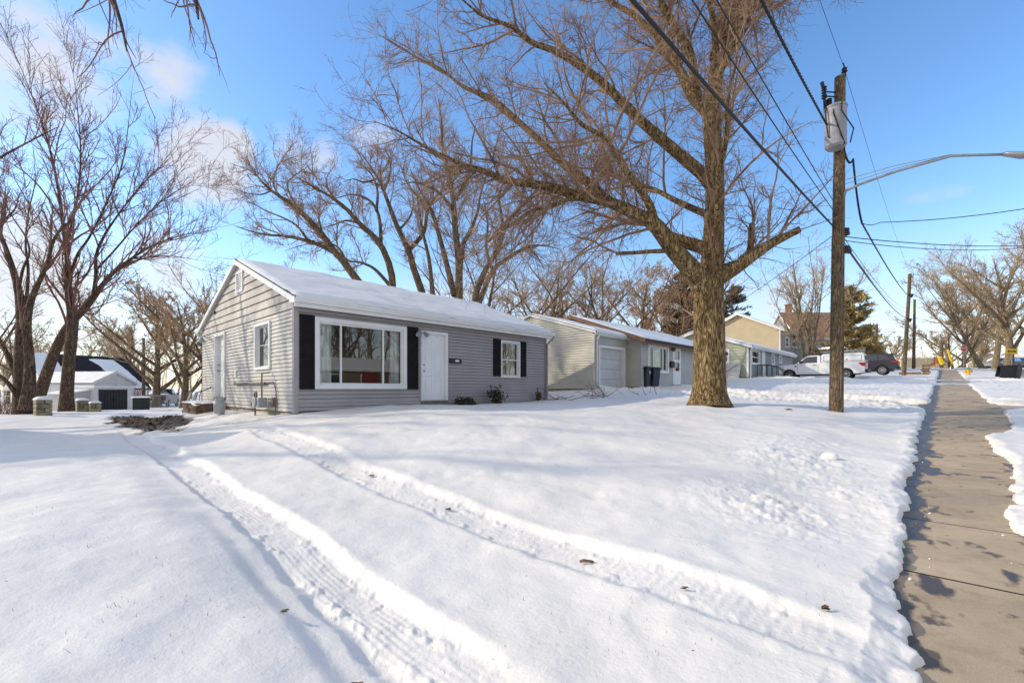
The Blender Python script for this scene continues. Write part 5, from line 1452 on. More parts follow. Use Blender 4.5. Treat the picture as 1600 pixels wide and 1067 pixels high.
    if snow:
        for (xa, xb, z) in ((.65, .05, 1.945), (-.15, -2.88, 1.345), (2.6, 1.75, 1.24)):
            gx_, gy_ = np.meshgrid(np.linspace(xb, xa, 16), np.linspace(-.8, .8, 16), indexing='ij')
            e = np.minimum(np.minimum(gx_ - xb, xa - gx_), .8 - np.abs(gy_))
            zz = z - .01 + .10 * np.sqrt(np.clip(e / .2, 0, 1)) * (1 + .3 * fbm(gx_ / .3, gy_ / .3, 4, 2))
            i = np.arange(15)[:, None] * 16; j = np.arange(15)[None, :]
            link('snow_cover', mesh_np('snow_cover', np.stack([gx_, gy_, zz], -1).reshape(-1, 3), np.stack([i + j, i + 16 + j, i + 17 + j, i + j + 1], -1).reshape(-1, 4), True), M['snow'], o)
    return o

tx0 = on_x(-7, 1281, 592)[0]
TYY = 39.6
a_, b_ = on_y(TYY, 1213, 591), on_y(TYY, 1352, 592)
Lp = b_[0] - a_[0]
tk_ = pickup('white pickup truck with a closed topper and roof ladder rack parked across the driveway', ((a_[0] + b_[0]) / 2 + .05, TYY + .9, at(1281, 592, 33).z - .02), math.pi, M['white_paint'])
tk_.scale = (Lp / 6.0,) * 3

def suv(label, loc, rz, paint):
    o = thing('parked_suv', label, 'suv', loc, rz)
    W = .93; R = .36; low = .40; xf, xr_ = 1.45, -1.35
    def under(xc): return [(x, max(low, z)) for x, z in arch(xc, .43, 12, .34)][::-1]
    prof = [(-2.30, .55), (-2.1, low)] + under(xr_) + [(-.7, low), (.9, low)] + under(xf) + [(2.15, low), (2.33, .55), (2.32, .85), (2.1, .98), (1.15, 1.08), (-2.15, 1.12), (-2.32, 1.05), (-2.34, .75)]
    mb = MB(); mb.prism(prof, -W, W); b = mb.build('body', paint, o, bevel=.05, world=False, seg=3); fix_normals(b)
    tw = lambda z: W - .03 - max(0, z - 1.08) * .32
    mb = MB(); mb.prism([(1.20, 1.07), (.45, 1.62), (.1, 1.68), (-1.55, 1.68), (-1.95, 1.62), (-2.18, 1.10)], tw); g = mb.build('cab', paint, o, bevel=.04, world=False, seg=3); fix_normals(g)
    for s in (-1, 1):
        for gl in ([(.95, 1.13), (.42, 1.56), (-.18, 1.60), (-.18, 1.13)], [(-.26, 1.13), (-.26, 1.60), (-1.05, 1.60), (-1.05, 1.14)], [(-1.13, 1.15), (-1.13, 1.59), (-1.60, 1.57), (-1.85, 1.20)]):
            mb = MB(); mb.face([(x, s * (tw(z) + .006), z) for x, z in gl]); mb.build('side_window', M['glass_dark'], o, world=False)
        mb = MB(); mb.hexa([(-2.36, s * (W - .3), .92), (-2.36, s * (W + .01), .92), (-1.95, s * (W + .01), .98), (-1.95, s * (W - .1), .98)], [(-2.34, s * (W - .3), 1.06), (-2.34, s * (W + .01), 1.06), (-1.9, s * (W + .01), 1.07), (-1.9, s * (W - .1), 1.07)]); mb.build('taillight', M['red_lens'], o, world=False)
        mb = MB(); mb.box((-.55, s * W, .93), (-.35, s * (W + .03), .96)); mb.box((.35, s * W, .92), (.55, s * (W + .03), .95)); mb.build('door_handle', paint, o, world=False)
        mb = MB(); mb.box((.72, s * (W + .02), 1.12), (.86, s * (W + .2), 1.26)); mb.build('mirror', paint, o, bevel=.03, world=False)
        wheel(o, xf, s * (W - .12), R, .23, spokes=9); wheel(o, xr_, s * (W - .12), R, .23, spokes=9)
        mb = MB(); mb.tube([(.1, s * .62, 1.70), (0, s * .62, 1.74), (-1.5, s * .62, 1.74), (-1.6, s * .62, 1.69)], .02, 6); mb.build('roof_rail', M['black_plastic'], o, world=False)
    mb = MB(); mb.face([(-2.16, -.66, 1.16), (-2.16, .66, 1.16), (-1.985, .6, 1.58), (-1.985, -.6, 1.58)]); mb.build('rear_window', M['glass_dark'], o, world=False)
    mb = MB(); mb.hexa([(-1.85, -.66, 1.63), (-2.14, -.64, 1.60), (-2.14, .64, 1.60), (-1.85, .66, 1.63)], [(-1.85, -.66, 1.69), (-2.12, -.64, 1.64), (-2.12, .64, 1.64), (-1.85, .66, 1.69)]); mb.build('spoiler', paint, o, world=False)
    mb = MB(); mb.face([(1.16, -.72, 1.11), (1.16, .72, 1.11), (.49, .64, 1.60), (.49, -.64, 1.60)]); mb.build('windshield', M['glass_dark'], o, world=False)
    mb = MB(); mb.box((-2.40, -.85, .42), (-2.2, .85, .66)); mb.build('rear_bumper', M['black_plastic'], o, bevel=.05, world=False)
    mb = MB(); mb.box((-2, -.75, .3), (2, .75, .5)); mb.build('chassis', M['black_iron'], o, world=False)
    return o
SYY = 46.0
e_ = on_y(SYY, 1404.5, 585); q_ = at(1385, 585.5, 37.5)
suv('dark purple grey suv parked beyond the tail of the white pickup', (e_[0] - 2.36, SYY + .9, q_.z - .05), math.pi, M['purple_paint'])
p_ = at(254, 633, 50)
pk = pickup('old dark pickup truck facing away under snow, far left past the shed', (p_.x, p_.y, min(p_.z, T1(p_.x, p_.y)) - .02), math.atan2(p_.y, p_.x) - .22, M['purple_paint'], False, True)
p_ = at(238, 632, 48)
tb = thing('tarp_mound', 'tan tarp covered mound beside the old dark pickup', 'tarp', (p_.x, p_.y, T1(p_.x, p_.y)))
gx_, gy_ = np.meshgrid(np.linspace(-1, 1, 24), np.linspace(-1, 1, 24), indexing='ij')
rr = np.sqrt(gx_ ** 2 + gy_ ** 2)
zz = 1.35 * np.clip(1 - rr ** 2.2, -.2, 1) ** 1 * (1 + .25 * fbm(gx_ * 3, gy_ * 3, 8, 3)) - .05
i = np.arange(23)[:, None] * 24; j = np.arange(23)[None, :]
link('tarp', mesh_np('tarp', np.stack([gx_ * 1.0, gy_ * .9, zz], -1).reshape(-1, 3), np.stack([i + j, i + 24 + j, i + 25 + j, i + j + 1], -1).reshape(-1, 4), False), pm('tarp_cloth', (.36, .29, .20), .8, .35, 2, .4, 8), tb)

# ------------------------------------------------------------------ utility poles and wires
def wood_pole(label, base, top, r0, r1, group='wooden utility poles'):
    o = thing('utility_pole', label, 'utility pole', base, group=group)
    b = Vector(base); t = Vector(top)
    n = 10
    mb = MB(); mb.tube([b + Vector((0, 0, -.6)) + (t - b) * (k / n) for k in range(n)] + [t], [r0 + (r1 - r0) * k / n for k in range(n + 1)], 16)
    mb.build('pole', M['pole_wood'], o)
    return o
PA = at(1306, 646, 12.35); PA.z = gz(PA.x, PA.y) - .02
PAT = at(1312.5, 121, 12.25)
def on_pole(py):
    f = (at(1306, py, 12.3).z - PA.z) / (PAT.z - PA.z)
    return PA + (PAT - PA) * f
pole = wood_pole('tall wooden utility pole carrying a grey transformer and street light, on the lawn edge', PA, PAT, .172, .125)
# transformer can on the camera side left
tz0, tz1 = on_pole(241), on_pole(178)
SD = (Vector((0, 0, 0)) - PA); SD.z = 0; SD.normalize()
TC = Vector((-.02, -.38, 0))
mb = MB()
oo = Vector((tz0.x, tz0.y, 0)) + TC
hh = tz1.z - tz0.z
mb.lathe([(.0, tz0.z), (.20, tz0.z + .0), (.245, tz0.z + .05), (.245, tz1.z - .06), (.262, tz1.z - .055), (.262, tz1.z - .01), (.24, tz1.z), (.12, tz1.z + .05), (.0, tz1.z + .06)], 28, 'z', oo)
tr = mb.build('transformer', pm('transformer_paint', (.31, .31, .34), .5, .06, 3), pole, smooth=False)
mb = MB(); mb.tube([oo + Vector((-.10, -.05, tz1.z)), oo + Vector((-.14, -.05, tz1.z + .12)), oo + Vector((-.14, -.05, tz1.z + .26))], [.05, .055, .03], 10)
for k in range(4): mb.lathe([(.03, tz1.z + .06 + .05 * k), (.075, tz1.z + .08 + .05 * k), (.03, tz1.z + .10 + .05 * k)], 12, 'z', oo + Vector((-.14, -.05, 0)))
mb.build('bushing', M['black_iron'], tr)
mb = MB()
for k in range(3):
    a = oo + Vector((-.18 + .17 * k, -.20, tz0.z + .62)); mb.tube([a + Vector((0, .0, .45)), a + Vector((0, -.06, .2)), a + Vector((.05 + .1 * k, -.05, -.35)), a + Vector((.28 - .06 * k, .1, -.62))], .016, 6)
mb.build('lead_wire', M['wire'], tr)
# cut-out fuse, top insulator, brackets
cz1, cz2 = on_pole(140), on_pole(172)
mb = MB(); b0 = Vector((cz1.x, cz1.y, 0)) + Vector((-.30, -.34, 0))
for z in (cz1.z - .12, cz1.z - .24): mb.tube([Vector((cz1.x, cz1.y, z)), b0 + Vector((.02, .02, z))], .018, 6)
mb.tube([b0 + Vector((-.05, 0, cz1.z + .15)), b0 + Vector((.0, 0, cz1.z - .1)), b0 + Vector((.02, 0, cz2.z - .15))], [.045, .035, .03], 8)
for k in range(5): mb.lathe([(.03, cz1.z + .02 - .07 * k), (.07, cz1.z - .01 - .07 * k), (.03, cz1.z - .04 - .07 * k)], 10, 'z', b0)
mb.build('fuse_cutout', M['black_iron'], pole)
mb = MB(); tp = PAT + Vector((.09, .05, 0)); mb.tube([tp + Vector((0, 0, -.35)), tp + Vector((.02, 0, .12))], .02, 6); mb.lathe([(.03, .1), (.075, .12), (.05, .17), (.07, .2), (.03, .25)], 12, 'z', tp); mb.tube([tp + Vector((0, 0, .25)), tp + Vector((-.03, 0, .38))], .016, 6)
mb.build('insulator', M['black_iron'], pole)
for py, dx_ in ((362, .20), (390, .25)):
    q = on_pole(py); mb = MB(); mb.tube([q + Vector((.05, .02, .06)), q + Vector((dx_ * .7, .1, .02)), q + Vector((dx_, .16, -.1))], [.05, .09, .06], 8); mb.box(q + Vector((.1, -.02, -.12)), q + Vector((.24, .12, .05)))
    mb.build('cable_clamp', M['black_iron'], pole)
mb = MB()
for k, (dx_, z0_, z1_) in enumerate(((.15, 330, 620), (-.145, 370, 640))):
    a, b = on_pole(z0_), on_pole(z1_); off = Vector((dx_ * .72, -dx_ * .75 * 1, 0)) if k == 0 else Vector((-.12, -.1, 0))
    mb.tube([a + off, b + off * 1.12], .012, 5)
mb.build('ground_wire', M['pipe'], pole)
# street light arm reaching over the road
aA = on_pole(303)
mb = MB()
arm = [aA + Vector((.10, -.02, -.14)), aA + Vector((.16, -.02, .02)), aA + Vector((.45, -.02, .10)), aA + Vector((1.2, -.02, .20)), aA + Vector((2.2, -.02, .235)), at(1566, 241.5, 10.25)]
mb.tube(arm, [.05, .04, .036, .034, .032, .03], 10); a_arm = mb.build('lamp_arm', M['galv'], pole, smooth=True)
mb = MB(); mb.tube([aA + Vector((.08, -.05, .30)), arm[3] + Vector((.0, 0, .15)), arm[4] + Vector((0, 0, .03))], .009, 6); mb.tube([aA + Vector((.08, .05, .22)), arm[3] + Vector((.0, 0.04, .09)), arm[4] + Vector((0, 0, .02))], .008, 6); mb.build('stay_rod', M['galv'], a_arm)
E = arm[-1]; dx_ = (arm[-1] - arm[-2]).normalized()
mb = MB()
prof = [(0, .05, .045), (.10, .10, .06), (.28, .15, .07), (.46, .15, .06), (.62, .09, .04), (.70, .03, .02)]
rings = []
for (l_, wy, wz) in prof:
    cpt = E + dx_ * l_
    rings.append([mb.pt(cpt + Vector((0, wy * math.cos(2 * math.pi * k / 14), wz * math.sin(2 * math.pi * k / 14) - (.03 if l_ > .1 else 0)))) for k in range(14)])
for a, b in zip(rings, rings[1:]):
    for k in range(14): mb.f.append([a[k], a[(k + 1) % 14], b[(k + 1) % 14], b[k]])
mb.f.append(rings[0][::-1]); mb.f.append(rings[-1])
lh = mb.build('lamp_head', M['galv'], a_arm, smooth=True)
lc = E + dx_ * .24; mb = MB(); mb.lathe([(.045, .04), (.045, .10), (.03, .12)], 12, 'z', lc); mb.build('photo_cell', M['hyd_green'], lh)

PB = at(1411.5, 587.5, 41); PB.z = T1(PB.x, PB.y); PBT = at(1421.5, 428, 41)
poleb = wood_pole('leaning wooden utility pole farther along the sidewalk, past the dark suv', PB, PBT, .17, .125)
for py in (462, 500):
    q = PB + (PBT - PB) * ((at(1415, py, 41).z - PB.z) / (PBT.z - PB.z)); mb = MB(); mb.tube([q + Vector((.0, -.1, .12)), q + Vector((.28, -.16, .0)), q + Vector((.2, -.14, -.22))], [.07, .13, .07], 8); mb.build('cable_clamp', M['black_iron'], poleb)
P3 = at(1427.5, 569, 62); wood_pole('pale utility pole just right of the leaning pole', P3, at(1429, 468, 62), .19, .14)
P4 = at(1369.5, 560, 64); wood_pole('utility pole between the evergreen tree and the leaning pole', P4, at(1370, 506, 64), .16, .12)
P5 = at(1482.5, 569, 80); p5 = wood_pole('distant bare pole left of the stop sign', P5, at(1482.5, 521, 80), .16, .12)
P6 = at(1471, 569, 78); p6 = wood_pole('short tan pole beside the orange barricade', P6, at(1471.5, 534, 78), .26, .22)
for k_, (pl, xb_, yb_, xt_, yt_) in enumerate(((p5, 1488, 569, 1480.5, 546), (p6, 1472.5, 569, 1468, 558))):
    b, t = at(xb_, yb_, 77), at(xt_, yt_, 77); g = thing('guy_guard', ('tall yellow guard leaning on the guy wire of the distant bare pole', 'short yellow guard leaning low in front of the tan pole')[k_], 'guy guard', b, group='yellow guy wire guards')
    mb = MB(); mb.tube([b, t], .16 if k_ == 0 else .3, 8); mb.build('guard_tube', M['sign_yellow'], g)

def wire(label, pts, r, sag=0.0, n=24, twist=0.0):
    """sagging line through given points"""
    P = []
    for a, b in zip(pts, pts[1:]):
        a, b = Vector(a), Vector(b)
        for k in range(n):
            f = k / n; p = a.lerp(b, f); p.z -= sag * 4 * f * (1 - f); P.append(p)
    P.append(Vector(pts[-1]))
    o = thing('power_line', label, 'power line', P[0])
    mb = MB(); mb.tube(P, r, 6); ob = mb.build('cable', M['wire'], o)
    if twist:
        for ph in (0, 2.1, 4.2):
            mb = MB(); Q = []
            m = int(sum((b - a).length for a, b in zip(P, P[1:])) / twist * 8)
            L_ = len(P) - 1
            for k in range(m + 1):
                f = k / m * L_; i0 = min(int(f), L_ - 1); p = P[i0].lerp(P[i0 + 1], f - i0)
                a = 2 * math.pi * k / 8 + ph; Q.append(p + Vector((math.cos(a) * r, 0, math.sin(a) * r)))
            mb.tube(Q, r * .75, 5, False); mb.build('strand', M['wire'], ob)
    return o
def back(q, px0, py0, D=26):
    """the run of a street line from point q back past the viewpoint: parallel to the street, through the photo's line"""
    return None
up = Vector((0, 0, 1))
qa = on_pole(358); 
# direction of the pole line: parallel to the sidewalk, previous pole behind the viewpoint
def prev_span(q, dx0, rise):  # point 17 m back along the street
    return Vector((q.x + dx0, q.y - 32, q.z + rise))
wire('thick black cable sloping down from the upper middle to the big pole', [prev_span(qa, -.35, -.55), qa + Vector((-.05, -.16, 0))], .023, .35)
qb = on_pole(338)
wire('thin wire just right of the thick cable, running to the big pole', [prev_span(qb, .30, -.25), qb + Vector((-.02, -.15, 0))], .010, .42)
qb = on_pole(330)
wire('second thin wire paired with it, a hand higher on the big pole', [prev_span(qb, .55, -.05), qb + Vector((.02, -.15, 0))], .009, .40)
qc = on_pole(204)
wire('heavy twisted cable hanging from the top edge to the transformer', [prev_span(qc, .42, -.9), qc + Vector((-.20, -.50, 0))], .016, .9, twist=.5)
qd = PAT + Vector((.08, .05, .25))
wire('fine overhead wire running over the top of the big pole', [prev_span(qd, .1, -1.0), qd, PBT + up * .2], .0055, .45)
def on_poleb(py): return PB + (PBT - PB) * ((at(1415, py, 41).z - PB.z) / (PBT.z - PB.z))
wire('thick black cable dropping from the big pole to the leaning pole', [on_pole(385) + Vector((.15, .1, 0)), on_poleb(497)], .022, .38)
wire('upper thin wire between the big pole and the leaning pole', [on_pole(372) + Vector((.12, .12, 0)), on_poleb(482)], .009, .5)
wire('lower thin wire between the big pole and the leaning pole', [on_pole(378) + Vector((.12, .12, 0)), on_poleb(487)], .009, .55)
q1 = at(1347, 349, 13.6)
wire('twisted cable from the transformer down along the poles to the leaning pole', [on_pole(232) + Vector((.1, -.1, 0)), on_pole(250) + Vector((.28, .25, 0)), q1, on_poleb(462)], .016, .25, twist=.5)
wire('service drop leaving right across the street at mid height', [q1, at(1376, 347.5, 12.6), at(1600, 326.5, 11), at(2600, 250, 9)], .010, .06)
wire('upper of the two level lines crossing to the right edge', [on_pole(372) + Vector((.15, 0, 0)), at(1600, 384, 16), at(3000, 420, 16)], .012, .10)
wire('lower of the two level lines crossing to the right edge', [on_pole(378) + Vector((.15, 0, 0)), at(1600, 387, 16), at(3000, 425, 16)], .010, .16)
wire('thin service wire going left from the big pole to the cream house', [on_pole(366) + Vector((-.1, 0, 0)), Vector((MXR + 2.5, MY0 + 7.5, MZR - .6))], .009, .28)
wire('low far line strung across the sky at the end of the street', [at(1280, 520, 70), at(1429, 525, 62), at(1700, 532, 60)], .022, .3)
wire('far line just above the low one at the end of the street', [at(1290, 508, 70), at(1429, 517, 62), at(1700, 506, 60)], .018, .5)
wire('wire crossing behind the left trees above the dark roof', [at(-200, 536, 60), at(110, 540, 60), at(330, 556, 60), at(560, 560, 60)], .03, .2)
wire('second wire below it crossing behind the left trees', [at(-200, 522, 62), at(110, 528, 62), at(330, 541, 62), at(560, 548, 62)], .025, .25)
pl_ = at(224.5, 622, 52); wood_pole('slim wooden pole among the trees left of the grey house', (pl_.x, pl_.y, T1(pl_.x, pl_.y)), at(224.5, 528, 52), .17, .13)

# ------------------------------------------------------------------ signs, hydrant, kerbside things at the end of the street
sp = at(1581, 549, 55.4)
ys = thing('arrow_sign', 'yellow double headed arrow sign at the end of the road', 'sign', (sp.x, sp.y, T1(sp.x, sp.y)))
mb = MB(); mb.tube([(sp.x, sp.y + .05, T1(sp.x, sp.y) - .3), (sp.x, sp.y + .05, sp.z + .3)], .035, 6); mb.build('post', M['metal_grey'], ys)
SF = frame((sp.x, sp.y, sp.z), (c_, s_, 0), (s_, -c_, 0)); SF[2][3] = sp.z
mb = MB(); mb.X = SF; mb.box((-.70, -.02, -.33), (.70, .0, .33)); pn = mb.build('sign_panel', M['sign_yellow'], ys)
ar = [(-.55, 0), (-.30, .19), (-.34, .065), (.34, .065), (.30, .19), (.55, 0), (.30, -.19), (.34, -.065), (-.34, -.065), (-.30, -.19)]
mb = MB(); mb.X = SF; mb.face([(x, .006, z) for x, z in ar]); mb.build('arrow', M['sign_black'], pn)
sp = at(1506, 544, 53)
ss = thing('stop_sign', 'red octagonal stop sign standing at the far street corner', 'sign', (sp.x, sp.y, T1(sp.x, sp.y)))
mb = MB(); mb.tube([(sp.x, sp.y + .05, T1(sp.x, sp.y) - .3), (sp.x, sp.y + .05, sp.z + .3)], .03, 6); mb.build('post', M['metal_grey'], ss)
SF = frame((sp.x, sp.y, sp.z), (c_, s_, 0), (s_, -c_, 0)); SF[2][3] = sp.z
octo = lambda r: [(r * math.cos(math.pi / 8 + k * math.pi / 4), r * math.sin(math.pi / 8 + k * math.pi / 4)) for k in range(8)]
mb = MB(); mb.X = SF; mb.hexa([(x, -.01, z) for x, z in octo(.42)], [(x, .0, z) for x, z in octo(.42)]); pn = mb.build('sign_panel', M['white_trim'], ss)
mb = MB(); mb.X = SF; mb.face([(x, .004, z) for x, z in octo(.38)]); mb.build('sign_face', M['sign_red'], pn)
tcu = bpy.data.curves.new('stop_word', 'FONT'); tcu.body = 'STOP'; tcu.size = .33; tcu.align_x = 'CENTER'; tcu.align_y = 'CENTER'
to = bpy.data.objects.new('stop_word_curve', tcu); COL.objects.link(to)
bpy.context.view_layer.update()
tm = bpy.data.meshes.new_from_object(to.evaluated_get(bpy.context.evaluated_depsgraph_get())); bpy.data.objects.remove(to)
tm.materials.clear(); tm.materials.append(M['white_trim'])
lt = bpy.data.objects.new('lettering', tm); COL.objects.link(lt); lt.parent = pn
Mt = Matrix.Identity(4)
for q in range(3): Mt[q][0] = (c_, s_, 0)[q]; Mt[q][1] = (0, 0, 1)[q]; Mt[q][2] = (s_, -c_, 0)[q]; Mt[q][3] = ((s_ * .008, -c_ * .008, sp.z - T1(sp.x, sp.y)))[q]
lt.matrix_local = Mt

hp = at(1513, 586, 37); hp.z = T1(hp.x, hp.y) - .04
hy = thing('fire_hydrant', 'yellow fire hydrant with green cap in the snow right of the sidewalk', 'fire hydrant', hp)
mb = MB(); mb.lathe([(.17, 0), (.17, .05), (.12, .07), (.115, .42), (.17, .43), (.17, .47), (.13, .49)], 18, 'z', hp)
for a in (0, math.pi, math.pi / 2): 
    d_ = Vector((math.cos(a + .4), math.sin(a + .4), 0)); mb.tube([hp + up * .34, hp + up * .34 + d_ * .20, hp + up * .34 + d_ * .21, hp + up * .34 + d_ * .25], [.07, .07, .095, .09], 10)
mb.build('barrel', M['hyd_yellow'], hy)
mb = MB(); mb.lathe([(.14, .49), (.13, .56), (.09, .63), (.03, .66), (.03, .71), (.0, .71)], 16, 'z', hp); mb.build('cap', M['hyd_green'], hy)
# low retaining wall with a stacked end
rw = at(1446.5, 586, 42)
zb = T1(rw.x, rw.y)
o = thing('retaining_wall', 'stacked timber retaining wall end and beam at the yard corner by the sidewalk', 'retaining wall', (rw.x, rw.y, zb))
for k in range(5):
    mb = MB(); j_ = random.uniform(-.08, .08); mb.box((rw.x - .30 + j_, rw.y - .25 + j_, zb - .1 + k * .21), (rw.x + .28 + j_, rw.y + .55, zb + .09 + k * .21)); mb.build('block', M['stone' if k % 2 else 'timber'], o, bevel=.03)
mb = MB(); mb.box((rw.x - 1.9, rw.y - .1, zb - .1), (rw.x - .32, rw.y + .14, zb + .24)); mb.build('beam', M['timber'], o, bevel=.02)
# orange barricade and long pale building at the far end
ob = at(1466, 568, 80)
o = thing('orange_barricade', 'orange plastic barricade at the far end of the sidewalk', 'barricade', ob)
Fo = frame((ob.x, ob.y, 0), (c_, s_, 0), (s_, -c_, 0))
mb = MB(); mb.X = Fo
for z in (.15, .55, .95): mb.box((-.85, 0, ob.z + z - .1), (.85, .06, ob.z + z + .18))
for x in (-.75, .7): mb.box((x, -.03, ob.z - .3), (x + .08, -.005, ob.z + 1.2))
mb.build('barricade_panel', M['orange'], o)
mb = MB(); mb.X = Fo; mb.box((-1.0, -.4, ob.z - .3), (-.9, .4, ob.z + .1)); mb.box((.85, -.4, ob.z - .3), (.95, .4, ob.z + .1)); mb.build('foot', M['orange'], o)
fb0, fb1 = at(1408, 570, 130), at(1484, 570, 130)
fb = thing('warehouse', 'long low pale building closing the view at the end of the street', 'building', fb0)
ux = fb1 - fb0; ux.z = 0; WF = ux.length; ux.normalize(); Ff = frame((fb0.x, fb0.y, 0), ux, (ux.y, -ux.x, 0))
zt = at(1440, 560, 130).z
mb = MB(); mb.X = Ff; mb.box((0, -10, fb0.z - 4), (WF, 0, zt)); mb.build('wall', M['tan_siding'], fb)
mb = MB(); mb.X = Ff; mb.box((-.3, -10.2, zt + .01), (WF + .3, .3, zt + .35)); mb.build('roof_edge', M['snow'], fb)
# far houses on the right
for k_, (x0, x1, yb, yt, d, m, lab) in enumerate(((1549, 1572, 566, 552, 100, 'pipe', 'small house with a snowy roof among the trees left of the arrow sign'), (1578, 1612, 566, 549, 96, 'beige_siding', 'grey house partly hidden behind the yellow arrow sign'))):
    a, b = at(x0, yb, d), at(x1, yb, d); ux = b - a; ux.z = 0; WH = ux.length; ux.normalize(); vy = Vector((-ux.y, ux.x, 0))
    Fh = Matrix.Identity(4)
    for q in range(3): Fh[q][0] = -vy[q]; Fh[q][1] = ux[q]; Fh[q][2] = (0, 0, 1)[q]; Fh[q][3] = (a.x, a.y, 0)[q]
    o = thing('far_house', lab, 'house', a)
    zt = at(x0, yt, d).z; zr_ = zt + .3
    roof_set(o, Fh, 4.4, -4.4, 0, WH, zr_, .45, ovg=.3, th=.2, gutter=False, seed=20 + k_, snow_th=.14)
    mb = MB(); mb.X = Fh; mb.box((-4, .1, a.z - 3), (4, WH - .1, zr_ - .45 * 4 - .2)); mb.hexa([(-4, .1, zr_ - 2.0), (4, .1, zr_ - 2.0), (4, WH - .1, zr_ - 2.0), (-4, WH - .1, zr_ - 2.0)], [(-.1, .1, zr_ - .3), (.1, .1, zr_ - .3), (.1, WH - .1, zr_ - .3), (-.1, WH - .1, zr_ - .3)]); mb.build('wall', M[m], o)
    for q in range(2):
        mb = MB(); mb.X = Fh; y0 = WH * (.25 + .4 * q); mb.box((4.0, y0, zr_ - 4.2), (4.05, y0 + 1.3, zr_ - 2.9)); mb.build('window', M['glass_dark'], o)
for k_, (px, py, lab) in enumerate(((1568, 566, 'snow dusted parked car left of the arrow sign'), (1596, 566, 'snow dusted parked car right of the arrow sign'))):
    q = at(px, py, 70); c = suv(lab, (q.x, q.y, T1(q.x, q.y) - .02), YAW + (0 if k_ else math.pi), M['metal_grey'])

# ------------------------------------------------------------------ neighbours outside the frame: the house whose shadow falls on the drive, the houses mirrored in the window
def block_house(name, label, P0, ux, L_, Wd, zb, zt, k, wall_m, roof_m=None, ov=.35, seed=30):
    ux = Vector(ux).normalized(); vx = Vector((ux.y, -ux.x, 0))
    F = Matrix.Identity(4)
    for q in range(3): F[q][0] = vx[q]; F[q][1] = ux[q]; F[q][2] = (0, 0, 1)[q]; F[q][3] = (P0[0], P0[1], 0)[q]
    o = thing(name, label, 'house', (P0[0], P0[1], zb))
    hw = Wd / 2; zr = zt + k * hw + .12
    roof_set(o, F, hw + ov, -hw - ov, 0, L_, zr + k * 0, k, ovg=.3, th=.14, m_roof=roof_m, seed=seed)
    mb = MB(); mb.X = F; mb.box((-hw, 0, zb - 1), (hw, L_, zt)); 
    for y0 in (0, L_ - .12): mb.hexa([(-hw, y0, zt + .002), (hw, y0, zt + .002), (hw, y0 + .12, zt + .002), (-hw, y0 + .12, zt + .002)], [(-.05, y0, zr - .16), (.05, y0, zr - .16), (.05, y0 + .12, zr - .16), (-.05, y0 + .12, zr - .16)])
    mb.build('wall', wall_m, o)
    FW = F @ frame((hw, 0, 0), (0, 1, 0), (1, 0, 0)); 
    for q in range(3):
        mb = MB(); mb.X = FW; y0 = L_ * (.12 + .28 * q); mb.box((y0, .0, zb + 1.0), (y0 + 1.3, .04, zb + 2.2)); w_ = mb.build('window', M['white_trim'], o)
        mb = MB(); mb.X = FW; mb.box((y0 + .1, .03, zb + 1.1), (y0 + 1.2, .055, zb + 2.1)); mb.build('pane', M['glass_dark'], w_)
    mb = MB(); mb.X = FW; mb.box((L_ * .85, .0, zb + .2), (L_ * .85 + .95, .05, zb + 2.2)); mb.build('door', M['white_trim'], o)
    return o
block_house('neighbour_house', 'grey neighbour house outside the left edge whose shadow falls across the driveway', (-19.6, -4.3, 0), (0, -1, 0), 11, 8.0, .4, 3.3, .64, M['beige_siding'])
rh = block_house('red_house', 'brown house with a red garage door across the street, mirrored in the picture window', (30, 32.5, 0), (0, -1, 0), 13, 8, 1.0, 3.75, .36, M['pipe'], seed=33)
mb = MB(); mb.box((25.90, 26.2, 1.2), (25.97, 28.2, 3.5)); mb.build('garage_door', M['red_siding'], rh)

block_house('white_house', 'white house with a snowy roof across the street near the brown one', (31, 4, 0), (0, 1, 0), 10, 7.6, .3, 2.8, .36, M['white_siding'], seed=35)

# ------------------------------------------------------------------ small things lying on the snow
def leaf(px, py, s, label, name='dead_leaf'):
    g = gp(px, py); g.z = gz(g.x, g.y)
    o = thing(name, label, 'leaf', g, group='dead leaves on the snow')
    mb = MB(); rnd = random.Random(int(px))
    for q in range(3 if s > .05 else 2):
        a = YAW + rnd.uniform(-.6, .6); u = Vector((math.cos(a), math.sin(a), 0)) * s * 1.15; v = Vector((-math.sin(a), math.cos(a), 0)) * s * .62
        c0 = g + Vector((rnd.uniform(-.4, .4) * s, rnd.uniform(-.4, .4) * s, .012 + .01 * q))
        pts = [c0 - u, c0 - u * .5 + v * .8 + up * .10 * s, c0 + u * .1 + v * .75 + up * .12 * s, c0 + u * .5 + v * .9 + up * .2 * s, c0 + u, c0 + u * .5 - v * .9 + up * .15 * s, c0 + u * .1 - v * .8, c0 - u * .5 - v * .8 + up * .2 * s]
        mid = mb.pt(c0 + up * .08 * s); idx = [mb.pt(p) for p in pts]
        for k in range(8): mb.f.append([mid, idx[k], idx[(k + 1) % 8]])
    mb.build('leaf_blade', M['leaf_dead'], o)
leaf(553, 1056, .042, 'curled brown leaf cluster at the bottom edge near the left tyre track')
leaf(1291, 964, .026, 'small brown leaf on the snow close to the sidewalk corner')
leaf(581, 738, .04, 'dark leaf lying in the far tyre track')
leaf(700, 788, .035, 'brown leaf pair in the middle of the far tyre track')
leaf(444, 962, .022, 'tiny dark speck of leaf left of the near tyre track')
leaf(1232, 641, .09, 'brown leaf clump on the snow between the big trunk and the pole')
leaf(1070, 925, .02, 'tiny leaf fragment in the lower part of the far track')
g = gp(916, 875); g.z = gz(g.x, g.y) + .015
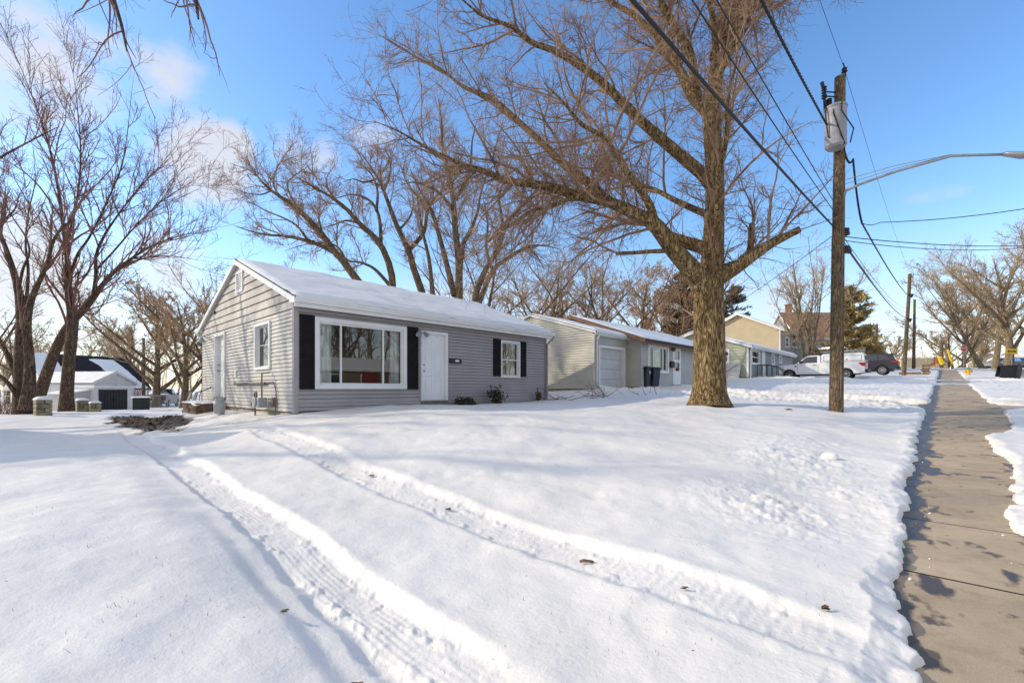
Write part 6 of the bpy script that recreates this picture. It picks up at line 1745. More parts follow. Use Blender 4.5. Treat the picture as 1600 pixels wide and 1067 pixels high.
o = thing('stick', 'short brown stick lying in the far tyre track', 'stick', g); mb = MB(); d_ = Vector((c_, s_, 0)); mb.tube([g - d_ * .05, g - d_ * .02 + up * .008, g + d_ * .055], [.010, .013, .008], 7); mb.build('wood', M['timber'], o)
g = gp(250, 826); g.z = gz(g.x, g.y)
# snow lump thrown on the lawn
g = gp(1297, 719); g.z = gz(g.x, g.y)
o = thing('snow_chunk', 'single block of shovelled snow resting on the lawn', 'snow chunk', g)
mb = MB(); nlat, nlon = 7, 12; rings = []
for a in range(nlat + 1):
    th_ = math.pi * a / nlat; ring = []
    for b in range(nlon):
        ph = 2 * math.pi * b / nlon; v = Vector((math.sin(th_) * math.cos(ph), math.sin(th_) * math.sin(ph), math.cos(th_)))
        r_ = 1 + .35 * float(fbm(np.array([v.x * 1.7 + 3]), np.array([v.y * 1.7 + v.z * 1.3]), 17, 2)[0])
        ring.append(mb.pt(g + Vector((v.x * .10 * r_, v.y * .075 * r_, .03 + v.z * .055 * r_))))
    rings.append(ring)
for a, b in zip(rings, rings[1:]):
    for k in range(nlon): mb.f.append([a[k], a[(k + 1) % nlon], b[(k + 1) % nlon], b[k]])
mb.build('snow_lump', M['snow'], o, smooth=True)
# ------------------------------------------------------------------ trees
def unit(v): return v / np.maximum(np.linalg.norm(v, axis=-1, keepdims=True), 1e-9)

def tubes(P, R, sides):
    """P (N,K,3), R (N,K) -> verts, quads"""
    N_, K, _ = P.shape
    t = np.empty_like(P); t[:, 1:-1] = P[:, 2:] - P[:, :-2]; t[:, 0] = P[:, 1] - P[:, 0]; t[:, -1] = P[:, -1] - P[:, -2]
    t = unit(t)
    ov = unit(P[:, -1] - P[:, 0])
    ax = np.argmin(np.abs(ov), axis=1); ref = np.zeros((N_, 3)); ref[np.arange(N_), ax] = 1
    u = unit(np.cross(t, ref[:, None, :])); w = np.cross(t, u)
    a = np.arange(sides) * 2 * math.pi / sides
    V = P[:, :, None, :] + R[:, :, None, None] * (np.cos(a)[None, None, :, None] * u[:, :, None, :] + np.sin(a)[None, None, :, None] * w[:, :, None, :])
    V = V.reshape(-1, 3)
    n = np.arange(N_)[:, None, None] * (K * sides); k = np.arange(K - 1)[None, :, None] * sides; s = np.arange(sides)[None, None, :]; sn = (s + 1) % sides
    F = np.stack([n + k + s, n + k + sn, n + k + sides + sn, n + k + sides + s], -1).reshape(-1, 4)
    return V, F

def resample(pts, rad, K):
    """smooth polyline through control points"""
    pts = np.array(pts, float); rad = np.array(rad, float)
    n = len(pts)
    tt = np.linspace(0, n - 1, K); i = np.minimum(tt.astype(int), n - 2); f = (tt - i)[:, None]
    p0 = pts[np.maximum(i - 1, 0)]; p1 = pts[i]; p2 = pts[i + 1]; p3 = pts[np.minimum(i + 2, n - 1)]
    out = .5 * ((2 * p1) + (-p0 + p2) * f + (2 * p0 - 5 * p1 + 4 * p2 - p3) * f ** 2 + (-p0 + 3 * p1 - 3 * p2 + p3) * f ** 3)
    return out, np.interp(tt, np.arange(n), rad)

def spawn(P, R, rng, per_m, lmin, lmax, amin, amax, K, upb=0.0, trop=0.0, wob=.12, tmin=.15, rk=.012, rmin=.004, rfrac=.62, taper_len=.55, maxn=None, flat=0.0, wts=None):
    """children along every parent polyline"""
    N_, Kp, _ = P.shape
    seg = np.linalg.norm(P[:, 1:] - P[:, :-1], axis=2); Ls = seg.sum(1)
    cnt = rng.poisson(np.maximum(per_m * Ls * (1 - tmin) * (1.0 if wts is None else np.asarray(wts)), .01))
    if maxn: cnt = np.minimum(cnt, maxn)
    pi_ = np.repeat(np.arange(N_), cnt); n = len(pi_)
    t = tmin + (1 - tmin) * rng.random(n)
    x = t * (Kp - 1); i = np.minimum(x.astype(int), Kp - 2); f = (x - i)
    pos = P[pi_, i] * (1 - f)[:, None] + P[pi_, i + 1] * f[:, None]
    rr = R[pi_, i] * (1 - f) + R[pi_, i + 1] * f
    tan = unit(P[pi_, i + 1] - P[pi_, i])
    v = rng.normal(size=(n, 3)); v[:, 2] *= (1 - flat); v -= (v * tan).sum(1, keepdims=True) * tan; v = unit(v)
    a = np.radians(rng.uniform(amin, amax, n))[:, None]
    d = np.cos(a) * tan + np.sin(a) * v; d[:, 2] += upb; d = unit(d)
    L_ = (lmin + (lmax - lmin) * rng.random(n) ** 1.4) * (1 - taper_len * t)
    r0 = np.minimum(rr * rfrac, rk * L_ + rmin)
    Q = np.empty((n, K, 3)); Q[:, 0] = pos
    step = (L_ / (K - 1))[:, None]
    for k in range(1, K):
        d = d + wob * rng.normal(size=(n, 3)); d[:, 2] += trop; d = unit(d)
        Q[:, k] = Q[:, k - 1] + d * step
    s = np.linspace(0, 1, K)[None, :]
    RR = r0[:, None] * (1 - s) ** .75 + rmin * .6 * s + 0
    return Q, np.maximum(RR, rmin * .55)

def join(parts):
    Vs, Fs, off = [], [], 0
    for V, F in parts: Vs.append(V); Fs.append(F + off); off += len(V)
    return np.concatenate(Vs), np.concatenate(Fs)

def tree_from(name, label, base, limbs, rng, levels, bark, twig, trunk_sides=14, K0=26, group=None, crown_name='crown', leaves=None, cat='tree', trunk_levels=1, extra=None):
    """limbs: list of (points, radii); levels: spawn keyword dicts"""
    o = thing(name, label, cat, base, group=group)
    b = np.array(base)
    res = [resample(p, r, K0) for p, r in limbs]
    P = np.stack([q[0] for q in res]); R = np.stack([q[1] for q in res])
    trunkparts = [tubes(P, R, trunk_sides)]
    crown = []; cur = (P, R); all_ = [(P, R)]
    for li, kw in enumerate(levels):
        kw = dict(kw); sides = kw.pop('sides', 3); src = kw.pop('src', None)
        PP, RR = cur if src is None else all_[src]
        Q, S = spawn(PP, RR, rng, **kw)
        cur = (Q, S); all_.append(cur)
        (trunkparts if li < trunk_levels - 1 else crown).append(tubes(Q, S, sides))
    V, F = join(trunkparts); link('trunk', mesh_np('trunk', V - b, F, True), M[bark], o)
    V, F = join(crown + (extra or [])); link(crown_name, mesh_np(crown_name, V - b, F, False), M[twig], o)
    if leaves:
        n, sz, m, lv = leaves
        Q = all_[lv][0]; idx = rng.integers(0, len(Q), n); kk_ = rng.integers(1, Q.shape[1], n)
        c0 = Q[idx, kk_] + rng.normal(0, .08, (n, 3))
        A = unit(rng.normal(size=(n, 3))); B = unit(np.cross(A, rng.normal(size=(n, 3)))); s = rng.uniform(.6, 1.3, (n, 1)) * sz
        V = np.concatenate([c0 - A * s, c0 + B * s * .6, c0 + A * s, c0 - B * s * .6]) - b
        F = np.stack([np.arange(n) + k * n for k in range(4)], 1); link('leaves', mesh_np('leaves', V, F), M[m], o)
    return o, all_

# ---- the big street tree, limbs traced from the photograph
D0 = 13.0
TB = at(1108, 631, D0); TB.z = gz(TB.x, TB.y) - .05
def tr_(pts, d0, d1):
    n = len(pts); return [tuple(at(px, py, d0 + (d1 - d0) * k / (n - 1))) for k, (px, py) in enumerate(pts)]
lim = []
tp_ = [(1108, 636), (1108, 624), (1108, 608), (1108.5, 570), (1108, 520), (1107, 470), (1108, 438), (1113, 405), (1116, 340), (1117, 280), (1113, 200), (1118, 120), (1128, 50), (1140, -60), (1146, -200), (1150, -330)]
lim.append((tr_(tp_, D0, D0 + .3), [.66, .54, .46, .43, .42, .41, .40, .31, .265, .25, .235, .20, .165, .13, .07, .02]))
lim.append((tr_([(1104, 470), (1094, 440), (1083, 424), (1052, 389), (1022, 350), (990, 333), (952, 316), (904, 306), (860, 293), (825, 287), (794, 284), (755, 267), (724, 258), (676, 236), (624, 206), (585, 190)], D0, D0 - 2.2), [.32, .29, .27, .23, .20, .16, .14, .125, .11, .095, .085, .07, .055, .04, .02, .008]))
lim.append((tr_([(1112, 400), (1100, 388), (1061, 376), (1039, 367), (1015, 348), (985, 328), (952, 315), (917, 284), (882, 258), (842, 219), (807, 188), (772, 157), (724, 136), (689, 109), (646, 87), (598, 57)], D0, D0 + 1.8), [.22, .19, .17, .165, .16, .15, .145, .13, .12, .105, .09, .075, .055, .04, .025, .008]))
lim.append((tr_([(1114, 292), (1096, 271), (1070, 249), (1035, 219), (1000, 188), (974, 162), (943, 131), (908, 105), (869, 81), (829, 66), (799, 42), (755, 26), (733, 9), (700, -20)], D0, D0 - 1.5), [.2, .17, .16, .145, .13, .12, .105, .09, .08, .065, .05, .035, .025, .01]))
lim.append((tr_([(1112, 200), (1105, 175), (1083, 153), (1066, 118), (1052, 96), (1039, 74), (1017, 48), (987, 22), (956, 4), (900, -40), (840, -80)], D0 + .1, D0 + 2.4), [.2, .17, .15, .14, .125, .115, .10, .085, .07, .04, .015]))
lim.append((tr_([(1092, 158), (1085, 130), (1079, 87), (1061, 52), (1039, 17), (1025, -20), (1005, -90), (990, -160)], D0, D0 - 1.6), [.13, .12, .11, .10, .085, .07, .04, .012]))
lim.append((tr_([(1117, 90), (1126, 66), (1144, 52), (1157, 22), (1166, 0), (1180, -60), (1200, -140), (1225, -230)], D0 + .1, D0 + 1.6), [.17, .14, .125, .115, .10, .075, .045, .012]))
lim.append((tr_([(1022, 345), (1017, 324), (1004, 302), (974, 262), (956, 232), (943, 214), (912, 197), (895, 179), (882, 162), (850, 130)], D0 - .6, D0 - 2.6), [.11, .10, .09, .08, .07, .06, .05, .04, .03, .01]))
lim.append((tr_([(900, 305), (880, 315), (860, 322), (830, 330), (800, 350), (770, 372), (742, 400)], D0 - 1.2, D0 - 2.6), [.06, .055, .05, .04, .03, .02, .008]))
lim.append((tr_([(1052, 388), (1036, 392), (1018, 393), (990, 395), (963, 396)], D0 - .43, D0 - 1.0), [.08, .065, .055, .05, .045]))
stub = [(tr_([(1104, 452), (1122, 437), (1149, 420), (1179, 398), (1206, 380), (1230, 368), (1250, 358)], D0 - .1, D0 - .9), [.22, .19, .17, .145, .125, .10, .085]),
        (tr_([(1113, 430), (1127, 421), (1150, 413), (1166, 406), (1173, 385), (1174, 366), (1175, 350)], D0 - .1, D0 + .3), [.15, .13, .115, .105, .09, .085, .08])]
lim += stub
rngm = np.random.default_rng(5)
# limbs growing towards and away from the viewer
for q in range(7):
    f = .45 + .5 * q / 7; k = int(6 + 7 * q / 7); p0 = Vector(lim[0][0][min(k + 1, 12)])
    a = rngm.uniform(0, 6.28); h_ = rngm.uniform(2.8, 4.2); up_ = rngm.uniform(.7, 1.4)
    pts = [p0]; d = Vector((math.cos(a), math.sin(a), up_)).normalized()
    for s in range(7):
        d = (d + Vector((rngm.normal(0, .12), rngm.normal(0, .12), .03))).normalized(); pts.append(pts[-1] + d * h_ / 5)
    lim.append(([tuple(p) for p in pts], list(np.linspace(.11, .012, 8))))
wts = np.ones(len(lim)); wts[0] = .42; wts[10:12] = .35; wts[9] = .3
lv = [dict(wts=wts, per_m=5.0, lmin=.9, lmax=4.2, amin=28, amax=72, K=9, upb=.18, trop=.02, wob=.13, tmin=.24, rk=.012, rmin=.009, sides=5, taper_len=.50),
      dict(per_m=4.3, lmin=.45, lmax=1.7, amin=25, amax=70, K=6, upb=.05, trop=.01, wob=.18, tmin=.10, rk=.009, rmin=.0066, sides=4, taper_len=.35),
      dict(per_m=7.5, lmin=.20, lmax=.85, amin=25, amax=75, K=4, upb=.02, trop=.0, wob=.22, tmin=.08, rk=.007, rmin=.0052, sides=3, taper_len=.35),
      dict(per_m=6.0, lmin=.08, lmax=.34, amin=25, amax=75, K=3, wob=.2, tmin=.1, rk=.006, rmin=.0045, sides=3)]
# water shoots standing on the big limb and around the trunk
P = np.stack([resample(p, r, 30)[0] for p, r in lim[:3]]); R = np.stack([resample(p, r, 30)[1] for p, r in lim[:3]])
Q, S = spawn(P[1:, :16], R[1:, :16], rngm, 7, .5, 2.2, 60, 90, 7, 1.3, .06, .07, .05, .006, .006)
Q2, S2 = spawn(P[:1, 10:22], R[:1, 10:22], rngm, 13, .5, 1.8, 50, 85, 6, .35, .03, .12, .0, .006, .0055)
Q3, S3 = spawn(Q2, S2, rngm, 3, .2, .6, 25, 60, 4, .1, .0, .15, .1, .006, .004)
# drooping twigs under the big limb
Q4, S4 = spawn(P[1:2, 14:28], R[1:2, 14:28], rngm, 6, .6, 1.8, 50, 90, 8, -.8, -.05, .14, .0, .008, .006)
Q5, S5 = spawn(Q4, S4, rngm, 5, .2, .6, 30, 70, 4, -.1, -.02, .2, .1, .006, .004)
shoots = [tubes(Q, S, 4), tubes(Q2, S2, 3), tubes(Q3, S3, 3), tubes(Q4, S4, 3), tubes(Q5, S5, 3)]

o, al = tree_from('street_tree', 'huge bare spreading tree with a furrowed trunk in the front lawn', TB, lim, rngm, lv, 'bark_main', 'twig_main', 20, 44, extra=shoots)

# ---- generic bare tree
def bare_tree(name, label, px, d, height, rng, bark, twig, r0=.3, fork=.3, nlimb=7, spread=.6, lean=0.0, dens=1.0, base=None, rm=None, group=None, stems=1, leaves=None, vase=.25, crown_low=.35, limbs_extra=None, flat=0.0, sub=0.5):
    if base is None:
        p = at(px, 620, d); base = Vector((p.x, p.y, T1(p.x, p.y) - .1))
    rm = rm or max(.004, d * .00030)
    R3 = Vector((c_, s_, 0)); Dd = Vector((-s_, c_, 0))
    limbs = []
    for st in range(stems):
        off = Vector((0, 0, 0)) if stems == 1 else (R3 * rng.uniform(-.5, .5) + Dd * rng.uniform(-.4, .4)) * r0 * 2.2
        dirs = (R3 * (lean + (rng.uniform(-.35, .35) if stems > 1 else rng.uniform(-.05, .05))) + Dd * rng.uniform(-.15, .15) + up).normalized()
        pts = [base + off - up * .3]; d_ = dirs.copy(); hs_ = height * (1 if st == 0 else rng.uniform(.75, .98)); n = 9
        rad = []
        for k in range(n):
            pts.append(pts[-1] + d_ * (hs_ * .86 + .3) / n)
            d_ = (d_ + Vector((rng.normal(0, .07), rng.normal(0, .07), .03))).normalized()
        rr = r0 / (1 if stems == 1 else 1.25)
        rad = [rr * (1.28 if k == 0 else (1 - k / (n + .35)) ** (.95) + .0) for k in range(n + 1)]
        limbs.append(([tuple(p) for p in pts], rad))
        for q in range(max(2, int(nlimb / stems))):
            f = fork + (.82 - fork) * (q + rng.uniform(-.2, .6)) / max(1, nlimb / stems)
            f = min(max(f, .05), .9); k = f * n; i = int(k); p0 = pts[i].lerp(pts[i + 1], k - i); rr_ = rad[i] * .60
            a = 2.4 * q + rng.uniform(-.5, .5) + st
            out = (R3 * math.cos(a) * 1.0 + Dd * math.sin(a) * .9) * spread
            d2 = (out + up * rng.uniform(.55, 1.0)).normalized(); L_ = height * (1 - f) * rng.uniform(.75, 1.15) * (.8 + spread * .5)
            q_ = [p0]; m = 8
            for s in range(m):
                q_.append(q_[-1] + d2 * L_ / m); d2 = (d2 + Vector((rng.normal(0, .09), rng.normal(0, .09), vase * .12))).normalized()
            limbs.append(([tuple(p) for p in q_], [max(rm * 1.5, rr_ * (1 - s / (m + .15)) ** 1.0) for s in range(m + 1)]))
    S = height / 15.0
    lv = [dict(per_m=2.0 * dens / S, lmin=1.2 * S, lmax=4.6 * S, amin=25, amax=60, K=8, upb=.22, trop=.03, wob=.12, tmin=.22, rk=.013, rmin=rm * 2.0, sides=4, flat=flat),
          dict(per_m=2.9 * dens / S, lmin=.5 * S, lmax=2.0 * S, amin=25, amax=60, K=6, upb=.10, trop=.02, wob=.15, tmin=.15, rk=.010, rmin=rm * 1.35, sides=3),
          dict(per_m=4.8 * dens / S, lmin=.25 * S, lmax=.95 * S, amin=25, amax=65, K=4, upb=.08, trop=.02, wob=.18, tmin=.1, rk=.008, rmin=rm, sides=3)]
    if sub: lv.append(dict(per_m=2.6 * dens / S * sub * 2, lmin=.15 * S, lmax=.5 * S, amin=25, amax=65, K=3, upb=.05, trop=0, wob=.2, tmin=.15, rk=.007, rmin=rm * .85, sides=3))
    return tree_from(name, label, base, limbs, rng, lv, bark, twig, 9, 16, group, leaves=leaves)

rg = lambda s: np.random.default_rng(s)
# ---- the two dark trees at the left edge
B1 = at(96, 641, 23.5); B1.z = T1(B1.x, B1.y) - .1
DB = 23.5
lim = [(tr_([(104, 650), (104, 625), (106, 590), (110, 545), (114, 500), (107, 470), (105, 430), (104, 390), (98, 350), (92, 300), (82, 250), (68, 200), (50, 150), (30, 100), (8, 50)], DB, DB - 2), [.62, .46, .42, .40, .38, .25, .21, .19, .17, .15, .12, .10, .07, .04, .012]),
       (tr_([(56, 632), (64, 610), (76, 575), (92, 535), (110, 505), (130, 485), (146, 465), (158, 448), (178, 425), (200, 408), (235, 385), (270, 372), (305, 362), (340, 352)], DB + 1, DB - 1), [.50, .44, .40, .37, .34, .30, .27, .24, .20, .16, .12, .08, .05, .015]),
       (tr_([(146, 465), (150, 430), (150, 400), (162, 370), (178, 345), (200, 315), (230, 280), (262, 250), (285, 225)], DB, DB + 2), [.22, .19, .17, .15, .12, .10, .07, .04, .012]),
       (tr_([(108, 440), (120, 400), (140, 370), (165, 320), (190, 260), (200, 200), (205, 150), (212, 100)], DB - .5, DB + 1), [.17, .15, .13, .11, .085, .06, .035, .012]),
       (tr_([(102, 400), (112, 350), (122, 300), (126, 240), (122, 180), (115, 120), (100, 60)], DB, DB + 1.5), [.16, .14, .12, .10, .07, .04, .012]),
       (tr_([(155, 450), (185, 420), (220, 405), (262, 400), (300, 405), (345, 412)], DB - 1, DB - 3), [.15, .12, .09, .06, .035, .012]),
       (tr_([(152, 420), (180, 390), (215, 350), (258, 310), (300, 290), (345, 300)], DB + 1, DB + 3), [.15, .12, .10, .065, .04, .012]),
       (tr_([(135, 490), (150, 490), (160, 475), (164, 462)], DB - .5, DB - .6), [.10, .08, .06, .03]),
       (tr_([(95, 340), (60, 290), (25, 260), (-20, 235), (-60, 220)], DB, DB + 1), [.13, .10, .07, .04, .012]),
       (tr_([(100, 380), (60, 350), (20, 330), (-30, 300)], DB - 1, DB - 2), [.10, .08, .05, .015])]
lv = [dict(per_m=3.1, lmin=1.2, lmax=4.8, amin=22, amax=50, K=9, upb=.38, trop=.05, wob=.10, tmin=.28, rk=.012, rmin=.016, sides=5, taper_len=.35),
      dict(per_m=2.9, lmin=.6, lmax=2.1, amin=22, amax=55, K=6, upb=.15, trop=.03, wob=.13, tmin=.15, rk=.009, rmin=.010, sides=4),
      dict(per_m=4.8, lmin=.3, lmax=1.0, amin=22, amax=60, K=4, upb=.12, trop=.03, wob=.16, tmin=.1, rk=.008, rmin=.0075, sides=3),
      dict(per_m=3.5, lmin=.10, lmax=.35, amin=25, amax=70, K=3, upb=.1, trop=0, wob=.2, tmin=.15, rk=.008, rmin=.0065, sides=3)]
lim = [(p, [v * .62 * min(1, (v / .45)) ** .38 for v in r_]) for p, r_ in lim]
tree_from('leaning_tree', 'dark bare tree with two crossing trunks beside the tall stone pillar', B1, lim, rg(21), lv, 'bark_dark', 'twig_red', 14, 26)
DC = 20.0
B2 = at(36, 648, DC); B2.z = T1(B2.x, B2.y) - .1
lim = [(tr_([(38, 664), (38, 640), (36, 600), (35, 560), (36, 520), (34, 490), (28, 450), (18, 415), (8, 385), (-5, 350), (-20, 300), (-30, 220)], DC, DC + 1), [.80, .62, .50, .44, .40, .34, .26, .22, .18, .14, .09, .02]),
       (tr_([(40, 640), (46, 600), (46, 560), (42, 520), (44, 490), (52, 460), (66, 430), (76, 405), (84, 375), (96, 358), (110, 345)], DC - .3, DC - 1), [.42, .36, .30, .28, .25, .21, .17, .15, .12, .10, .07]),
       (tr_([(30, 600), (14, 560), (-2, 530), (-30, 500), (-60, 470)], DC, DC + 1), [.26, .20, .17, .12, .03]), (tr_([(30, 622), (12, 598), (-10, 580), (-40, 560)], DC - .3, DC - 1), [.22, .17, .13, .05]),
       (tr_([(36, 500), (42, 460), (44, 420), (40, 380), (45, 330), (55, 280), (50, 220)], DC + .3, DC + 1.5), [.18, .15, .13, .10, .08, .05, .015]),
       (tr_([(30, 450), (36, 420), (46, 395), (40, 370), (20, 340), (0, 300), (-10, 240)], DC - .3, DC - 1.5), [.14, .12, .10, .085, .06, .04, .012])]
lim = [(p, [v * .64 * min(1, (v / .42)) ** .35 for v in r_]) for p, r_ in lim]
tree_from('old_tree', 'thick gnarled dark trunk at the far left edge', B2, lim, rg(22), [dict(lv[0], per_m=1.7), lv[1], lv[2], lv[3]], 'bark_dark', 'twig_red', 14, 22)
# brush at the foot of the left trees
def brush(label, px, py, d, w, hgt, n, m, seed, name='bare_bush', grp=None):
    p = at(px, py, d); b = np.array((p.x, p.y, T1(p.x, p.y) - .05)); r = rg(seed)
    K = 6; P = np.empty((n, K, 3)); P[:, 0] = b + np.stack([r.normal(0, w * .4, n), r.normal(0, w * .4, n), np.zeros(n)], 1)
    dd_ = unit(np.stack([r.normal(0, .5, n), r.normal(0, .5, n), r.uniform(.5, 1.2, n)], 1)); L_ = r.uniform(.4, 1, (n, 1)) * hgt
    for k in range(1, K): dd_ = unit(dd_ + r.normal(0, .15, (n, 3))); P[:, k] = P[:, k - 1] + dd_ * L_ / (K - 1)
    rm = d * .0004; R_ = np.linspace(rm * 1.6, rm * .6, K)[None, :].repeat(n, 0)
    Q, S = spawn(P, R_, r, 5 / hgt, .2 * hgt, .6 * hgt, 25, 60, 4, .1, .0, .2, .15, .01, rm * .7)
    o = thing(name, label, 'bush', tuple(b), group=grp)
    V, F = join([tubes(P, R_, 4), tubes(Q, S, 3)]); link('twigs', mesh_np('twigs', V - b, F), M[m], o)
    return o
brush('tangle of bare brush at the foot of the old left trunk', 8, 655, 20, 1.4, 1.0, 60, 'twig_red', 41)
brush('thin reddish shrub in front of the white garage', 204, 600, 44, .9, 3.0, 26, 'twig_red', 42)
brush('low twiggy shrub left of the old left trunk', -15, 640, 22, 1.4, 1.3, 50, 'twig_mid', 43)

def traced_tree(name, label, d, limbs, seed, bark='bark_mid', twig='twig_mid', dens=1.0, group=None):
    rng = rg(seed); L_ = []
    base = None
    for pts, r0, dd_ in limbs:
        P_ = tr_(pts, d, d + dd_); n = len(P_)
        if base is None:
            b = at(pts[0][0], 600, d); base = Vector((b.x, b.y, T1(b.x, b.y) - .1)); P_ = [tuple(base), tuple(base.lerp(Vector(P_[0]), .55))] + P_; n += 2
        L_.append((P_, [max(.012, r0 * .82 * (1 - k / (n - .6)) ** .95) for k in range(n)]))
    rm = d * .00031
    lv = [dict(per_m=2.3 * dens, lmin=1.0, lmax=4.0, amin=25, amax=62, K=8, upb=.16, trop=.03, wob=.13, tmin=.30, rk=.012, rmin=rm * 2.0, sides=4, taper_len=.35),
          dict(per_m=3.8 * dens, lmin=.5, lmax=1.9, amin=25, amax=62, K=6, upb=.10, trop=.02, wob=.16, tmin=.12, rk=.010, rmin=rm * 1.3, sides=3, taper_len=.4),
          dict(per_m=6.2 * dens, lmin=.25, lmax=.95, amin=25, amax=65, K=4, upb=.08, trop=.02, wob=.18, tmin=.1, rk=.008, rmin=rm, sides=3),
          dict(per_m=3.4 * dens, lmin=.12, lmax=.45, amin=25, amax=65, K=3, upb=.05, trop=0, wob=.2, tmin=.15, rk=.007, rmin=rm * .85, sides=3)]
    return tree_from(name, label, base, L_, rng, lv, bark, twig, 10, 20, group)
traced_tree('vase_tree', 'low wide bare tree leaning left over the left end of the grey roof', 31, [
    ([(585, 478), (556, 436), (537, 409), (520, 390), (504, 367), (485, 346), (466, 327), (443, 311), (424, 298), (408, 283), (396, 266), (384, 245)], .40, -3),
    ([(524, 396), (499, 383), (471, 374), (445, 369), (417, 367), (387, 360), (365, 352)], .19, -2),
    ([(490, 378), (480, 374), (466, 355), (448, 343), (422, 332), (401, 322), (380, 312)], .13, 1),
    ([(537, 409), (534, 395), (523, 383), (499, 379), (470, 384), (445, 392)], .13, 2),
    ([(443, 311), (430, 296), (428, 275), (438, 255), (446, 243)], .09, 1), ([(470, 330), (455, 308), (450, 285), (470, 268), (485, 258)], .09, -1),
    ([(504, 367), (499, 345), (497, 332), (490, 318), (476, 305)], .10, 1.5), ([(424, 298), (408, 304), (385, 302), (368, 296)], .07, -1)], 301, dens=1.05)
traced_tree('arching_tree', 'bare tree whose long limb arches left above the middle of the grey roof', 32, [
    ([(614, 452), (609, 416), (595, 383), (579, 365), (560, 348), (544, 329), (527, 315), (511, 304), (497, 297), (478, 285), (462, 276)], .36, -3),
    ([(595, 381), (594, 350), (588, 327), (574, 311), (551, 304), (532, 308), (512, 316)], .18, 2),
    ([(609, 446), (586, 421), (565, 411), (539, 407), (520, 400)], .17, 1), ([(588, 330), (590, 300), (582, 275), (566, 258), (556, 240)], .13, 1),
    ([(560, 348), (540, 345), (520, 352), (500, 357)], .11, -1), ([(527, 315), (515, 300), (510, 280), (520, 262)], .10, 2)], 302)
traced_tree('forked_tree', 'bare tree with a steep left stem behind the middle of the grey roof', 33, [
    ([(660, 462), (647, 423), (639, 392), (623, 360), (610, 326), (599, 297), (591, 279), (575, 255), (562, 236)], .40, -1),
    ([(640, 390), (662, 363), (668, 331), (683, 305), (699, 294), (720, 280)], .22, 2), ([(599, 300), (610, 270), (608, 248), (600, 228)], .13, 1),
    ([(668, 335), (655, 310), (640, 292), (630, 270), (634, 250)], .13, -1), ([(623, 360), (640, 340), (646, 315), (640, 290)], .12, -2), ([(591, 279), (570, 285), (552, 280), (536, 285)], .10, -1)], 303)
traced_tree('clump_tree', 'tall upright bare tree with a straight grey stem behind the grey roof', 29, [
    ([(717, 466), (717, 410), (711, 357), (708, 310), (697, 252), (691, 226), (690, 190), (684, 150)], .40, 0),
    ([(710, 462), (696, 405), (683, 357), (673, 326), (655, 295), (640, 262)], .25, 1.5), ([(717, 440), (723, 384), (733, 365), (745, 335), (752, 300), (764, 262)], .24, -1),
    ([(708, 315), (725, 290), (735, 258), (738, 220), (745, 190)], .18, 1), ([(709, 330), (690, 305), (670, 292), (645, 285), (625, 290)], .16, -1.5), ([(697, 252), (672, 236), (655, 210), (645, 185)], .12, 1.5), ([(676, 462), (671, 410), (662, 368), (655, 330), (650, 300)], .2, 2)], 304, dens=1.05)
traced_tree('slanting_clump', 'bare tree slanting right, its stems crossing under the big limb', 32, [
    ([(741, 474), (754, 431), (778, 389), (791, 352), (812, 326), (838, 305), (860, 300), (884, 302)], .36, 1),
    ([(750, 470), (770, 423), (801, 399), (825, 386), (851, 384), (876, 390)], .24, -1), ([(778, 389), (785, 350), (780, 310), (790, 275), (800, 245)], .2, 2), ([(812, 326), (820, 295), (836, 270), (850, 250)], .14, 1), ([(770, 423), (760, 390), (762, 350), (755, 310)], .17, -2), ([(825, 386), (840, 402), (850, 420)], .09, -1)], 305, dens=1.05)
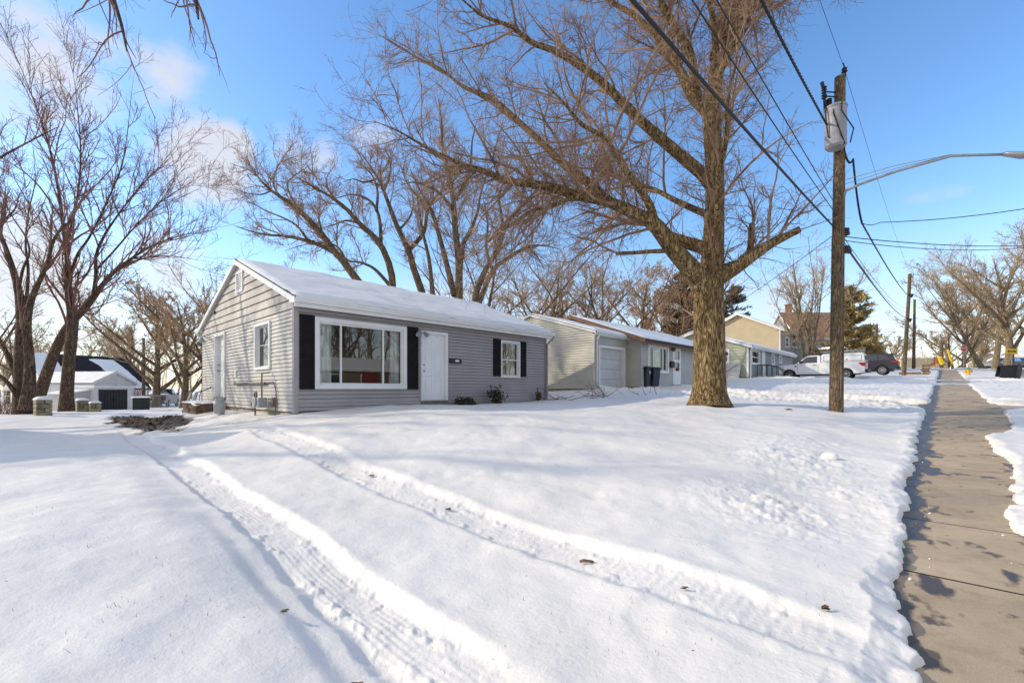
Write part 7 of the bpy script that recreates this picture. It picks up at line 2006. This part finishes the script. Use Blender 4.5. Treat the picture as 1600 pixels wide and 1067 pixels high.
# ---- background trees, one by one
bg = [  # name, label, px, d, height, kwargs
    ('slim_tree', 'slim bare tree behind the grey roof right of the many stemmed tree', 768, 37, 16.0, dict(bark='bark_mid', twig='twig_mid', r0=.30, fork=.15, nlimb=10, spread=.85, stems=2)),
    ('spreading_tree', 'low spreading bare tree behind the right end of the grey roof', 842, 41, 14.0, dict(bark='bark_mid', twig='twig_pale', r0=.33, fork=.15, nlimb=9, spread=.85)),
    ('yard_tree', 'pale bare tree behind the cream garage roof', 890, 43, 13.5, dict(bark='bark_mid', twig='twig_pale', r0=.28, fork=.18, nlimb=8, spread=.75, stems=2)),
    ('yard_tree', 'bushy bare tree behind the ridge of the cream house', 940, 42, 12.5, dict(bark='bark_mid', twig='twig_mid', r0=.28, fork=.18, nlimb=8, spread=.8)),
    ('oak_tree', 'oak still holding brown leaves, above the cream house roof', 1000, 50, 13.5, dict(bark='bark_mid', twig='twig_mid', r0=.34, fork=.15, nlimb=10, spread=.9, leaves=(2600, .10, 'oak_leaf', 2))),
    ('oak_tree', 'second brown leaved oak, just left of the big trunk', 1050, 53, 12.5, dict(bark='bark_mid', twig='twig_mid', r0=.32, fork=.15, nlimb=10, spread=.9, leaves=(3000, .10, 'oak_leaf', 2))),
    ('pale_tree', 'pale upright many stemmed tree behind the white pickup cab', 1262, 50, 16.0, dict(bark='bark_pale', twig='twig_pale', r0=.22, fork=.12, nlimb=11, spread=.35, stems=4, dens=.9)),
    ('corner_tree', 'big pale tree at the right edge behind the arrow sign', 1577, 57, 17.5, dict(bark='bark_pale', twig='twig_pale', r0=.46, fork=.12, nlimb=11, spread=.8, dens=1.2)),
    ('corner_tree', 'tall pale tree cut by the right edge of the view', 1612, 55, 18.0, dict(bark='bark_pale', twig='twig_pale', r0=.42, fork=.15, nlimb=10, spread=.6, dens=1.1)),
    ('slanting_tree', 'pale tree slanting left over the far sidewalk, right of the stop sign', 1538, 61, 15.0, dict(bark='bark_pale', twig='twig_pale', r0=.32, fork=.22, nlimb=10, spread=.75, lean=-.55, dens=1.1)),
    ('corner_tree', 'straight pale tree behind the slanting one', 1556, 66, 17.0, dict(bark='bark_pale', twig='twig_pale', r0=.42, fork=.2, nlimb=9, spread=.6)),
    ('street_end_tree', 'rounded bare tree behind the stop sign', 1505, 78, 12.5, dict(bark='bark_pale', twig='twig_pale', r0=.35, fork=.1, nlimb=10, spread=.8)),
    ('street_end_tree', 'low bare tree between the yellow guards and the stop sign', 1490, 90, 9.5, dict(bark='bark_pale', twig='twig_pale', r0=.3, fork=.1, nlimb=9, spread=.9)),
    ('street_end_tree', 'bare tree filling the gap right of the stop sign', 1526, 84, 11.0, dict(bark='bark_pale', twig='twig_pale', r0=.3, fork=.1, nlimb=10, spread=.7, stems=2)),
    ('backyard_tree', 'bare tree left of the grey house beyond the slim pole', 246, 47, 13.5, dict(bark='bark_mid', twig='twig_pale', r0=.40, fork=.15, nlimb=11, spread=.9, leaves=(1800, .10, 'oak_leaf', 2))),
    ('backyard_tree', 'broad bare tree close left of the grey house gable', 287, 42, 12.0, dict(bark='bark_mid', twig='twig_pale', r0=.34, fork=.12, nlimb=11, spread=.95, leaves=(2600, .10, 'oak_leaf', 2))),
    ('backyard_tree', 'bare tree half hidden by the grey house side wall', 328, 44, 14.5, dict(bark='bark_mid', twig='twig_mid', r0=.3, fork=.15, nlimb=9, spread=.7)),
    ('backyard_tree', 'bare tree far off behind the dark roof', 150, 80, 13.0, dict(bark='bark_mid', twig='twig_pale', r0=.3, fork=.1, nlimb=10, spread=.9)),
    ('backyard_tree', 'pale bare tree far behind the white garage', 204, 72, 13.0, dict(bark='bark_mid', twig='twig_pale', r0=.3, fork=.1, nlimb=10, spread=.9)),
    ('backyard_tree', 'far bare tree at the left edge behind the old trunk', 12, 60, 13.0, dict(bark='bark_mid', twig='twig_pale', r0=.3, fork=.1, nlimb=10, spread=.9)),
    ('backyard_tree', 'far bare tree between the two dark left trees', 70, 85, 12.5, dict(bark='bark_mid', twig='twig_pale', r0=.3, fork=.1, nlimb=10, spread=.9)),
    ('lot_tree', 'small far bare tree right of the evergreen tree', 1392, 92, 8.0, dict(bark='bark_pale', twig='twig_pale', r0=.2, fork=.1, nlimb=9, spread=.6)),
    ('lot_tree', 'bare tree between the evergreen tree and the far pole', 1352, 95, 9.0, dict(bark='bark_pale', twig='twig_pale', r0=.2, fork=.1, nlimb=8, spread=.6)),
]
for k_, (nm, lab, px, d, hgt, kw) in enumerate(bg):
    bare_tree(nm, lab, px, d, hgt, rg(100 + k_), **kw)
# trees just outside the left edge, some branches reach into the frame; their shadows lie on the lawn
bare_tree('edge_tree', 'bare tree rooted outside the left edge, its twigs entering at upper left', 0, 0, 14.0, rg(60), 'bark_dark', 'twig_red', r0=.4, fork=.2, nlimb=10, spread=.75, base=Vector((-27.5, -7.2, T1(-27.5, -7.2) - .1)), rm=.007)
OB = Vector((-7.5, -8.0, T1(-7.5, -8.0) - .1))
DD = 6.6
limbs = [([tuple(OB + Vector((0, 0, z))) for z in (-.3, 1.5, 3, 5, 7, 9)], [.42, .32, .28, .24, .18, .08]),
         ([tuple(OB + Vector((0, 0, 4.5))), tuple(OB + Vector((-.3, 1.6, 6.0)))] + tr_([(170, -260), (215, -120), (262, -60), (290, -10)], DD + .6, DD), [.17, .14, .11, .07, .05, .02]),
         ([tuple(OB + Vector((0, 0, 5.5))), tuple(OB + Vector((.5, 2.0, 7.4)))] + tr_([(230, -240), (262, -110), (300, -20), (310, 30)], DD + .2, DD - .2), [.15, .13, .10, .07, .035, .012]),
         ([tuple(OB + Vector((0, 0, 6.0))), tuple(OB + Vector((-.6, 2.4, 7.6)))] + tr_([(150, -220), (160, -90), (172, -20), (190, 40), (198, 80)], DD, DD - .3), [.15, .12, .09, .06, .03, .02, .008]),
         ([tuple(OB + Vector((0, 0, 3.8))), tuple(OB + Vector((1.5, -.5, 6))), tuple(OB + Vector((3, -1, 7.5))), tuple(OB + Vector((4.2, -1.3, 9)))], [.16, .12, .08, .02]),
         ([tuple(OB + Vector((0, 0, 4.2))), tuple(OB + Vector((-1.5, -.5, 6))), tuple(OB + Vector((-3, -.3, 7.5))), tuple(OB + Vector((-4.2, .3, 9)))], [.16, .12, .08, .02])]
lvo = [dict(per_m=1.3, lmin=.6, lmax=2.2, amin=25, amax=60, K=8, upb=-.1, trop=-.03, wob=.12, tmin=.3, rk=.010, rmin=.006, sides=5),
       dict(per_m=2.4, lmin=.3, lmax=.9, amin=25, amax=60, K=6, upb=-.15, trop=-.02, wob=.15, tmin=.15, rk=.007, rmin=.0035, sides=4),
       dict(per_m=3.4, lmin=.1, lmax=.35, amin=25, amax=65, K=4, upb=0, trop=.0, wob=.2, tmin=.1, rk=.007, rmin=.0026, sides=3)]
tree_from('overhanging_tree', 'tree standing outside the left edge, dark twigs drooping in at top left', OB, limbs, rg(61), lvo, 'bark_dark', 'twig_red', 10, 18)
# tree across the street, mirrored in the window
for k_, (x, y) in enumerate(((22.5, 30), (40, 31), (37, 22))):
    bare_tree('street_side_tree', ('bare tree in front of the brown house across the street', 'bare tree behind the brown house across the street', 'bare tree between the brown and the white house across the street')[k_], 0, 0, 15, rg(70 + k_), 'bark_mid', 'twig_mid', r0=.4, fork=.2, nlimb=9, spread=.8, base=Vector((x, y, T1(x, y) - .1)), rm=.022, dens=1.3, sub=0)

# far wood on the horizon, reads as one hazy mass
parts = []
r = rg(80)
def wood(px0, px1, d0, d1, hmin, hmax, n):
    px = r.uniform(px0, px1, n); d = r.uniform(d0, d1, n)
    rr = (px - CX) / FPX * d
    b = np.stack([rr * c_ - d * s_, rr * s_ + d * c_, np.zeros(n)], 1); b[:, 2] = T(b[:, 0], b[:, 1]) - .5
    hh = r.uniform(hmin, hmax, n)
    K = 6; P = np.empty((n, K, 3)); P[:, 0] = b; dd_ = unit(np.stack([r.normal(0, .1, n), r.normal(0, .1, n), np.ones(n)], 1))
    for k in range(1, K): dd_ = unit(dd_ + r.normal(0, .06, (n, 3))); P[:, k] = P[:, k - 1] + dd_ * (hh / (K - 1))[:, None]
    R_ = np.linspace(.2, .04, K)[None, :].repeat(n, 0)
    Q, S = spawn(P, R_, r, 1.1, 1.5, 5.0, 25, 60, 5, .2, .03, .13, .15, .014, .035, flat=.2)
    Q2, S2 = spawn(Q, S, r, 1.6, .6, 2.2, 25, 60, 4, .1, .02, .16, .1, .012, .028)
    Q3, S3 = spawn(Q2, S2, r, 1.5, .3, 1.1, 25, 65, 3, .1, .0, .16, .1, .012, .024)
    parts.extend([tubes(P, R_, 4), tubes(Q, S, 3), tubes(Q2, S2, 3), tubes(Q3, S3, 3)])
wood(-120, 330, 95, 150, 8, 13, 70)
wood(560, 1110, 66, 105, 10, 16, 105)
wood(1370, 1640, 110, 160, 7, 13, 40)
wood(-40, 40, 60, 90, 6, 11, 10)
def wood_xy(x0, x1, y0, y1, hmin, hmax, n):
    b = np.stack([r.uniform(x0, x1, n), r.uniform(y0, y1, n), np.zeros(n)], 1); b[:, 2] = T(b[:, 0], b[:, 1]) - .5
    hh = r.uniform(hmin, hmax, n)
    K = 6; P = np.empty((n, K, 3)); P[:, 0] = b; dd_ = unit(np.stack([r.normal(0, .1, n), r.normal(0, .1, n), np.ones(n)], 1))
    for k in range(1, K): dd_ = unit(dd_ + r.normal(0, .06, (n, 3))); P[:, k] = P[:, k - 1] + dd_ * (hh / (K - 1))[:, None]
    R_ = np.linspace(.25, .05, K)[None, :].repeat(n, 0)
    Q, S = spawn(P, R_, r, 1.3, 1.5, 5.0, 25, 60, 5, .2, .03, .13, .10, .014, .05)
    Q2, S2 = spawn(Q, S, r, 2.0, .8, 2.6, 25, 60, 4, .1, .02, .16, .1, .012, .04)
    parts.extend([tubes(P, R_, 4), tubes(Q, S, 3), tubes(Q2, S2, 3)])
wood_xy(44, 62, 8, 110, 12, 18, 120)
V, F = join(parts)
tag(link('far_wood', mesh_np('far_wood', V, F), M['twig_pale']), 'hazy belt of distant bare woods behind the houses', 'woods', kind='stuff')

# ---- evergreens
def conifer(label, px, d, hgt, wid, m, seed, name='evergreen_tree', n=9000, sz=.22, low=.06, px_base=600, shape=.8):
    r = rg(seed); p = at(px, px_base, d); b = np.array((p.x, p.y, T1(p.x, p.y) - .1))
    o = thing(name, label, 'evergreen', tuple(b))
    mb = MB(); mb.tube([b + (0, 0, 0), b + (0.1, 0, hgt * .5), b + (0, 0, hgt * .96)], [.02 * hgt, .014 * hgt, .003 * hgt], 8); mb.build('trunk', M['bark_mid'], o)
    nb = 150
    f = low + (1 - low) * r.random(nb) ** 1.0; a = r.uniform(0, 6.283, nb)
    rad = wid * (1 - f) ** shape * r.uniform(.65, 1.12, nb) * (1 + .25 * np.sin(a * 2 + f * 9)) + .2
    K = 6; P = np.empty((nb, K, 3)); P[:, 0] = b + np.stack([np.zeros(nb), np.zeros(nb), f * hgt], 1)
    dirv = np.stack([np.cos(a), np.sin(a), .25 - .35 * (1 - f)], 1)
    for k in range(1, K): P[:, k] = P[:, 0] + dirv * (rad * k / (K - 1))[:, None] + np.stack([0 * f, 0 * f, .06 * rad * (k / (K - 1)) ** 2], 1) + r.normal(0, .05, (nb, 3))
    V, F = tubes(P, np.linspace(.05, .012, K)[None, :].repeat(nb, 0), 3); link('branches', mesh_np('branches', V - b, F), M['bark_mid'], o)
    idx = r.choice(nb, n, p=rad / rad.sum()); t = r.random(n) ** .6 * (K - 1.01); i = t.astype(int); fr = (t - i)[:, None]
    c0 = P[idx, i] * (1 - fr) + P[idx, i + 1] * fr + r.normal(0, .16, (n, 3)) * np.array([1, 1, .6])
    A = unit(dirv[idx] + r.normal(0, .6, (n, 3)) + np.array([0, 0, .3])); B = unit(np.cross(A, r.normal(size=(n, 3)))); s = r.uniform(.5, 1.2, (n, 1)) * sz
    V = np.concatenate([c0 - B * s * .16, c0 + B * s * .16, c0 + A * s + B * s * .05, c0 + A * s - B * s * .05]) - b
    link('needles', mesh_np('needles', V, np.stack([np.arange(n) + k * n for k in range(4)], 1)), M[m], o)
    return o
conifer('olive evergreen tree behind the white pickup and the big pole', 1328, 62, 11.5, 3.6, 'needle', 91, n=15000, sz=.5, px_base=575, shape=.55)
conifer('low dark evergreen at the foot of the taller one', 1358, 66, 6.5, 2.8, 'needle', 92, n=6000, sz=.4, px_base=575, shape=.6)
conifer('dark evergreen showing above the cream house roof beside the big trunk', 1070, 56, 13, 4.6, 'needle_dark', 93, n=12000, sz=.55, shape=.5)
conifer('dark evergreen crown over the tan house gable', 1143, 72, 14.0, 4.2, 'needle_dark', 94, n=9000, sz=.5, shape=.5)
conifer('dark bush of an evergreen behind the cream garage roof', 868, 52, 9.0, 2.6, 'needle_dark', 95, n=5000, sz=.45, shape=.7)

# ---- shrubs by the front wall
def shrub(label, X, Y, w, hgt, n, seed, sz=.05, snow=True, m='shrub'):
    r = rg(seed); z = gz(X, Y); b = np.array((X, Y, z))
    o = thing('shrub', label, 'shrub', tuple(b))
    k = 40; P = np.empty((k, 4, 3)); P[:, 0] = b; dv = unit(np.stack([r.normal(0, .6, k), r.normal(0, .6, k), r.uniform(.3, 1, k)], 1)) * np.array([w, w, hgt]) * r.uniform(.7, 1.1, (k, 1))
    for q in range(1, 4): P[:, q] = b + dv * q / 3 + r.normal(0, .015, (k, 3))
    V, F = tubes(P, np.linspace(.010, .004, 4)[None, :].repeat(k, 0), 3); link('stems', mesh_np('stems', V - b, F), M['bark_dark'], o)
    idx = r.integers(0, k, n); t = r.uniform(.25, 1.05, (n, 1)); c0 = b + dv[idx] * t + r.normal(0, .03, (n, 3))
    A = unit(r.normal(size=(n, 3)) + np.array([0, 0, .4])); B = unit(np.cross(A, r.normal(size=(n, 3)))); s = r.uniform(.5, 1.2, (n, 1)) * sz
    V = np.concatenate([c0 - A * s, c0 + B * s * .5, c0 + A * s, c0 - B * s * .5]) - b
    link('leaves', mesh_np('leaves', V, np.stack([np.arange(n) + q * n for q in range(4)], 1)), M[m], o)
    if snow:
        n2_ = 46; idx = r.integers(0, k, n2_); c0 = b + dv[idx] * r.uniform(.7, 1.0, (n2_, 1)); parts = []
        a = np.arange(6) * math.pi / 3
        Vs, Fs = [], []
        for q in range(n2_):
            s_r = r.uniform(.02, .055); o_ = len(Vs)
            Vs.append(c0[q] + (0, 0, s_r * .6)); 
            for kk2 in range(6): Vs.append(c0[q] + (s_r * math.cos(a[kk2]), s_r * math.sin(a[kk2]), 0))
            for kk2 in range(6): Fs.append((o_, o_ + 1 + kk2, o_ + 1 + (kk2 + 1) % 6))
        link('snow_clumps', mesh_np('snow_clumps', np.array(Vs) - b, np.array(Fs), True), M['snow'], o)
    return o
ysb = fx(764, 615)[0]; shrub('round dark evergreen shrub with snow clumps under the small front window', HX + .5, ysb - .15, .36, .62, 1500, 51)
ysb = fx(714, 625)[0]; shrub('flat dark shrub hugging the wall right of the front door', HX + .35, ysb, .45, .26, 700, 52, snow=False)
ysb = fx(833, 618)[0]; shrub('small thin brown shrub near the downspout end of the grey house', HX + .25, ysb, .13, .48, 160, 53, sz=.045, snow=False, m='leaf_dead')
# fallen branches on the snow before the garage
for k_, (px, py, n, L_, sd) in enumerate(((868, 627, 9, 1.3, 61), (935, 626, 16, 1.2, 62), (992, 622, 4, .8, 63))):
    g = at(px, py, 17.2); b = np.array((g.x, g.y, T1(g.x, g.y) + .02)); r = rg(sd)
    o = thing('fallen_branch', ('forked fallen branch in the snow by the grey house downspout', 'dense fallen branch tangle in the snow before the cream garage', 'few loose twigs in the snow before the black bin')[k_], 'branch', tuple(b))
    K = 6; P = np.empty((n, K, 3)); P[:, 0] = b + r.normal(0, .3, (n, 3)) * np.array([1, 1, 0]); dd_ = unit(np.stack([r.normal(0, 1, n), r.normal(0, 1, n), r.uniform(.0, .5, n)], 1))
    for k in range(1, K): dd_ = unit(dd_ + r.normal(0, .2, (n, 3))); P[:, k] = P[:, k - 1] + dd_ * r.uniform(.6, 1, (n, 1)) * L_ / K
    R_ = np.linspace(.014, .006, K)[None, :].repeat(n, 0); Q, S = spawn(P, R_, r, 3, .2, .5, 30, 60, 4, 0, -.02, .2, .2, .01, .006)
    V, F = join([tubes(P, R_, 4), tubes(Q, S, 3)]); link('twigs', mesh_np('twigs', V - b, F), M['twig_red'], o)
# ------------------------------------------------------------------ light and sky
SUN_AZ = math.radians(52)      # light travels towards this compass angle (from +Y towards +X)
SUN_EL = math.radians(25)
trav = Vector((math.sin(SUN_AZ) * math.cos(SUN_EL), math.cos(SUN_AZ) * math.cos(SUN_EL), -math.sin(SUN_EL)))
ld = bpy.data.lights.new('sun', 'SUN'); ld.energy = 3.6; ld.angle = math.radians(.53); ld.color = (1.0, .88, .68)
lo = bpy.data.objects.new('sun', ld); COL.objects.link(lo)
lo.rotation_euler = trav.to_track_quat('-Z', 'Y').to_euler(); lo.location = (-30, -22, 25)

w = bpy.data.worlds.new('World'); scene.world = w; w.use_nodes = True
nt = w.node_tree; N, L = nt.nodes, nt.links; N.clear()
out = N.new('ShaderNodeOutputWorld'); bg = N.new('ShaderNodeBackground'); L.new(bg.outputs[0], out.inputs[0])
sky = N.new('ShaderNodeTexSky'); sky.sky_type = 'NISHITA'; sky.sun_disc = False
sky.sun_elevation = SUN_EL; sky.sun_rotation = math.atan2(-trav.x, -trav.y)
sky.air_density = 1.0; sky.dust_density = .35; sky.ozone_density = 1.6; sky.altitude = 200
bg.inputs['Strength'].default_value = .15
tc = N.new('ShaderNodeTexCoord')
nrm = N.new('ShaderNodeVectorMath'); nrm.operation = 'NORMALIZE'; L.new(tc.outputs['Generated'], nrm.inputs[0])
sx = N.new('ShaderNodeSeparateXYZ'); L.new(nrm.outputs[0], sx.inputs[0])
# richer blue overhead
hs = N.new('ShaderNodeHueSaturation'); hs.inputs['Hue'].default_value = .503; hs.inputs['Saturation'].default_value = 1.2; hs.inputs['Value'].default_value = 1.92
L.new(sky.outputs[0], hs.inputs['Color'])
# clouds on a flat layer: direction divided by height
def math_(op, a, b=None, clamp=False):
    n = N.new('ShaderNodeMath'); n.operation = op; n.use_clamp = clamp
    for k, v in enumerate((a, b)):
        if v is None: continue
        if isinstance(v, (int, float)): n.inputs[k].default_value = v
        else: L.new(v, n.inputs[k])
    return n.outputs[0]
zz = math_('ADD', math_('MAXIMUM', sx.outputs['Z'], 0.0), .16)
cx = N.new('ShaderNodeCombineXYZ')
L.new(math_('DIVIDE', sx.outputs['X'], zz), cx.inputs[0]); L.new(math_('DIVIDE', sx.outputs['Y'], zz), cx.inputs[1])
n1 = N.new('ShaderNodeTexNoise'); n1.inputs['Scale'].default_value = 1.15; n1.inputs['Detail'].default_value = 7; n1.inputs['Roughness'].default_value = .48; n1.inputs['Distortion'].default_value = .3
mpv = N.new('ShaderNodeMapping'); mpv.inputs['Location'].default_value = (2.3, 5.1, 0)
L.new(cx.outputs[0], mpv.inputs[0]); L.new(mpv.outputs[0], n1.inputs['Vector'])
# more cloud towards the left of the view (west) and low down
dv = N.new('ShaderNodeVectorMath'); dv.operation = 'DOT_PRODUCT'; L.new(nrm.outputs[0], dv.inputs[0])
dv.inputs[1].default_value = (-.93, .12, -.10)
bias = math_('MULTIPLY', dv.outputs['Value'], .10)
dv2 = N.new('ShaderNodeVectorMath'); dv2.operation = 'DOT_PRODUCT'; L.new(nrm.outputs[0], dv2.inputs[0]); dv2.inputs[1].default_value = (.52, -.54, .66)
bias = math_('ADD', bias, math_('MULTIPLY', math_('MAXIMUM', math_('SUBTRACT', dv2.outputs['Value'], .12), 0.0), .60))  # unseen cloud overhead and behind the camera, added to whiten the ambient light
puff = None
for px_, py_, ang_, amt in ((322, 250, 4.6, 1.05), (355, 232, 3.0, .95), (300, 285, 3.0, .8), (455, 232, 3.2, .62), (570, 215, 3.4, .55), (505, 245, 3.0, .6), (40, 90, 7.0, .70), (150, 60, 4.0, .55), (255, 120, 4.5, .55), (30, 420, 7.0, .8), (250, 420, 6.0, .6), (1430, 290, 6.0, .32), (1200, 470, 6.0, .55)):
    v_ = (at(px_, py_, 10) - Vector((0, 0, CZ))).normalized()
    dq = N.new('ShaderNodeVectorMath'); dq.operation = 'DOT_PRODUCT'; L.new(nrm.outputs[0], dq.inputs[0]); dq.inputs[1].default_value = v_
    kq = 1 / (1 - math.cos(math.radians(ang_)))
    e_ = math_('MULTIPLY', math_('EXPONENT', math_('MULTIPLY', math_('SUBTRACT', dq.outputs['Value'], 1.0), kq)), amt)
    puff = e_ if puff is None else math_('MAXIMUM', puff, e_)
n9 = N.new('ShaderNodeTexNoise'); n9.inputs['Scale'].default_value = 9.0; n9.inputs['Detail'].default_value = 7; n9.inputs['Roughness'].default_value = .55
mp9 = N.new('ShaderNodeMapping'); mp9.inputs['Scale'].default_value = (1, 1, 1.6); L.new(nrm.outputs[0], mp9.inputs[0]); L.new(mp9.outputs[0], n9.inputs['Vector'])
pr = N.new('ShaderNodeValToRGB'); pr.color_ramp.elements[0].position = .28; pr.color_ramp.elements[1].position = .78; pr.color_ramp.interpolation = 'EASE'
L.new(math_('ADD', puff, math_('MULTIPLY', math_('SUBTRACT', n9.outputs['Fac'], .5), 1.1)), pr.inputs[0])
cov = math_('ADD', n1.outputs['Fac'], bias)
cr = N.new('ShaderNodeValToRGB'); cr.color_ramp.elements[0].position = .62; cr.color_ramp.elements[1].position = .90
cr.color_ramp.interpolation = 'EASE'
L.new(cov, cr.inputs[0])
cm = N.new('ShaderNodeMix'); cm.data_type = 'RGBA'
L.new(math_('MULTIPLY', math_('MAXIMUM', cr.outputs[0], pr.outputs[0]), .82), cm.inputs['Factor']); L.new(hs.outputs[0], cm.inputs['A']); cm.inputs['B'].default_value = (5.6, 5.42, 5.35, 1)
# pale band near the horizon
hz = N.new('ShaderNodeValToRGB'); hz.color_ramp.elements[0].position = 0; hz.color_ramp.elements[1].position = .30
hz.color_ramp.elements[0].color = (.70, .70, .70, 1); hz.color_ramp.elements[1].color = (0, 0, 0, 1); hz.color_ramp.interpolation = 'EASE'
L.new(sx.outputs['Z'], hz.inputs[0])
hm = N.new('ShaderNodeMix'); hm.data_type = 'RGBA'; L.new(hz.outputs[0], hm.inputs['Factor']); L.new(cm.outputs['Result'], hm.inputs['A']); hm.inputs['B'].default_value = (5.6, 5.42, 5.35, 1)
L.new(hm.outputs['Result'], bg.inputs['Color'])

scene.view_settings.view_transform = 'Standard'; scene.view_settings.look = 'None'; scene.view_settings.exposure = 0; scene.view_settings.gamma = 1
scene.render.engine = 'CYCLES'
scene.cycles.max_bounces = 6; scene.cycles.transparent_max_bounces = 8
scene.cycles.use_denoising = True
